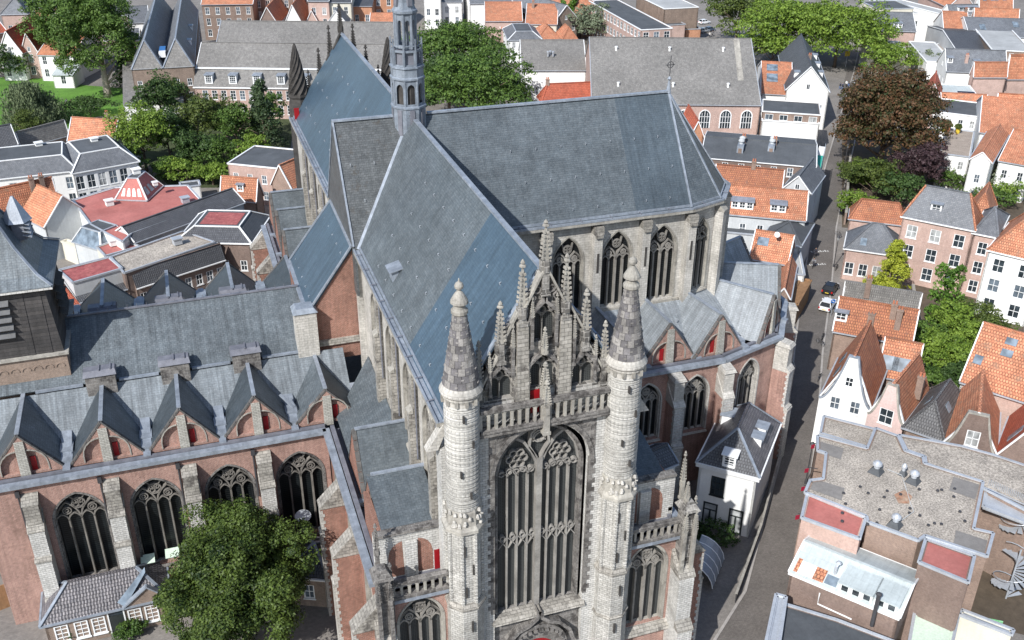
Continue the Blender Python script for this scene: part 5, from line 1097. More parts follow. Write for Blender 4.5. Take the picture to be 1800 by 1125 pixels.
# ------------------------------------------------------------------ right: brick mansion and neighbours
man = house('three-storey pink brick mansion with slate front roof and white sash windows', [(1587, 381), (1712, 406)], 10.2, 14.6, 'hip_u', rp=(1688, 337), wall='brick_pink', roof='slate_house', cols=3, wsz=(1.5, 2.0), bars=(2, 2), wz=1.0, sh=3.1, hp=.34, dorm=((.42, .3, 1.5, 1),), trim='tile_orange', gut='paint_white', rs={'L': 'tile_orange', 'R': 'tile_orange'})
house('narrow brick wing with small windows joined to the mansion', [(1712, 410), (1752, 418), (1764, 378)], 9.8, 12.5, 'hip_u', wall='brick_pink', roof='slate_house', cols=1, wsz=(1.3, 1.9), wz=.8, gut='paint_white')
house('white rendered town house with orange hip roof at the right edge', [(1738, 440), (1830, 462)], 9.8, 14.5, 'hip_v', rp=None, d=12, wall='render_white', roof='tile_orange', cols=2, wsz=(1.5, 2.0), gut='paint_white')
house('slate-roofed garden wing left of the mansion', [(1486, 437), (1584, 451)], 5, 8.4, 'hip_u', rp=(1582, 398), wall='brick_pink', roof='slate_house', cols=4, wsz=(1.3, 2), gut='paint_white', sky=((.3, .15, .9, .25),), hp=.5)
house('old orange roof behind the slate garden wing', [(1494, 385), (1590, 397)], 5.6, 8.4, 'hip_u', rp=(1588, 358), wall='brick_pink', roof='tile_brown', win='F', rows=1, hp=.3)
house('orange peaked roof behind the mansion', [(1700, 385), (1740, 392), (1750, 362)], 8, 12, 'hip_v', wall='brick_pink', roof='tile_orange', win='', hp=.4)
# street row, near
house('long house with ribbed grey tile roof facing the mansion garden', [(1482, 528), (1612, 549)], 6, 8.6, rp=(1618, 518), wall='brick_pink', roof='tile_grey', win='', chim=((.3, .5, .5),), hp=.4)
house('mottled orange-brown roof with two chimneys below the ribbed grey one', [(1466, 577), (1603, 602)], 6, 9.4, rp=(1610, 546), wall='brick_brown', roof='tile_brown', win='', chim=((.7, .35, .9), (.78, .2, 1.2)), dorm=((.06, .25, 1.5, 1),))
house('orange roof with two glass panels behind the white bell-gable house', [(1545, 655), (1608, 668)], 6, 9.5, rp=(1612, 605), wall='brick_brown', roof='tile_orange', win='', sky=((.25, .1, 1.8, .4), (.65, .1, 2.6, .4)))
bell = house('white bell-gabled house with steep orange roof by the street', [(1444, 694), (1531, 716)], 6.6, 12.2, 'gable_v', d=9.5, wall='render_white', roof='tile_brown', win='', sky=((.25, .25, 1.2, .18, 'L'), (.6, .25, 1.2, .18, 'L')), chim=((.5, .98, .6),), over=.1)
pk = house('pink bell-gabled house with orange roof next to the white one', [(1530, 722), (1588, 742)], 6.4, 10.4, 'gable_v', d=8.5, wall='render_pink', roof='tile_orange', win='', chim=((.95, .55, 2.2),), over=.1)
gy = house('small house with grey ribbed hip roof and skylights', [(1590, 752), (1657, 775)], 6.2, 9.4, 'hip_v', d=9, wall='brick_brown', roof='tile_anthracite', win='', hp=.45, sky=((.45, .35, 1.0, .25, 'L'), (.45, .35, 1.0, .25, 'R')))
bb = house('dark brick bell-gabled house with orange roof right of the grey hip', [(1657, 778), (1752, 800)], 6.2, 10.6, 'gable_v', d=9, wall='brick_dark', roof='tile_orange', win='', over=.1)
house('orange-red roof with slim skylight at the right edge of the row', [(1752, 800), (1850, 830)], 6.4, 11, 'gable_v', d=9, wall='brick_dark', roof='tile_red', win='', sky=((.2, .2, .9, .4, 'L'),))
fo = house('large orange-roofed house with white side wall above the green yard', [(1690, 668), (1830, 712)], 8, 13, 'gable_u', d=10, wall='brick_pink', roof='tile_orange', wl={'L': 'render_white'}, win='', sky=((.1, .3, .9, .15), (.4, .55, 1.2, .12), (.4, .75, 1.2, .12)))
def bell_gable(T, m, top=1.1, lift=.35, wins=()):
    """concave bell gable front standing before the roof end"""
    w = T['_w']; e, r = [(c.location, c) for c in T.children][0][0].z, 0
    ze = T['_e']; zr = T['_r']; pts = [(-.15, ze-.2)]; n = 8
    for i in range(n+1):
        t = i/n; x = -.15+(w/2-top/2+.15)*t; z = ze-.2+(zr-ze+lift)*(t**1.8); pts.append((x, z))
    pts = pts+[(w-x, z) for x, z in reversed(pts)]
    out = [(-.15, 0), (w+.15, 0)]+pts[::-1]
    o = mk('bell_gable', MB().wall(out, [rect_hole(*q) for q in wins], .35, True), T, m, (0, -.36, 0))
    mk('gable_coping', MB().ribbon(pts[1:-1], .2, -.06, .42), o, 'stone_trim' if m != 'render_white' else 'lead')
    for q in wins: window(T, q[0], q[1], q[2], q[3], (0, -.36), 0, (2, 2))
for T, ze, zr in ((bell, 6.6, 12.2), (pk, 6.4, 10.4), (bb, 6.2, 10.6)): T['_e'] = ze; T['_r'] = zr
bell_gable(bell, 'render_white', 1.0, .3, ((bell['_w']*.3, 5.4, 1.1, 1.6), (bell['_w']*.7, 5.4, 1.1, 1.6), (bell['_w']*.5, 8.6, .9, 1.2), (bell['_w']*.3, 2, 1.1, 1.7), (bell['_w']*.7, 2, 1.1, 1.7)))
bell_gable(pk, 'render_pink', 1.0, .3, ((pk['_w']*.5, 5.6, 1.5, 1.9),))
bell_gable(bb, 'brick_dark', 1.9, .2, ((bb['_w']*.5, 6.7, 1.3, 1.9),))

# ------------------------------------------------------------------ lower right: flat-roofed blocks
def block(label, pix, z, wall, roof, name='flat_roofed_building', cat='building', z0=0, edge='zinc', par=.25, group=None):
    """flat-roofed building with an irregular outline given by its roof corners"""
    P = [at(x, y, z) for x, y in pix]; c = sum(P, Vector())/len(P); T = thing(name, label, cat, (c.x, c.y, z0), 0, group)
    Q = [Vector((p.x-c.x, p.y-c.y, 0)) for p in P]
    ar = sum(Q[i].x*Q[(i+1) % len(Q)].y-Q[(i+1) % len(Q)].x*Q[i].y for i in range(len(Q)))
    if ar < 0: Q.reverse()
    for a, b in zip(Q, Q[1:]+Q[:1]):
        d = b-a; mk('wall', MB().wall([(0, 0), (d.length, 0), (d.length, z-z0), (0, z-z0)], (), .25), T, wall, a, math.atan2(d.y, d.x))
        mk('roof_edge', MB().bar(a+Vector((0, 0, z-z0)), b+Vector((0, 0, z-z0)), .26, par), T, edge)
    tri = tessellate_polygon([[Vector((q.x, q.y, 0)) for q in Q]]); mk('flat_roof', MB().add([(q.x, q.y, z-z0-.1) for q in Q], [tuple(t) for t in tri]), T, roof)
    return T
big = block('big shop building with pale gravel roof at lower right', [(1437, 766), (1524, 789), (1539, 753), (1578, 767), (1590, 793), (1622, 804), (1624, 815), (1728, 848), (1711, 930), (1746, 938), (1735, 978), (1626, 942), (1614, 950), (1526, 918), (1523, 908), (1415, 866), (1424, 845), (1447, 842), (1452, 797), (1437, 792)], 9, 'brick_brown', 'roof_gravel', 'shop', 'shop')
gx_ = block('rear wing with darker gravel roof behind the bell-gabled houses', [(1580, 765), (1690, 785), (1745, 800), (1820, 825), (1820, 905), (1733, 860), (1628, 815), (1626, 803), (1594, 792)], 8.6, 'brick_brown', 'roof_gravel', 'shop', 'shop')
block('small gravel roof piece at the foot of the white bell-gable house', [(1448, 732), (1545, 757), (1524, 786), (1442, 762)], 8.2, 'brick_brown', 'roof_gravel', 'shop', 'shop')
block('sunken roof box lined with red felt at the left of the shop roof', [(1419, 868), (1522, 911), (1511, 947), (1409, 910)], 8.85, 'brick_pink', 'bitumen_red', 'roof_box', 'roof box', 0)
block('sunken roof box lined with dark red felt beside the spiral stairs', [(1627, 948), (1713, 978), (1702, 1024), (1615, 988)], 8.85, 'brick_dark', 'bitumen_red', 'roof_box', 'roof box', 0)
for i, (x, y, r) in enumerate(((1540, 828, .62), (1587, 833, .36), (1605, 845, .6), (1573, 922, .58))):
    p = at(x, y, 9); T = thing('roof_fan', ['grey mushroom roof fan on a dark square kerb nearest the street', 'small round vent between the two larger roof fans', 'white mushroom roof fan beside the small round vent', 'pale roof fan near the front edge of the gravel roof'][i], 'roof fan', (p.x, p.y, 8.9), .5)
    mk('fan_base', MB().hexa([(-r, -r, 0), (r, -r, 0), (r, r, 0), (-r, r, 0)], [(-r*.5, -r*.5, .5), (r*.5, -r*.5, .5), (r*.5, r*.5, .5), (-r*.5, r*.5, .5)]), T, 'bitumen'); mk('fan_cowl', MB().lathe([(r*.45, .45), (r*.45, .8), (r*.75, .85), (r*.7, 1.05), (r*.3, 1.25), (.05, 1.3)], 12), T, 'zinc')
for i, (x, y, a) in enumerate(((1465, 745, .2), (1462, 815, .1), (1465, 868, 0), (1693, 862, .1), (1700, 950, .1))):
    pass
def mat_patch(par, pix, z):
    P = [at(x, y, z) for x, y in pix]; o = par.location; mk('roofing_mat', MB().add([(p.x-o.x, p.y-o.y, z-o.z) for p in P], [(0, 1, 2, 3)]), par, 'bitumen_pale' if 0 else 'mat_grey')
mat('mat_grey', (.2, .19, .18), .9, .15, 1.5)
mat_patch(big, [(1442, 776), (1483, 788), (1478, 808), (1440, 795)][::-1], 8.93); mat_patch(big, [(1432, 842), (1485, 858), (1479, 880), (1424, 860)][::-1], 8.93)
mat_patch(big, [(1676, 838), (1722, 852), (1714, 878), (1668, 862)][::-1], 8.93); mat_patch(big, [(1680, 932), (1736, 950), (1730, 975), (1675, 962)][::-1], 8.93)
P = [at(*q, 9) for q in ((1572, 868), (1590, 860), (1604, 872), (1598, 884), (1580, 884))]; o = big.location
mat('rust_stain', (.3, .13, .07), .95, .35, 2.5, None, (.36, .27, .2)); mk('rust_stain', MB().add([(p.x-o.x, p.y-o.y, 8.94) for p in P], [(4, 3, 2, 1, 0)]), big, 'rust_stain')
mk('roof_cable', MB().tube([at(x, y, 9)-o+Vector((0, 0, .06)) for x, y in ((1560, 826), (1585, 836), (1592, 858), (1600, 885), (1606, 900), (1585, 915))], .03, 5), big, 'render_grey')
wr_ = random.Random(5); dm_ = MB().lathe([(.16, 0), (.14, .12), (.02, .14)], 7).mesh('roof_drain', 'iron')
for i in range(26):
    p = at(wr_.uniform(1480, 1700), wr_.uniform(850, 925), 9); mk('roof_drain', dm_, big, None, (p.x-o.x, p.y-o.y, 8.92))
for x, y in ((1429, 784), (1418, 826), (1412, 858), (1402, 908)):
    p = at(x, y, 8); T = thing('red_flag', {784: 'red flag box on the street front, farthest from the viewer', 826: 'red flag box second along the shop street front', 858: 'red flag box third along the shop street front', 908: 'red flag box nearest the white roof'}[y], 'flag', (p.x, p.y, 7.4)); mk('banner', MB().box(-.2, .2, -.03, .03, .3, .75), T, 'flag_red'); mk('bracket', MB().bar((0, 0, .95), (.8, -.6, .95), .06, .06), T, 'iron')
mat('canopy_glass', (.3, .33, .36), .25, .1); mat('tarp_blue', (.03, .15, .4), .5, .1)
wr2 = house('house with white sheet roof and dormers at lower right', [(1389, 1006), (1580, 1086), (1612, 1006)], 6.4, 7.5, 'gable_u', wall='brick_dark', roof='roof_white', win='', over=.1, gut='paint_white')
block('dark flat-roofed house at the bottom edge right of the street', [(1378, 1062), (1470, 1090), (1575, 1130), (1560, 1200), (1350, 1180)], 5.2, 'brick_dark', 'bitumen', 'house', 'house')
block('zinc-edged narrow canopy at the bottom edge beside the street', [(1364, 1045), (1382, 1050), (1370, 1130), (1346, 1130)], 5.6, 'zinc', 'zinc', 'canopy', 'canopy')
block('mint painted yard wall block at the bottom right', [(1612, 1052), (1684, 1085), (1672, 1140), (1598, 1130)], 3.4, 'render_mint', 'render_mint', 'yard_wall', 'wall')
block('cream yard wall at the bottom right corner', [(1690, 1072), (1782, 1108), (1778, 1116), (1686, 1080)], 3.2, 'render_cream', 'lead', 'yard_wall', 'wall')
for k, (x, y, w) in enumerate(((1490, 1040, 1.2), (1547, 1070, .9), (1562, 1077, .9))): pass
w, d = wr2['_w'], wr2['_d']
def onroof(x0, x1, t0, t1, m, nm='roof_panel', up=.16):
    g = lambda x, t: (x*w, t*d/2, 6.4+1.1*t+up); mk(nm, MB().slab([g(x0, t0), g(x1, t0), g(x1, t1), g(x0, t1)], .08), wr2, m)
onroof(.06, .2, .04, .42, 'render_white', 'white_skylight'); onroof(.2, .3, .04, .42, 'tile_orange', 'tile_patch'); onroof(.02, .055, .04, .46, 'tile_orange', 'tile_patch'); onroof(.31, .42, .06, .34, 'skylight_glass', 'skylight')
dormer(wr2, w*.6, .1, 6.3, 0, w*.3, 1.2, 2.4, (1, 1), 'paint_white', 'roof_white', 3); dormer(wr2, w*.87, .1, 6.3, 0, w*.2, 1.2, 2.4, (1, 1), 'paint_white', 'roof_white', 2)
mk('drain_pipe', MB().tube([(w*.3, -.1, 5.6), (w*.3, -.1, 4.4), (w*.62, -.1, 4.3)], .07, 6), wr2, 'paint_white')
p = at(1468, 1008, 7.0); q = thing('roof_vent_pipe', 'grey bent vent pipe standing on the white roof', 'vent pipe', (p.x, p.y, 6.9)); mk('pipe', MB().tube([(0, 0, 0), (0, 0, .9), (.25, .1, 1.15)], .14, 8), q, 'zinc'); mk('cowl', MB().lathe([(.2, 1.0), (.26, 1.1), (.1, 1.3)], 8, (.25, .1)), q, 'zinc')
p = at(1532, 1100, 5.2); q = thing('stove_pipe', 'tall black stove pipe against the dark brick wall', 'chimney', (p.x, p.y, 5.2)); mk('pipe', MB().tube([(0, 0, 0), (0, 0, 3.4)], .16, 8), q, 'iron'); mk('cap', MB().lathe([(.24, 3.35), (.24, 3.5), (.1, 3.6)], 8), q, 'iron')
# spiral stairs at the right edge
base = at(1765, 1010, 0)
def spiral(label, px, py, z0, z1, r=1.25):
    c = at(px, py, z0); T = thing('spiral_staircase', label, 'staircase', (c.x, c.y, z0)); n = int((z1-z0)/.2)
    mk('centre_post', MB().tube([(0, 0, 0), (0, 0, z1-z0+1)], .08, 8), T, 'zinc')
    tm = MB().hexa([(.06, -.05, -.03), (r, -.22, -.03), (r, .22, -.03), (.06, .05, -.03)], [(.06, -.05, .02), (r, -.22, .02), (r, .22, .02), (.06, .05, .02)]).mesh('tread', 'zinc')
    rail = []
    for i in range(n):
        a = i*.36; mk('tread', tm, T, None, (0, 0, .2*i+.2), a); rail.append((r*math.cos(a), r*math.sin(a), .2*i+1.1))
    mk('handrail', MB().tube(rail, .04, 5), T, 'zinc')
    return T
spiral('grey steel spiral staircase at right, lower flight', 1768, 1052, 0, 4.8, 1.6); spiral('grey steel spiral staircase at right, upper flight by the grated landing', 1782, 955, 4.4, 8.2, 1.6)
sheet('yard', line([(1735, 975), (1830, 1000), (1830, 1125), (1690, 1085)]), .01, 'soil')
gt = block('grey steel landing with railing beside the gravel roof', [(1733, 862), (1820, 898), (1820, 925), (1728, 890)], 8.2, 'zinc', 'zinc', 'steel_landing', 'landing', 7.9)
rl_ = MB()
for i in range(26):
    t = i/25; a, b = at(1736, 858, 8.2), at(1815, 893, 8.2); p = a.lerp(b, t)-gt.location; rl_.bar(p, p+Vector((0, 0, 1.0)), .04, .04)
a, b = at(1736, 858, 9.2)-gt.location, at(1815, 893, 9.2)-gt.location; rl_.bar(a, b, .06, .06); mk('railing', rl_, gt, 'zinc')

# white house at the church front: openings and dormers
w, d = wh['_w'], wh['_d']
for (x, z, ww, hh, kind) in ((w*.36, 4.1, 1.35, 2.2, 'dark'),): window(wh, x, z, ww, hh, (0, -.12), 0, (3, 3), kind)
for x in (w*.28, w*.74):
    dr = mk('garden_door', MB().box(-.72, .72, -.06, .02, 0, 3.0), wh, 'paint_dark', (x, -.01, 0)); mk('door_glass', MB().box(-.55, -.1, -.09, -.05, .3, 2.1).box(.1, .55, -.09, -.05, .3, 2.1).box(-.55, .55, -.09, -.05, 2.3, 2.85), dr, 'window_curtain')
mk('cornice', MB().box(-.3, w+.3, -.32, .02, 7.1, 7.5), wh, 'paint_white')
dormer(wh, w/2, -.05, 7.75, 0, 1.3, 1.45, 1.6, (2, 4), 'paint_white', 'paint_white')
for y in (.42, .62): dormer(wh, w-.55, d*y, 8.0, math.pi/2, 1.1, 1.5, 2.0, (2, 2), 'paint_white', 'lead')
dormer(wh, .5, d*.7, 8.2, -math.pi/2, 1.6, 1.4, 2.0, (2, 2), 'paint_white', 'lead')
hg = thing('garden_hedge', 'clipped dark hedge in front of the white house', 'hedge', (at(1255, 950).x, at(1255, 950).y, 0), wh.rotation_euler.z)
me = crown_mesh(2.6, .8, 2600, .22, 5, 'column'); me.materials.append(MAT['leaf_dark']); mk('foliage', me, hg, None, (0, 0, .8))
p = at(1240, 1010); sh = thing('curved_glass_canopy', 'curved pale glass bicycle canopy beside the right front corner of the church', 'canopy', (p.x, p.y, 0), wh.rotation_euler.z)
cv = [(2.4*math.cos(t), 2.4*math.sin(t)+.3) for t in (.1, .4, .7, 1.0, 1.3, 1.57)]
b = MB()
for (x0, z0), (x1, z1) in zip(cv, cv[1:]): b.add([(x0-1.2, -2.2, z0), (x1-1.2, -2.2, z1), (x1-1.2, 2.2, z1), (x0-1.2, 2.2, z0)], [(0, 1, 2, 3)])
mk('canopy_sheet', b, sh, 'canopy_glass')
for y in (-2.2, -1.1, 0, 1.1, 2.2): mk('canopy_rib', MB().tube([(x-1.2, y, z+.02) for x, z in cv], .05, 5), sh, 'paint_white')
p = at(1190, 810, 7); ng = house('dark ribbed lean-to roof tucked behind the right turret', [(1130, 835), (1188, 812), (1160, 780)], 8.6, 9.6, 'gable_u', wall='render_white', roof='tile_dark', win='', trim='lead')

# ================================================================== left of the nave
low = house('low house with glossy plum pantile roof against the aisle wall', [(77, 1098), (292, 1049)], 3.0, 5.0, 'hip_u', rp=(212, 1003), wall='brick_tower', roof='tile_plum', name='house', win='', gut='lead', over=.3, trim='lead', hp=.45)
w = low['_w']
for x in (.12, .28, .42, .72, .86): window(low, w*x, .7, 1.1, 1.8, (0, -.1), 0, (2, 4))
dd = mk('house_door', MB().box(-.6, .6, -.08, .02, 0, 2.25), low, 'paint_dark', (w*.57, -.02, 0)); mk('door_frame', MB().ribbon([(-.65, 0), (-.65, 2.8), (.65, 2.8), (.65, 0)], .12, -.12, .05), dd, 'paint_white'); mk('fan_light', MB().box(-.6, .6, -.05, .0, 2.3, 2.75), dd, 'window_glass')
gl = mk('glazed_gable', MB().slab([(w*.66, -.35, 3.2), (w*.86, 1.5, 4.95), (w*.86, 1.9, 5.2), (w*.6, .1, 3.5)], .08), low, 'skylight_glass')
mk('pediment', MB().prism([(w*.66, -.25, 3.1), (w*1.02, -.25, 3.1), (w*.86, -.25, 4.7)], (0, .2, 0)), low, 'brick_tower')
for x in (.64, 1.04): mk('pediment_coping', MB().bar((w*x, -.2, 3.1), (w*.86, -.2, 4.85), .5, .12), low, 'lead')
dk = house('dark tiled lean-to with rooftop dish in the corner by the transept', [(505, 1012), (576, 1018), (572, 950)], 3.4, 5.2, 'hip_u', wall='brick_tower', roof='tile_dark', win='F', rows=1, gut='paint_white', trim='lead')
ds = mk('dish_antenna', MB().lathe([(.05, 0), (.5, .06), (.75, .2)], 14), dk, 'zinc', (dk['_w']*.1, dk['_d']*.9, 6.4)); ds.rotation_euler = (.2, .1, 0); mk('dish_mast', MB().tube([(dk['_w']*.1, dk['_d']*.9, 5), (dk['_w']*.1, dk['_d']*.9, 6.4)], .06), dk, 'iron')
for i, (x, y) in enumerate(((260, 984), (303, 973))):
    p = atY(x, y, YA-.35); T = thing('glass_hood', ['pale green square hood over the aisle window ledge, left one', 'pale green square hood over the aisle window ledge, right one'][i], 'hood', p); mk('sheet', MB().slab([(-.6, -.5, 0), (.6, -.5, 0), (.6, .5, .25), (-.6, .5, .25)], .06), T, 'render_mint'); mk('stay', MB().bar((0, .5, .2), (0, .1, -.5), .05, .05), T, 'iron')
sk = thing('rusty_skip', 'rusty brown board fence panel at the bottom left corner', 'fence', (at(32, 1060).x, at(32, 1060).y, 0), .3); mk('panel', MB().box(-1.8, 1.8, -.05, .05, 0, 2.6), sk, 'wood_brown')
for x in (-1.75, 0, 1.75): mk('post', MB().box(x-.08, x+.08, .05, .2, 0, 2.7), sk, 'wood_brown')
sc_ = thing('scaffold', 'steel pipe scaffold at the left edge of the picture', 'scaffold', (at(8, 1010).x, at(8, 1010).y, 0), .1)
for x in (-1.2, 0, 1.2):
    for y in (-.6, .6): mk('standard', MB().tube([(x, y, 0), (x, y, 9)], .05), sc_, 'zinc')
for z in (2, 4, 6, 8): mk('deck', MB().box(-1.3, 1.3, -.6, .6, z, z+.06), sc_, 'deck_wood')
mk('brace', MB().tube([(-1.2, -.62, 2), (1.2, -.62, 4), (-1.2, -.62, 6)], .04), sc_, 'zinc')

# ------------------------------------------------------------------ left: courtyard buildings
house('long black pantile building with gravel flat top beyond the nave', [(240, 507), (394, 457)], 6.4, 8.8, 'mono', bp=(376, 430), wall='brick_dark', roof='tile_dark', win='F', cols=8, rows=2, gut='paint_white', gw=0)
block('gravel flat roof between the black pantiles and the red roofs', [(195, 452), (322, 407), (377, 426), (218, 480)], 8.9, 'brick_dark', 'roof_gravel', 'flat_roofed_house', 'building')
block('flat-roofed house with square red sedum roof near the belfry', [(103, 475), (192, 452), (215, 472), (128, 497)], 9, 'render_grey', 'sedum', 'flat_roofed_house', 'building')
house('black tiled slope with red tiled edge below the square sedum roof', [(140, 532), (222, 508), (216, 478)], 6.5, 8.4, 'mono', wall='brick_dark', roof='tile_dark', win='')
house('steep red tiled roof strip beside the belfry', [(118, 548), (142, 540), (128, 500)], 6, 8.4, 'mono', wall='brick_brown', roof='tile_red', win='')
sr = house('house with red sedum top, dark tiled skirts and white eaves near the transept', [(312, 425), (440, 428), (430, 380)], 8.2, 9.8, 'trunc', wall='brick_dark', roof='tile_dark', hp=.2, rows=2, gut='paint_white')
mk('sedum_mat', MB().box(sr['_w']*.24, sr['_w']*.76, sr['_d']*.28, sr['_d']*.72, 9.8, 9.9), sr, 'sedum')
house('long low roof of dark tiles running up to the garden', [(236, 425), (428, 355), (405, 338)], 6.4, 8, 'gable_u', wall='render_grey', roof='tile_dark', win='', gut='zinc')
block('wide flat roof covered in red felt in the courtyard', [(128, 352), (200, 330), (330, 326), (352, 350), (300, 385), (232, 410), (215, 425), (160, 395)], 7.2, 'render_white', 'bitumen_red', 'flat_roofed_building', 'building')
block('smaller flat red felt roof with yellow-green moss edge', [(170, 434), (212, 420), (245, 433), (185, 450)], 6, 'render_cream', 'bitumen_red', 'flat_roofed_building', 'building')
ln = house('red felt-covered roof lantern with slanted white windows', [(203, 351), (258, 353), (312, 328)], 7.3, 10.3, 'trunc', base=7.1, wall='render_white', roof='bitumen_red', hp=.34, win='', name='roof_lantern', cat='roof lantern', over=.05)
for i in range(4): mk('slanted_window', MB().slab([(ln['_w']*(.18+.18*i), .3, .7), (ln['_w']*(.3+.18*i), .3, .7), (ln['_w']*(.3+.15*i), .95, 1.8), (ln['_w']*(.24+.15*i), .95, 1.8)], -.1), ln, 'window_curtain')
for i in range(3): mk('slanted_window', MB().slab([(ln['_w']-.3, ln['_d']*(.15+.25*i), .7), (ln['_w']-.3, ln['_d']*(.33+.25*i), .7), (ln['_w']-.95, ln['_d']*(.32+.2*i), 1.8), (ln['_w']-.95, ln['_d']*(.22+.2*i), 1.8)], -.1), ln, 'window_curtain')
for i, (x, y, z) in enumerate(((193, 360, 7.2), (326, 355, 7.2), (240, 305, 10.3), (273, 325, 9), (200, 430, 6.1), (312, 428, 9), (69, 258, 9.2), (166, 250, 9.2))):
    p = at(x, y, z); T = thing('roof_box', ['white vent box on the red felt roof nearest the grey gable', 'grey vent box at the right edge of the red felt roof', 'white box on top of the red roof lantern', 'small white cowl box on the side of the red lantern', 'white box on the small mossy red roof', 'grey air-conditioning unit on the gravel roof', 'white vent box on the flat top at far left', 'white vent box on the flat top by the orange roof'][i], 'vent box', (p.x, p.y, z-.05), .3)
    s = .8 if i != 3 else .5; mk('body', MB().box(-s*.7, s*.7, -s*.6, s*.6, 0, s), T, 'render_white' if i not in (1, 5) else 'zinc'); mk('lid', MB().box(-s*.9, s*.9, -s*.75, s*.75, s, s+.15), T, 'paint_white' if i not in (1, 5) else 'zinc')
gg = house('pale grey gabled house with orange roof facing the courtyard', [(79, 398), (156, 374)], 6, 9.8, 'gable_v', d=7.5, wall='render_grey', roof='tile_orange', win='')
house('long orange pantile roof at the left edge', [(-20, 375), (100, 348)], 7, 10.2, rp=(92, 318), wall='render_white', roof='tile_orange', chim=((.85, .35, .8), (.7, .3, .8)), win='')
house('small low orange roof beside the belfry', [(18, 408), (45, 402)], 5, 6.6, rp=(42, 390), wall='render_white', roof='tile_orange', win='')
house('grey glazed roof light box beside the pale grey gable', [(130, 425), (178, 440), (205, 412)], 5, 7.2, 'trunc', wall='render_grey', roof='skylight_glass', win='', hp=.2, name='roof_light', cat='roof light')
house('small cream courtyard wall with potted plants', [(108, 425), (172, 452), (176, 446)], 3, kind='flat', wall='render_cream', roof='render_cream', win='', name='yard_wall', cat='wall', gut='render_cream')
e1 = house('white building with grey hipped skirts and flat top at the left edge', [(-30, 318), (135, 300), (160, 262)], 7, 9.4, 'trunc', wall='render_white', roof='slate_house', hp=.17, wsz=(1.3, 2.2), gut='paint_white', rows=2)
e2 = house('white arched-window wing with grey tiled roof by the garden trees', [(128, 305), (243, 284), (205, 252)], 7, 9.4, 'trunc', wall='render_white', roof='slate_house', hp=.2, wsz=(1.4, 2.4), gut='paint_white', rows=2, cols=6)
house('orange-roofed house with rooftop terrace rail in the garden', [(120, 246), (200, 252)], 6, 9.6, rp=(203, 212), wall='render_white', roof='tile_orange', win='', chim=((.75, .6, .3),), trim='zinc')
house('dark ribbed roof left of the orange garden house', [(35, 252), (118, 230)], 5, 7, rp=(115, 214), wall='brick_brown', roof='tile_grey', win='')
house('mossy dark roof at the left edge by the weeping tree', [(-25, 262), (30, 252)], 6, 9, rp=(20, 232), wall='brick_brown', roof='tile_dark', win='')
house('brick house with dark flat roof and white windows in the garden', [(400, 288), (500, 298), (502, 262)], 7, kind='flat', wall='brick_pink', roof='bitumen', cols=4, gut='paint_white', rows=2)
house('orange roof with small white dormer behind the far transept', [(388, 345), (450, 350)], 5, 8, rp=(452, 315), wall='brick_brown', roof='tile_orange', dorm=((.55, .3, 1.2, 1),), win='')
house('orange gable roof against the far transept aisle', [(478, 322), (512, 330), (508, 285)], 6, 9.5, 'gable_v', wall='brick_brown', roof='tile_orange', win='')
house('white garden bathhouse wall in the trees behind the transept', [(318, 330), (352, 326), (345, 318)], 3, kind='flat', wall='render_white', roof='bitumen', win='', name='garden_shed', cat='shed')

# ------------------------------------------------------------------ top left: long grey-roofed building and row houses
lg = house('long building with grey tiled upper roof and tall windows behind the garden', [(346, 118), (700, 122)], 10.5, 14.5, rp=(692, 79), wall='brick_pink', roof='tile_grey', win='', gut='paint_white', name='long_building', cat='building')
w = lg['_w']
mk('lower_roof', MB().slab([(-.3, -3.6, 7.0), (w, -3.6, 7.0), (w, -.2, 10.4), (-.3, -.2, 10.4)], .12), lg, 'tile_grey'); mk('lead_strip', MB().box(-.2, w, -.7, -.1, 10.3, 10.55), lg, 'paint_white')
fw = [(2.2+2.05*i, z) for i in range(int(w/2.05)-2) for z in (1.0, 4.2)]
mk('front_wall', MB().wall([(0, 0), (w, 0), (w, 7.0), (0, 7.0)], [rect_hole(x, z, 1.25, 2.1) for x, z in fw], .3), lg, 'brick_pink', (0, -3.4, 0)); mk('eaves_board', MB().box(-.3, w, -3.75, -3.4, 6.8, 7.05), lg, 'paint_white')
for x, z in fw: window(lg, x, z, 1.25, 2.1, (0, -3.4), 0, (2, 3))
for i in range(8): dormer(lg, 3.2+5.3*i, -3.0, 7.6, 0, 1.7, 2.0, 2.4, (3, 4), 'paint_white', 'lead')
house('second long grey tiled roof parallel behind the first', [(381, 77), (705, 80)], 11, 15, rp=(700, 40), wall='brick_tower', roof='tile_grey', win='', trim='zinc')
mm = house('building with twin parallel slate roofs and a hidden valley', [(231, 123), (341, 117), (358, 18)], 11, 11.3, 'flat', wall='brick_tower', roof='bitumen', win='FR', rows=3, name='twin_roofed_building', cat='building', gut='zinc')
w, d = mm['_w'], mm['_d']
for s in (0, 1):
    x0, x1 = (0, w/2) if s == 0 else (w/2, w); xm = (x0+x1)/2
    for poly in ([(x0-.2, -.2, 11), (x0-.2, d, 11), (xm, d, 16.5), (xm, 3.4, 16.5)], [(x1+.2, -.2, 11), (x1+.2, d, 11), (xm, d, 16.5), (xm, 3.4, 16.5)], [(x0-.2, -.2, 11), (x1+.2, -.2, 11), (xm, 3.4, 16.5)]): mk('roof_slope', MB().slab(poly, .15), mm, 'slate_house' if poly[1][1] > 1 else 'tile_grey')
    mk('ridge_lead', MB().bar((xm, 3.4, 16.6), (xm, d, 16.6), .35, .14), mm, 'lead')
    for x in (x0, x1): mk('hip_lead', MB().bar((x, -.2, 11.1), (xm, 3.4, 16.6), .3, .14), mm, 'lead')
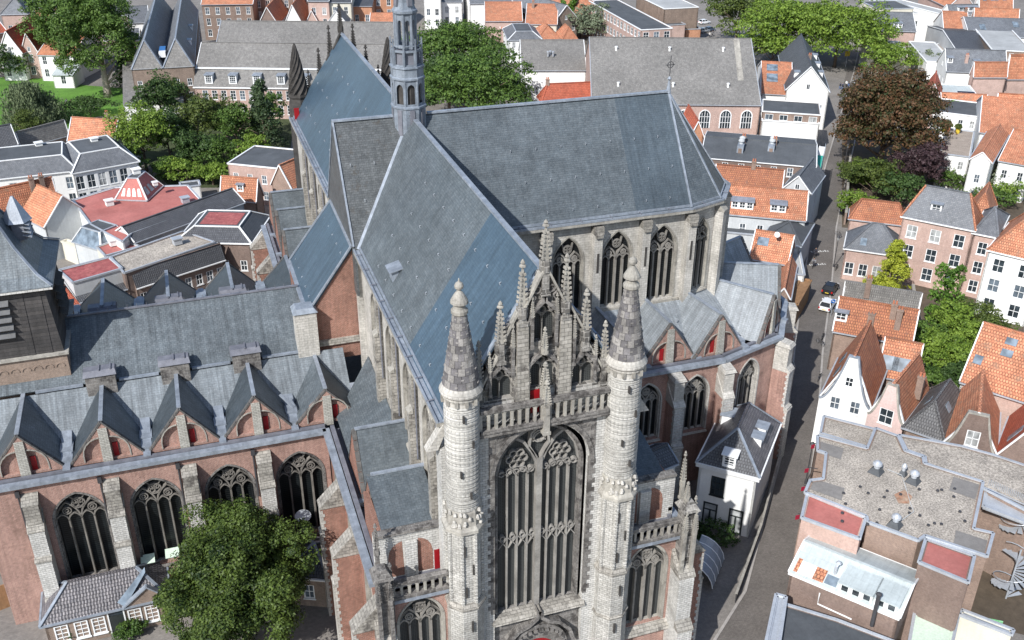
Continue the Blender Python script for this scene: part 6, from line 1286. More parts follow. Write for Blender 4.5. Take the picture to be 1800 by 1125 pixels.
for y in (.25, .5): dormer(mm, w-.6, d*y, 12.0, math.pi/2, 1.6, 1.6, 2, (2, 2))
tk = mk('valley_tank', MB().box(w/2-.7, w/2+.7, 3.6, 7.0, 12.5, 13.6), mm, 'paint_white'); mk('tank_cover', MB().box(w/2-.65, w/2+.65, 5.5, 9.0, 13.62, 13.8), mm, 'tarp_blue')
house('annex with pale hipped grey roof in front of the twin-roofed building', [(217, 184), (322, 176), (318, 130)], 5.5, 8.5, 'mono', wall='render_white', roof='tile_grey', win='F', rows=1, trim='lead')
# top row of houses
row = [
 ('white gabled house with dark red roof at upper left', [(-2, 92), (38, 92), (55, 62)], 7, 12, 'gable_v', 'render_white', 'tile_red', 'F'),
 ('pale brown gabled house beside the white gable at upper left', [(37, 92), (67, 92), (80, 66)], 6.5, 11, 'gable_v', 'brick_pink', 'tile_red', 'F'),
 ('house with slate tent roof and pale cornice at the top left', [(2, 26), (48, 25), (44, 2)], 9, 13, 'hip_v', 'brick_pink', 'slate_house', 'F'),
 ('orange brick house with grey roof beside the big tree', [(47, 14), (100, 12), (95, -8)], 10, 12, 'hip_v', 'brick_orange', 'slate_house', 'F'),
 ('dark red roof at the top left corner', [(-30, 62), (12, 56), (12, 38)], 7, 10, 'gable_u', 'brick_brown', 'tile_red', ''),
 ('white house with orange roof and dormer by the lawn', [(66, 96), (128, 98), (128, 72)], 6.5, 9.5, 'gable_u', 'render_white', 'tile_orange', 'F'),
 ('low orange roof over a brown garden building', [(10, 106), (68, 106), (66, 94)], 4, 5.5, 'gable_u', 'brick_brown', 'tile_orange', ''),
 ('glass-sided garden pavilion with white lean-to roof', [(92, 132), (128, 132), (124, 120)], 3.2, 4.6, 'mono', 'render_white', 'roof_white', 'F'),
 ('white house with red roof right of the big tree', [(222, 108), (240, 108), (240, 90)], 6, 8, 'gable_u', 'render_cream', 'tile_red', 'F'),
 ('white house with slate roof right of the poplar at the top', [(226, 40), (262, 38), (258, 22)], 8, 11, 'gable_u', 'render_white', 'slate_house', 'F'),
 ('brown house with dark roof behind the poplar', [(150, 30), (225, 26), (220, 10)], 8, 11, 'gable_u', 'brick_brown', 'tile_dark', 'F'),
 ('low grey roof between poplar and twin-roofed building', [(205, 72), (245, 70), (243, 58)], 5, 7, 'gable_u', 'render_cream', 'slate_house', 'F'),
 ('brown brick house with white shutters and orange roof at the top', [(354, 8), (444, 7), (440, -12)], 10, 13, 'gable_u', 'brick_brown', 'tile_orange', 'F'),
 ('tall dark brick house at the top with blue-grey windows', [(443, -22), (541, -24), (538, -44)], 13, 16, 'gable_u', 'brick_brown', 'slate_house', 'F'),
 ('small house with orange roof and dark gable in the upper row', [(455, 42), (488, 42), (480, 20)], 6, 10.5, 'gable_v', 'brick_dark', 'tile_orange', ''),
 ('little white gabled house with one dark window in the upper row', [(501, 41), (531, 41), (526, 20)], 6, 11, 'gable_v', 'render_white', 'tile_orange', ''),
 ('pinkish brick town house with tall windows at the top', [(541, 2), (578, 2), (578, -14)], 11, 13, 'gable_u', 'brick_pink', 'slate_house', 'F'),
 ('cream brick town house right of the pinkish one', [(578, 4), (617, 4), (616, -12)], 10.5, 12.5, 'gable_u', 'render_cream', 'tile_dark', 'F'),
 ('orange shop house with dark lean-to roof in the upper row', [(617, 11), (654, 11), (654, -6)], 8.5, 11, 'mono', 'brick_orange', 'tile_dark', 'F'),
 ('orange brick house with white-framed windows left of the lead spire', [(655, -4), (692, -4), (690, -20)], 9.5, 12, 'gable_u', 'brick_orange', 'tile_orange', 'F'),
 ('low orange roof just left of the lead spire', [(650, 42), (692, 42), (690, 30)], 6, 8, 'gable_u', 'brick_pink', 'tile_orange', ''),
 ('grey slate roof left of the far transept gable', [(574, 42), (610, 42), (606, 24)], 6, 9.5, 'gable_v', 'render_white', 'slate_house', ''),
 ('tiny orange gable between the white gable and the slate roof', [(538, 41), (560, 41), (556, 28)], 5, 8.5, 'gable_v', 'brick_pink', 'tile_orange', ''),
 ('white house behind the plane trees right of the spire', [(745, -2), (775, -2), (772, -14)], 9, 10, 'flat', 'render_white', 'bitumen_pale', 'F'),
 ('brown house with white veranda behind the plane trees', [(776, 3), (812, 3), (808, -10)], 7.5, 10, 'gable_u', 'render_white', 'slate_house', 'F'),
 ('slate-roofed house with white dormers at the top', [(826, 6), (900, 4), (896, -12)], 7.5, 11, 'gable_u', 'render_white', 'slate_house', ''),
]
for lb, p, ze, zr, k, wm, rm, wn in row: house(lb, p, ze, zr, k, wall=wm, roof=rm, win=wn, wsz=(1.2, 2.0), wz=1.0, sh=3.1)
# ================================================================== trees
leafmat('leaf_weep', (.06, .09, .045), (.21, .26, .14))
G = at
tree('huge green poplar standing on the lawn', G(190, 170), 24, 10.0, 'leaf_mid', 36000, .5, trunk=3.6, tr=.85, seed=2, bark='bark_pale', lobes=14)
tree('second green poplar behind the huge one at the top left', G(125, 128), 21, 8.5, 'leaf_mid', 14000, .6, trunk=5, tr=.6, seed=3, lobes=14)
tree('weeping tree with drooping grey-green foliage beside the lawn', G(62, 222), 9.5, 6.2, 'leaf_weep', 26000, .5, 'dome', .6, .35, 4, droop=1.3)
tree('round yellow-green bush below the weeping tree', G(48, 245), 6, 3.6, 'leaf_olive', 3500, .4, trunk=.6, tr=.15, seed=5, cat='bush', name='bush')
tree('bright green maple in the garden behind the white wing', G(258, 300), 12.5, 6.4, 'leaf_bright', 11000, .42, trunk=2.5, tr=.3, seed=6, lobes=14)
tree('dark flowering tree in front of the grey annex roof', G(290, 235), 13.5, 5.2, 'leaf_grey' if 0 else 'leaf_dark', 8000, .42, trunk=4, tr=.3, seed=7)
tree('olive green tree in the shade of the long building', G(352, 265), 11, 5.0, 'leaf_olive', 7000, .42, trunk=2.5, tr=.25, seed=8)
tree('layered dark cedar near the far transept', G(468, 265), 14, 4.8, 'leaf_pine', 8000, .42, 'cone', 2.0, .3, 9)
tree('light green garden tree left of the cedar', G(420, 268), 10, 4.4, 'leaf_mid', 6000, .4, trunk=2, tr=.25, seed=10)
tree('yellow-green shrub at the foot of the bright maple', G(330, 322), 5, 4.0, 'leaf_bright', 4500, .36, trunk=.5, tr=.12, seed=11, cat='bush', name='bush')
tree('small leafy bush beside the far transept', G(462, 250), 7, 2.4, 'leaf_bright', 2500, .36, trunk=.6, tr=.12, seed=12, cat='bush', name='bush')
tree('low dark bush by the white bathhouse wall', G(300, 318), 4.5, 3.2, 'leaf_mid', 3000, .36, trunk=.4, tr=.1, seed=13, cat='bush', name='bush')
tree('spreading shrub between lawn and orange garden house', G(160, 206), 4.5, 6.0, 'leaf_dark', 4500, .4, 'dome', .4, .12, 14, cat='bush', name='bush')
tree('dark hedge tree at the left edge of the lawn', G(10, 140), 9, 6, 'leaf_dark', 5000, .5, trunk=1, tr=.2, seed=15)
tree('low green hedge tree behind the weeping tree', G(45, 135), 7, 6, 'leaf_mid', 5000, .5, trunk=.6, tr=.2, seed=16)
tree('dark evergreen clump right of the big trunk', G(222, 150), 7, 3.4, 'leaf_pine', 3000, .45, 'cone', .4, .15, 17)
tree('large plane tree nearest the choir roof', G(842, 235), 17, 11.5, 'leaf_mid', 22000, .55, trunk=4, tr=.5, seed=18, lobes=18)
tree('large plane tree behind, beside the lead spire', G(800, 175), 17, 12.5, 'leaf_bright' if 0 else 'leaf_mid', 22000, .55, trunk=4, tr=.5, seed=19, lobes=18)
tree('dense green plane tree in the shade of the crossing', G(790, 215), 14, 8.5, 'leaf_dark', 10000, .55, trunk=3.5, tr=.4, seed=20)
tree('round lime tree left in the canal-side row', G(1292, 82), 15, 10, 'leaf_olive', 9000, .6, trunk=3, tr=.35, seed=21, group='canal-side limes')
tree('sunlit lime tree in the middle of the canal-side row', G(1378, 118), 17, 14, 'leaf_bright', 18000, .65, trunk=3.5, tr=.4, seed=22, group='canal-side limes', lobes=18)
tree('sunlit lime tree at the street end of the canal-side row', G(1466, 118), 17, 13.5, 'leaf_bright', 17000, .65, trunk=3.5, tr=.4, seed=23, group='canal-side limes', lobes=18)
tree('grey-green lime shaded behind the large hall', G(1355, 118), 9, 6, 'leaf_olive', 5000, .5, trunk=2, tr=.3, seed=24, group='canal-side limes')
tree('dark green conifer between orange roofs and school', G(988, 72), 11, 4.2, 'leaf_thuja', 4500, .5, 'cone', .8, .2, 25)
tree('slim green conifer beside the dark one', G(1006, 60), 12, 3.2, 'leaf_thuja', 3500, .5, 'cone', .8, .2, 26)
tree('grey-green willow in front of the school', G(1042, 75), 11, 7.5, 'leaf_grey', 8000, .5, trunk=1.5, tr=.3, seed=27)
tree('yellowing tree beside the school gable', G(1052, 42), 10, 5, 'leaf_olive', 4500, .5, trunk=2, tr=.25, seed=28)
tree('big copper beech beside the street', G(1545, 292), 18.5, 10.4, 'leaf_copper', 45000, .5, trunk=2.2, tr=.6, seed=29, lobes=20)
tree('feathery bright green tree beyond the copper beech', G(1562, 140), 9, 8.0, 'leaf_bright', 7000, .55, 'dome', 1.5, .25, 30)
tree('thin grey shrub tree behind the copper beech', G(1622, 140), 7.5, 3.2, 'leaf_grey', 2500, .45, trunk=1, tr=.15, seed=31)
tree('purple-leaved plum tree next to the copper beech', G(1612, 338), 9, 5.8, 'leaf_purple', 9000, .42, trunk=1.5, tr=.25, seed=32)
tree('yellow-green garden bush by the street wall', G(1505, 385), 5, 3.4, 'leaf_bright', 3500, .36, trunk=.4, tr=.12, seed=33, cat='bush', name='bush')
tree('mixed green garden shrubs left of the purple plum', G(1540, 345), 6, 6.0, 'leaf_olive', 7000, .4, 'dome', .5, .15, 34, cat='bush', name='bush')
tree('dark green bush behind the old orange roof', G(1580, 360), 5.5, 4.5, 'leaf_dark', 4500, .4, 'dome', .5, .15, 35, cat='bush', name='bush')
tree('small green garden tree by the white garden door', G(1702, 310), 5, 2.6, 'leaf_mid', 2500, .36, trunk=.6, tr=.12, seed=36)
tree('green shrub mass below the white houses', G(1665, 335), 4, 3.8, 'leaf_mid', 3500, .36, 'dome', .3, .1, 37, cat='bush', name='bush')
tree('white-flowering bush at the right edge', G(1755, 335), 5, 5.6, 'leaf_grey', 5000, .36, 'dome', .3, .1, 38, cat='bush', name='bush')
tree('bright green hedge bush at the right edge', G(1790, 352), 4, 4.6, 'leaf_bright', 4000, .36, 'dome', .3, .1, 39, cat='bush', name='bush')
tree('low green row of shrubs behind the mansion roof', G(1735, 362), 3.5, 4.6, 'leaf_mid', 4000, .36, 'dome', .3, .1, 40, cat='bush', name='bush')
tree('yellow-green cone-shaped conifer before the mansion', G(1558, 522), 8.6, 4.0, 'leaf_lime', 14000, .26, 'cone', .3, .2, 41)
tree('tall slim thuja before the mansion, left of the pair', G(1643, 574), 9.6, 2.0, 'leaf_thuja', 10000, .22, 'column', .1, .12, 42, group='pair of thujas')
tree('shorter slim thuja before the mansion, right of the pair', G(1661, 572), 9.4, 1.6, 'leaf_thuja', 8000, .22, 'column', .1, .12, 43, group='pair of thujas')
tree('yellow-green shrub below the white town house', G(1700, 585), 4.5, 3.6, 'leaf_olive', 4500, .32, 'dome', .3, .1, 44, cat='bush', name='bush')
tree('leafy garden tree in the yard behind the bell-gabled houses', G(1652, 655), 5, 3.6, 'leaf_bright', 9000, .32, trunk=.8, tr=.2, seed=45)
tree('bright garden tree below the thujas', G(1668, 605), 6, 3.6, 'leaf_bright', 6000, .32, trunk=.8, tr=.2, seed=46)
tree('light green creeper mound along the yard wall', G(1700, 725), 3.4, 3.2, 'leaf_bright', 4500, .28, 'dome', .2, .1, 47, cat='bush', name='bush')
tree('creeper on the yard wall at the right edge', G(1772, 745), 3.4, 3.4, 'leaf_bright', 4500, .28, 'dome', .2, .1, 48, cat='bush', name='bush')
tree('dark climbing plant against the white side wall', G(1672, 690), 4.5, 1.7, 'leaf_dark', 3000, .28, trunk=.2, tr=.1, seed=49, cat='bush', name='bush')
tree('big green tree in front of the aisle windows at lower left', (-21.5, 14.2, 0), 13.2, 6.6, 'leaf_front', 140000, .23, trunk=1.4, tr=.4, seed=50, lobes=13)
tree('leafy bush at the door of the low house', G(232, 1118), 1.8, 1.4, 'leaf_mid', 2500, .2, 'dome', .1, .06, 51, cat='bush', name='bush')
tree('small bush under the low house windows at the left', G(128, 1120), 2.2, 1.3, 'leaf_dark', 2500, .2, 'dome', .1, .06, 52, cat='bush', name='bush')
tree('green climber on the white terrace building', G(1640, 215), 6, 2.0, 'leaf_bright', 2500, .36, 'column', .3, .1, 53, cat='bush', name='bush')
tree('potted green hedge on the planted terrace', G(1668, 225), 6.5, 3.0, 'leaf_thuja', 3000, .36, 'column', 2.5, .1, 54, cat='bush', name='bush')

k = 0
for x, y, h, r, lf, lb in ((225, 318, 7, 4.5, 'leaf_mid', 'rounded shrub in the shade left of the bright maple'), (300, 280, 10, 5, 'leaf_dark', 'dark leafy tree right of the bright maple'), (385, 300, 6, 4.5, 'leaf_mid', 'broad garden shrub before the brick garden house'), (345, 300, 7.5, 4.6, 'leaf_dark', 'dark shrub under the olive tree'), (395, 250, 9, 4.5, 'leaf_olive', 'olive tree between the two light green garden trees'), (445, 290, 6, 3.8, 'leaf_bright', 'bright shrub beside the brick garden house roof'), (480, 240, 9, 3.6, 'leaf_mid', 'slender green tree close to the far transept turret'), (375, 325, 4, 3.2, 'leaf_bright', 'yellow-green bamboo clump at the red courtyard roof'), (310, 215, 9, 4, 'leaf_olive', 'olive tree against the brick annex wall'), (430, 325, 3.5, 2.6, 'leaf_mid', 'low leafy shrub by the small orange roof with dormer')):
    tree(lb, G(x, y), h, r, lf, int(1400*r), .38, 'dome' if h < 7.5 else 'round', .8 if h < 7 else 1.6, .2, 80+k, lobes=10); k += 1

for x, y, h, r, lf, lb in ((1688, 620, 4, 3.0, 'leaf_bright', 'bright shrub mass between the yard trees'), (1625, 625, 4.5, 2.6, 'leaf_mid', 'green shrub against the orange-roofed row'), (1640, 690, 3, 2.4, 'leaf_mid', 'low shrub at the yard wall end'), (1735, 600, 3.5, 3.2, 'leaf_olive', 'olive shrub under the white town house wall'), (1530, 325, 4, 4.5, 'leaf_bright', 'sunlit low shrub bed along the garden path'), (1500, 320, 4.5, 3.2, 'leaf_olive', 'olive shrub at the street garden wall')):
    tree(lb, G(x, y), h, r, lf, int(1800*r), .32, 'dome', .3, .12, 120+k, cat='bush', name='bush', lobes=10); k += 1
mat('sign_blue', (.02, .12, .4), .4, .05); mat('table_blue', (.35, .6, .62), .4, .05); mat('leaf_panel', (.05, .28, .08), .6, .3, 2.5, None, (.3, .6, .35))
# ================================================================== street life and small things
mat('car_black', (.012, .013, .016), .18, .05, bump=0, spec=.6); mat('car_white', (.7, .71, .72), .2, .03, bump=0, spec=.6); mat('car_blue', (.04, .06, .1), .2, .05, bump=0, spec=.6); mat('car_silver', (.4, .42, .44), .25, .04, bump=0, metal=.5); mat('tyre', (.02, .02, .02), .8, .1)
glass('car_glass', (.015, .018, .02), .05); mat('lamp_red', (.4, .01, .01), .3, .05); mat('net_green', (.03, .42, .32), .7, .15); mat('plate_yellow', (.6, .45, .05), .5, .05)
def car(label, px, py, heading, paint, group='cars parked in the street'):
    """hatchback: body, cabin glass, wheels (tyre, rim), lights, plate; nose towards +y"""
    p = at(px, py); T = thing('parked_car', label, 'car', (p.x, p.y, 0), heading-math.pi/2, group)
    L, W = 2.0, .86; sec = [(-L, .42, .62, .74), (-L+.12, .32, .9, .82), (-L+.5, .28, .95, .86), (-.6, .26, .95, .87), (.75, .26, .92, .87), (1.55, .28, .82, .84), (L-.1, .32, .66, .76), (L, .42, .55, .66)]
    b = MB(); k = 0
    for y, z0, z1, w in sec:
        b.v += [(-w*.92, y, z0), (w*.92, y, z0), (w, y, (z0+z1)/2), (w*.9, y, z1), (-w*.9, y, z1), (-w, y, (z0+z1)/2)]
    for i in range(len(sec)-1):
        for j in range(6): q = i*6; b.f.append((q+j, q+6+j, q+6+(j+1) % 6, q+(j+1) % 6))
    b.f += [(0, 1, 2, 3, 4, 5), tuple(range(len(b.v)-1, len(b.v)-7, -1))]
    mk('body', b, T, paint)
    cab = MB().hexa([(-.78, -1.75, .92), (.78, -1.75, .92), (.78, .95, .9), (-.78, .95, .9)], [(-.62, -1.35, 1.4), (.62, -1.35, 1.4), (.62, .25, 1.4), (-.62, .25, 1.4)]); mk('cabin_glass', cab, T, 'car_glass')
    mk('roof_panel', MB().box(-.6, .6, -1.33, .22, 1.4, 1.46), T, paint)
    for s in (-1, 1): mk('pillar', MB().bar((s*.79, -1.72, .92), (s*.63, -1.33, 1.42), .1, .1).bar((s*.79, .93, .9), (s*.63, .23, 1.42), .08, .08).bar((s*.79, -.35, .92), (s*.63, -.45, 1.42), .1, .08), T, paint)
    for s in (-1, 1):
        for y in (-1.25, 1.3):
            w = mk('wheel', MB().tube([(s*.78, y, .32), (s*.9, y, .32)], .32, 14), T, 'tyre'); mk('rim', MB().tube([(s*.9, y, .32), (s*.915, y, .32)], .2, 10), w, 'zinc')
        mk('rear_light', MB().box(s*.7-.1, s*.7+.1, -L-.03, -L+.15, .62, .86), T, 'lamp_red'); mk('headlight', MB().box(s*.58-.14, s*.58+.14, L-.2, L-.02, .52, .68), T, 'paint_white'); mk('mirror', MB().box(s*.95-.08, s*.95+.08, .5, .68, .88, 1.02), T, paint)
    mk('number_plate', MB().box(-.26, .26, -L-.02, -L+.05, .5, .62), T, 'plate_yellow'); return T
hd_ = math.atan2(.64, .77)
car('black hatchback parked behind the white car by the street wall', 1459, 512, hd_, 'car_black')
car('white hatchback parked nearest on the right side of the street', 1454, 541, hd_, 'car_white')
car('dark car parked on the sunny crossing beyond the copper beech', 1513, 148, hd_+1.2, 'car_black')
car('dark blue car parked under the canal-side limes', 1476, 74, hd_, 'car_blue')
car('white van-like car parked beside the school annex', 1238, 42, .2, 'car_white', 'cars on the school yard')
car('silver car parked below the white one on the school yard', 1237, 57, .3, 'car_silver', 'cars on the school yard')
car('pale blue car parked next to the silver one on the school yard', 1247, 55, .3, 'car_blue', 'cars on the school yard')
# people: one skinned figure each
mat('skin', (.5, .3, .22), .6, .05); 
for nm, c in (('cloth_dark', (.03, .03, .04)), ('cloth_white', (.65, .65, .63)), ('cloth_blue', (.08, .13, .25)), ('cloth_grey', (.2, .2, .21))): mat(nm, c, .85, .1)
mat('hair', (.05, .035, .025), .7, .1)
def person(label, loc, rz, pose='stand', top='cloth_dark', legs='cloth_dark', stride=.18):
    T = thing('person', label, 'person', loc, rz)
    if pose == 'stand': J = {'hip': (0, 0, .95), 'chest': (0, .02, 1.35), 'neck': (0, .02, 1.52), 'head': (0, .05, 1.66), 'kl': (-.1, .12, .52), 'al': (-.11, .02+stride, .07), 'tl': (-.11, .16+stride, .03), 'kr': (.1, .05, .5), 'ar': (.11, -.16-stride*.5, .08), 'tr': (.11, -.04-stride*.5, .03), 'sl': (-.19, .02, 1.45), 'el': (-.25, -.05, 1.18), 'hl': (-.24, .06, .95), 'sr': (.19, .02, 1.45), 'er': (.25, .0, 1.18), 'hr': (.24, .12, .96)}
    elif pose == 'ride': J = {'hip': (0, -.15, .95), 'chest': (0, .12, 1.33), 'neck': (0, .2, 1.48), 'head': (0, .26, 1.62), 'kl': (-.11, .28, .75), 'al': (-.12, .1, .38), 'tl': (-.12, .24, .34), 'kr': (.11, .25, .62), 'ar': (.12, .08, .2), 'tr': (.12, .22, .16), 'sl': (-.19, .16, 1.42), 'el': (-.27, .32, 1.2), 'hl': (-.24, .55, 1.08), 'sr': (.19, .16, 1.42), 'er': (.27, .32, 1.2), 'hr': (.24, .55, 1.08)}
    else: J = {'hip': (0, 0, .12), 'chest': (0, -.12, .52), 'neck': (0, -.12, .68), 'head': (0, -.1, .82), 'kl': (-.16, .45, .3), 'al': (-.14, .75, .08), 'tl': (-.14, .88, .05), 'kr': (.16, .48, .22), 'ar': (.18, .8, .07), 'tr': (.18, .93, .05), 'sl': (-.19, -.12, .62), 'el': (-.3, -.25, .38), 'hl': (-.32, -.32, .08), 'sr': (.19, -.12, .62), 'er': (.28, .1, .42), 'hr': (.2, .32, .36)}
    ed = [('hip', 'chest', .17, .19), ('chest', 'neck', .19, .065), ('neck', 'head', .06, .1), ('hip', 'kl', .12, .075), ('kl', 'al', .072, .045), ('al', 'tl', .05, .04), ('hip', 'kr', .12, .075), ('kr', 'ar', .072, .045), ('ar', 'tr', .05, .04), ('chest', 'sl', .12, .075), ('sl', 'el', .065, .05), ('el', 'hl', .048, .035), ('chest', 'sr', .12, .075), ('sr', 'er', .065, .05), ('er', 'hr', .048, .035)]
    names = list(J); me = bpy.data.meshes.new('body'); me.from_pydata([J[n] for n in names], [(names.index(a), names.index(b)) for a, b, _, _ in ed], []); rad = {}
    for a, b, r0, r1 in ed: rad.setdefault(a, r0); rad[b] = r1 if b not in ('chest',) else .17
    rad['hip'] = .15; rad['head'] = .11
    o = mk('body', me, T); me.materials.append(MAT[legs]); me.materials.append(MAT[top])
    sk = o.modifiers.new('skin', 'SKIN'); o.modifiers.new('sub', 'SUBSURF').levels = 1
    if not me.skin_vertices: 
        bpy.context.view_layer.objects.active = o
    for i, n in enumerate(names):
        me.skin_vertices[0].data[i].radius = (rad[n], rad[n]*(.75 if n in ('chest', 'hip') else 1)); me.skin_vertices[0].data[i].use_root = n == 'hip'
    h = Vector(J['head']); mk('head', MB().lathe([(.02, -.13), (.07, -.11), (.095, -.03), (.1, .04), (.08, .1), (.02, .13)], 10), T, 'skin', h); mk('hair', MB().lathe([(.106, .0), (.112, .06), (.09, .115), (.02, .145)], 10), T, 'hair', h-Vector((0, .015, 0)))
    ch, hp_ = Vector(J['chest']), Vector(J['hip'])
    mk('jacket', MB().tube([hp_-Vector((0, 0, .08)), hp_.lerp(ch, .5), ch, Vector(J['neck'])-Vector((0, 0, .03))], [.2, .205, .225, .09], 10).tube([J['sl'], J['el'], J['hl']], [.09, .07, .05], 7).tube([J['sr'], J['er'], J['hr']], [.09, .07, .05], 7), T, top)
    return T
def bicycle(label, px, py, heading, group='bicycles along the street', loc=None):
    p = at(px, py) if loc is None else loc; T = thing('bicycle', label, 'bicycle', (p.x, p.y, 0), heading-math.pi/2, group)
    for y in (-.52, .55):
        c = [(0, y+.33*math.cos(a), .34+.33*math.sin(a)) for a in [i*math.pi/7 for i in range(15)]]; w = mk('wheel', MB().tube(c, .025, 5, False), T, 'tyre')
        mk('spokes', MB().bar((0, y, .03), (0, y, .65), .01, .01).bar((0, y-.3, .34), (0, y+.3, .34), .01, .01), w, 'zinc')
    mk('frame', MB().tube([(0, -.52, .34), (0, -.15, .3), (0, -.22, .88)], .022, 5).tube([(0, -.15, .3), (0, .36, .86), (0, .55, .34)], .022, 5).tube([(0, -.22, .8), (0, .36, .84)], .02, 5), T, 'iron')
    mk('handlebar', MB().tube([(-.28, .22, 1.05), (-.1, .36, 1.02), (.1, .36, 1.02), (.28, .22, 1.05)], .02, 5), T, 'iron'); mk('saddle', MB().hexa([(-.04, -.08, .9), (.04, -.08, .9), (.1, -.36, .9), (-.1, -.36, .9)][::-1], [(-.03, -.1, .96), (.03, -.1, .96), (.09, -.35, .97), (-.09, -.35, .97)][::-1]), T, 'tyre'); mk('carrier', MB().box(-.07, .07, -.8, -.35, .72, .76), T, 'iron'); return T
p = at(1433, 452); bicycle('bicycle ridden over the white road markings, farther one', 0, 0, hd_-math.pi, None, p); person('person in dark clothes cycling over the farther road marking', (p.x, p.y, 0), hd_-math.pi*1.5, 'ride', 'cloth_dark', 'cloth_dark')
p = at(1430, 470); bicycle('bicycle ridden toward the viewer over the nearer road marking', 0, 0, hd_-math.pi, None, p); person('person in grey top cycling over the nearer road marking', (p.x, p.y, 0), hd_-math.pi*1.5, 'ride', 'cloth_grey', 'cloth_dark')
for i, (x, y, t, lb) in enumerate(((1476, 157, 'cloth_dark', 'leftmost walker in dark clothes on the sunny crossing'), (1480, 158, 'cloth_dark', 'walker in dark clothes second from left on the sunny crossing'), (1487, 153, 'cloth_white', 'walker in a white top on the sunny crossing'), (1491, 157, 'cloth_blue', 'rightmost walker in a blue top on the sunny crossing'))):
    q = at(x, y); person(lb, (q.x, q.y, 0), 1.0+i*.6, 'stand', t, 'cloth_dark' if t != 'cloth_dark' else 'cloth_blue')
for i, (x, y) in enumerate(((117, 180), (124, 182))):
    q = at(x, y); person(['person in grey sitting on the lawn, left one', 'person in dark clothes sitting on the lawn, right one'][i], (q.x, q.y, 0), .4+i, 'sit', ('cloth_grey', 'cloth_dark')[i], 'cloth_dark')
for i, (x, y) in enumerate(((1247, 66), (1252, 64))):
    q = at(x, y); person(['walker in white on the school yard, left one', 'walker in grey on the school yard, right one'][i], (q.x, q.y, 0), 2+i, 'stand', ('cloth_white', 'cloth_grey')[i], 'cloth_dark')
for i, (x, y, lb) in enumerate(((1470, 474, 'bicycle parked against the lamp post'), (1473, 416, 'bicycle parked by the garden wall, nearest the lamp'), (1478, 366, 'bicycle leaning on the garden wall under the yellow-green bush'), (1480, 352, 'bicycle leaning on the garden wall beside its neighbour'), (1482, 336, 'bicycle standing at the far end of the garden wall'), (1441, 606, 'bicycle parked at the corner of the orange-roofed row'), (1446, 596, 'bicycle parked beside another at the orange-roofed row'), (1440, 668, 'bicycle in the shade along the white bell-gable house'))):
    bicycle(lb, x, y, hd_+(.9 if i in (1, 5) else 0))
def lamp(label, px, py, h=4.6):
    p = at(px, py); T = thing('street_lamp', label, 'street lamp', (p.x, p.y, 0), 0, 'street lamps'); mk('post', MB().lathe([(.16, 0), (.14, .5), (.07, .7), (.05, h)], 8), T, 'iron'); mk('lantern', MB().lathe([(.1, h), (.24, h+.45), (.26, h+.5)], 6), T, 'window_curtain'); mk('lamp_cap', MB().lathe([(.32, h+.5), (.2, h+.68), (.04, h+.85)], 6), T, 'iron')
lamp('black street lamp beside the parked cars', 1465, 470); lamp('street lamp at the far garden wall', 1483, 300); lamp('street lamp in front of the red-flag shop', 1416, 850)
# yellow sign pole beyond the corner house
p = at(1486, 118); T = thing('traffic_sign', 'yellow square sign on a thin pole at the street end', 'sign', (p.x, p.y, 0)); mk('pole', MB().tube([(0, 0, 0), (0, 0, 3.6)], .05), T, 'zinc'); mk('board', MB().box(-.75, .75, -.04, .04, 2.9, 4.3), T, 'plate_yellow')
p = at(1460, 556); T = thing('round_sign', 'round blue traffic sign beside the white car', 'sign', (p.x, p.y, 0), -.4); mk('pole', MB().tube([(0, 0, 0), (0, 0, 2.6)], .04), T, 'zinc'); mk('disc', MB().tube([(0, -.06, 2.4), (0, -.03, 2.4)], .32, 16), T, 'sign_blue'); mk('arrow', MB().bar((-.15, -.07, 2.5), (.15, -.07, 2.3), .09, .02, (0, 1, 0)), T, 'paint_white')
# scaffold stair with green netting beside the street
a, b = at(1420, 395), at(1436, 320); d = (b-a); L = d.length; T = thing('scaffold', 'steel scaffold with green netting along the street front', 'scaffold', (a.x, a.y, 0), math.atan2(d.y, d.x))
n = 6
for i in range(n+1):
    for y in (-.5, .5): mk('standard', MB().tube([(L*i/n, y, 0), (L*i/n, y, 7.2)], .06), T, 'zinc')
for z in (2.2, 4.4, 6.6): mk('deck', MB().box(0, L, -.5, .5, z, z+.06), T, 'paint_white'); mk('guard_rail', MB().tube([(0, -.52, z+1), (L, -.52, z+1)], .05), T, 'zinc')
for i in range(int(L/.55)): mk('ladder_rung', MB().box(i*.55, i*.55+.2, -.6, .6, 7.05, 7.15), T, 'paint_white')
mk('safety_net', MB().box(L*.25, L*.72, -.62, -.58, 2.5, 7.0), T, 'net_green'); mk('safety_net', MB().box(L*.25, L*.72, -.6, .6, 7.2, 7.24), T, 'net_green')
# chimney stacks on the anthracite roof
for i, x in enumerate((1302, 1356)):
    p = at(x, 262, 9.8); T = thing('chimney_stack', ['pale lead-clad chimney with two cowls on the anthracite roof, left one', 'pale lead-clad chimney with two cowls on the anthracite roof, right one'][i], 'chimney', (p.x, p.y, 9.2), -.63)
    mk('casing', MB().box(-.55, .55, -1.6, .6, -.6, 1.6), T, 'lead'); mk('side_louvre', MB().box(-.3, .3, -1.66, -1.58, -.2, 1.2), T, 'brick_brown')
    for y in (0, 1.6): mk('cowl', MB().lathe([(.34, 1.3), (.34, 2.0), (.55, 2.05), (.5, 2.3), (.1, 2.5)], 10, (0, y)), T, 'render_grey')
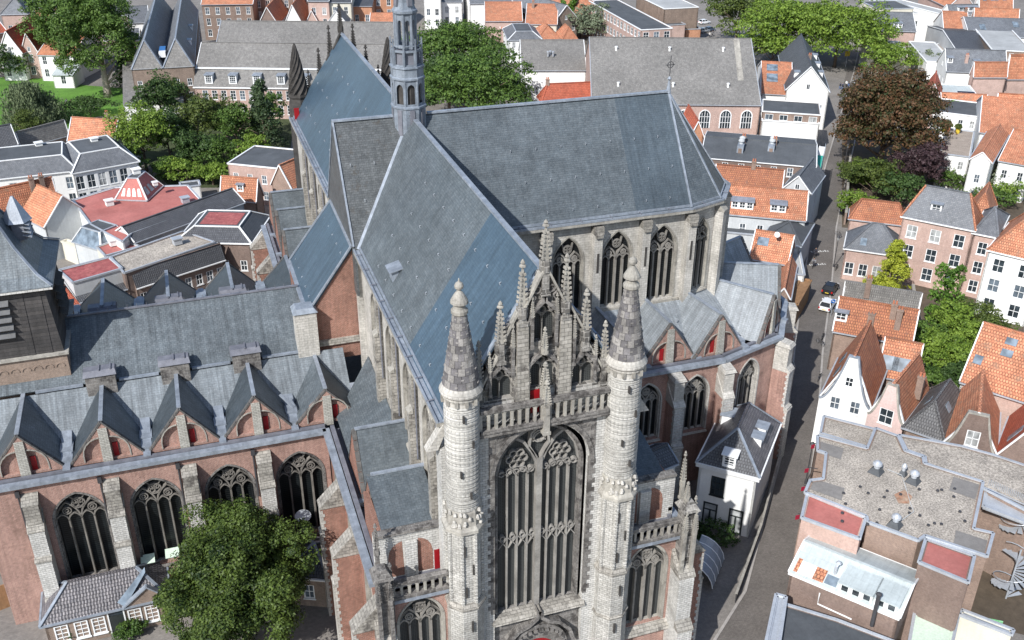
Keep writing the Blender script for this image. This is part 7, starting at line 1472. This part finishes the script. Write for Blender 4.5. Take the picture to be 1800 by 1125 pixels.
# garden wall and fence pieces
def gwall(label, pix, h, m='brick_brown', w=.3, name='garden_wall', cat='wall'):
    P = [at(*q) for q in pix]; T = thing(name, label, cat, (P[0].x, P[0].y, 0)); o = P[0]
    for a, b in zip(P, P[1:]): mk('wall_run', MB().bar(a-o+Vector((0, 0, h/2)), b-o+Vector((0, 0, h/2)), w, h), T, m); mk('wall_cap', MB().bar(a-o+Vector((0, 0, h+.04)), b-o+Vector((0, 0, h+.04)), w+.14, .1), T, 'stone_trim')
gwall('low brick garden wall along the street under the bushes', [(1484, 395), (1488, 330), (1492, 290)], 2.2)
gwall('garden wall closing the mansion garden behind the grey roof', [(1610, 575), (1602, 540), (1600, 524)], 2.2)
gwall('thin black railing along the street by the bicycle canopy', [(1292, 1060), (1335, 940), (1380, 770)], 1.1, 'iron', .08, 'railing', 'railing')
gwall('yard wall behind the bell-gabled houses', [(1640, 705), (1720, 745), (1800, 775)], 2.0, 'brick_brown')
# planters and tables
for i, (x, y, z) in enumerate(((1658, 232, 6.5), (1666, 230, 6.5), (1683, 234, 6.5))):
    q = at(x, y, z); T = thing('flower_pot', ['yellow flower pot at the left end of the roof deck', 'clay flower pot second from left on the roof deck', 'yellow flower pot at the right end of the roof deck'][i], 'flower pot', (q.x, q.y, z)); mk('pot', MB().lathe([(.35, 0), (.5, 1.0), (.45, 1.0)], 10), T, 'plate_yellow' if i != 1 else 'clay'); me = crown_mesh(.7, .5, 300, .3, 70+i); me.materials.append(MAT['leaf_olive']); mk('plant', me, T, None, (0, 0, 1.3))
p = at(1632, 1108); T = thing('garden_table', 'pale blue round table in the mint yard', 'table', (p.x, p.y, 0)); mk('table_top', MB().lathe([(.6, .72), (.62, .76)], 16), T, 'table_blue'); mk('leg', MB().tube([(0, 0, 0), (0, 0, .72)], .06), T, 'iron')
bicycle('bicycle leaning in the sunken yard by the spiral stairs', 1785, 1035, .4, None)
tree('leafy plant in the corner of the mint yard', at(1610, 1112), 1.6, .8, 'leaf_dark', 900, .2, 'dome', .1, .05, 61, cat='plant', name='plant')
tree('olive shrub in front of the cream yard wall', at(1688, 1118), 1.8, .8, 'leaf_olive', 900, .2, 'dome', .1, .05, 62, cat='plant', name='plant')
p = at(1738, 1094, 2); T = thing('wall_picture', 'small green leaf picture on the cream yard wall', 'picture', (p.x, p.y-.2, 1.0), -.62); mk('panel', MB().box(-.9, .9, -.05, 0, 0, 1.6), T, 'leaf_panel')
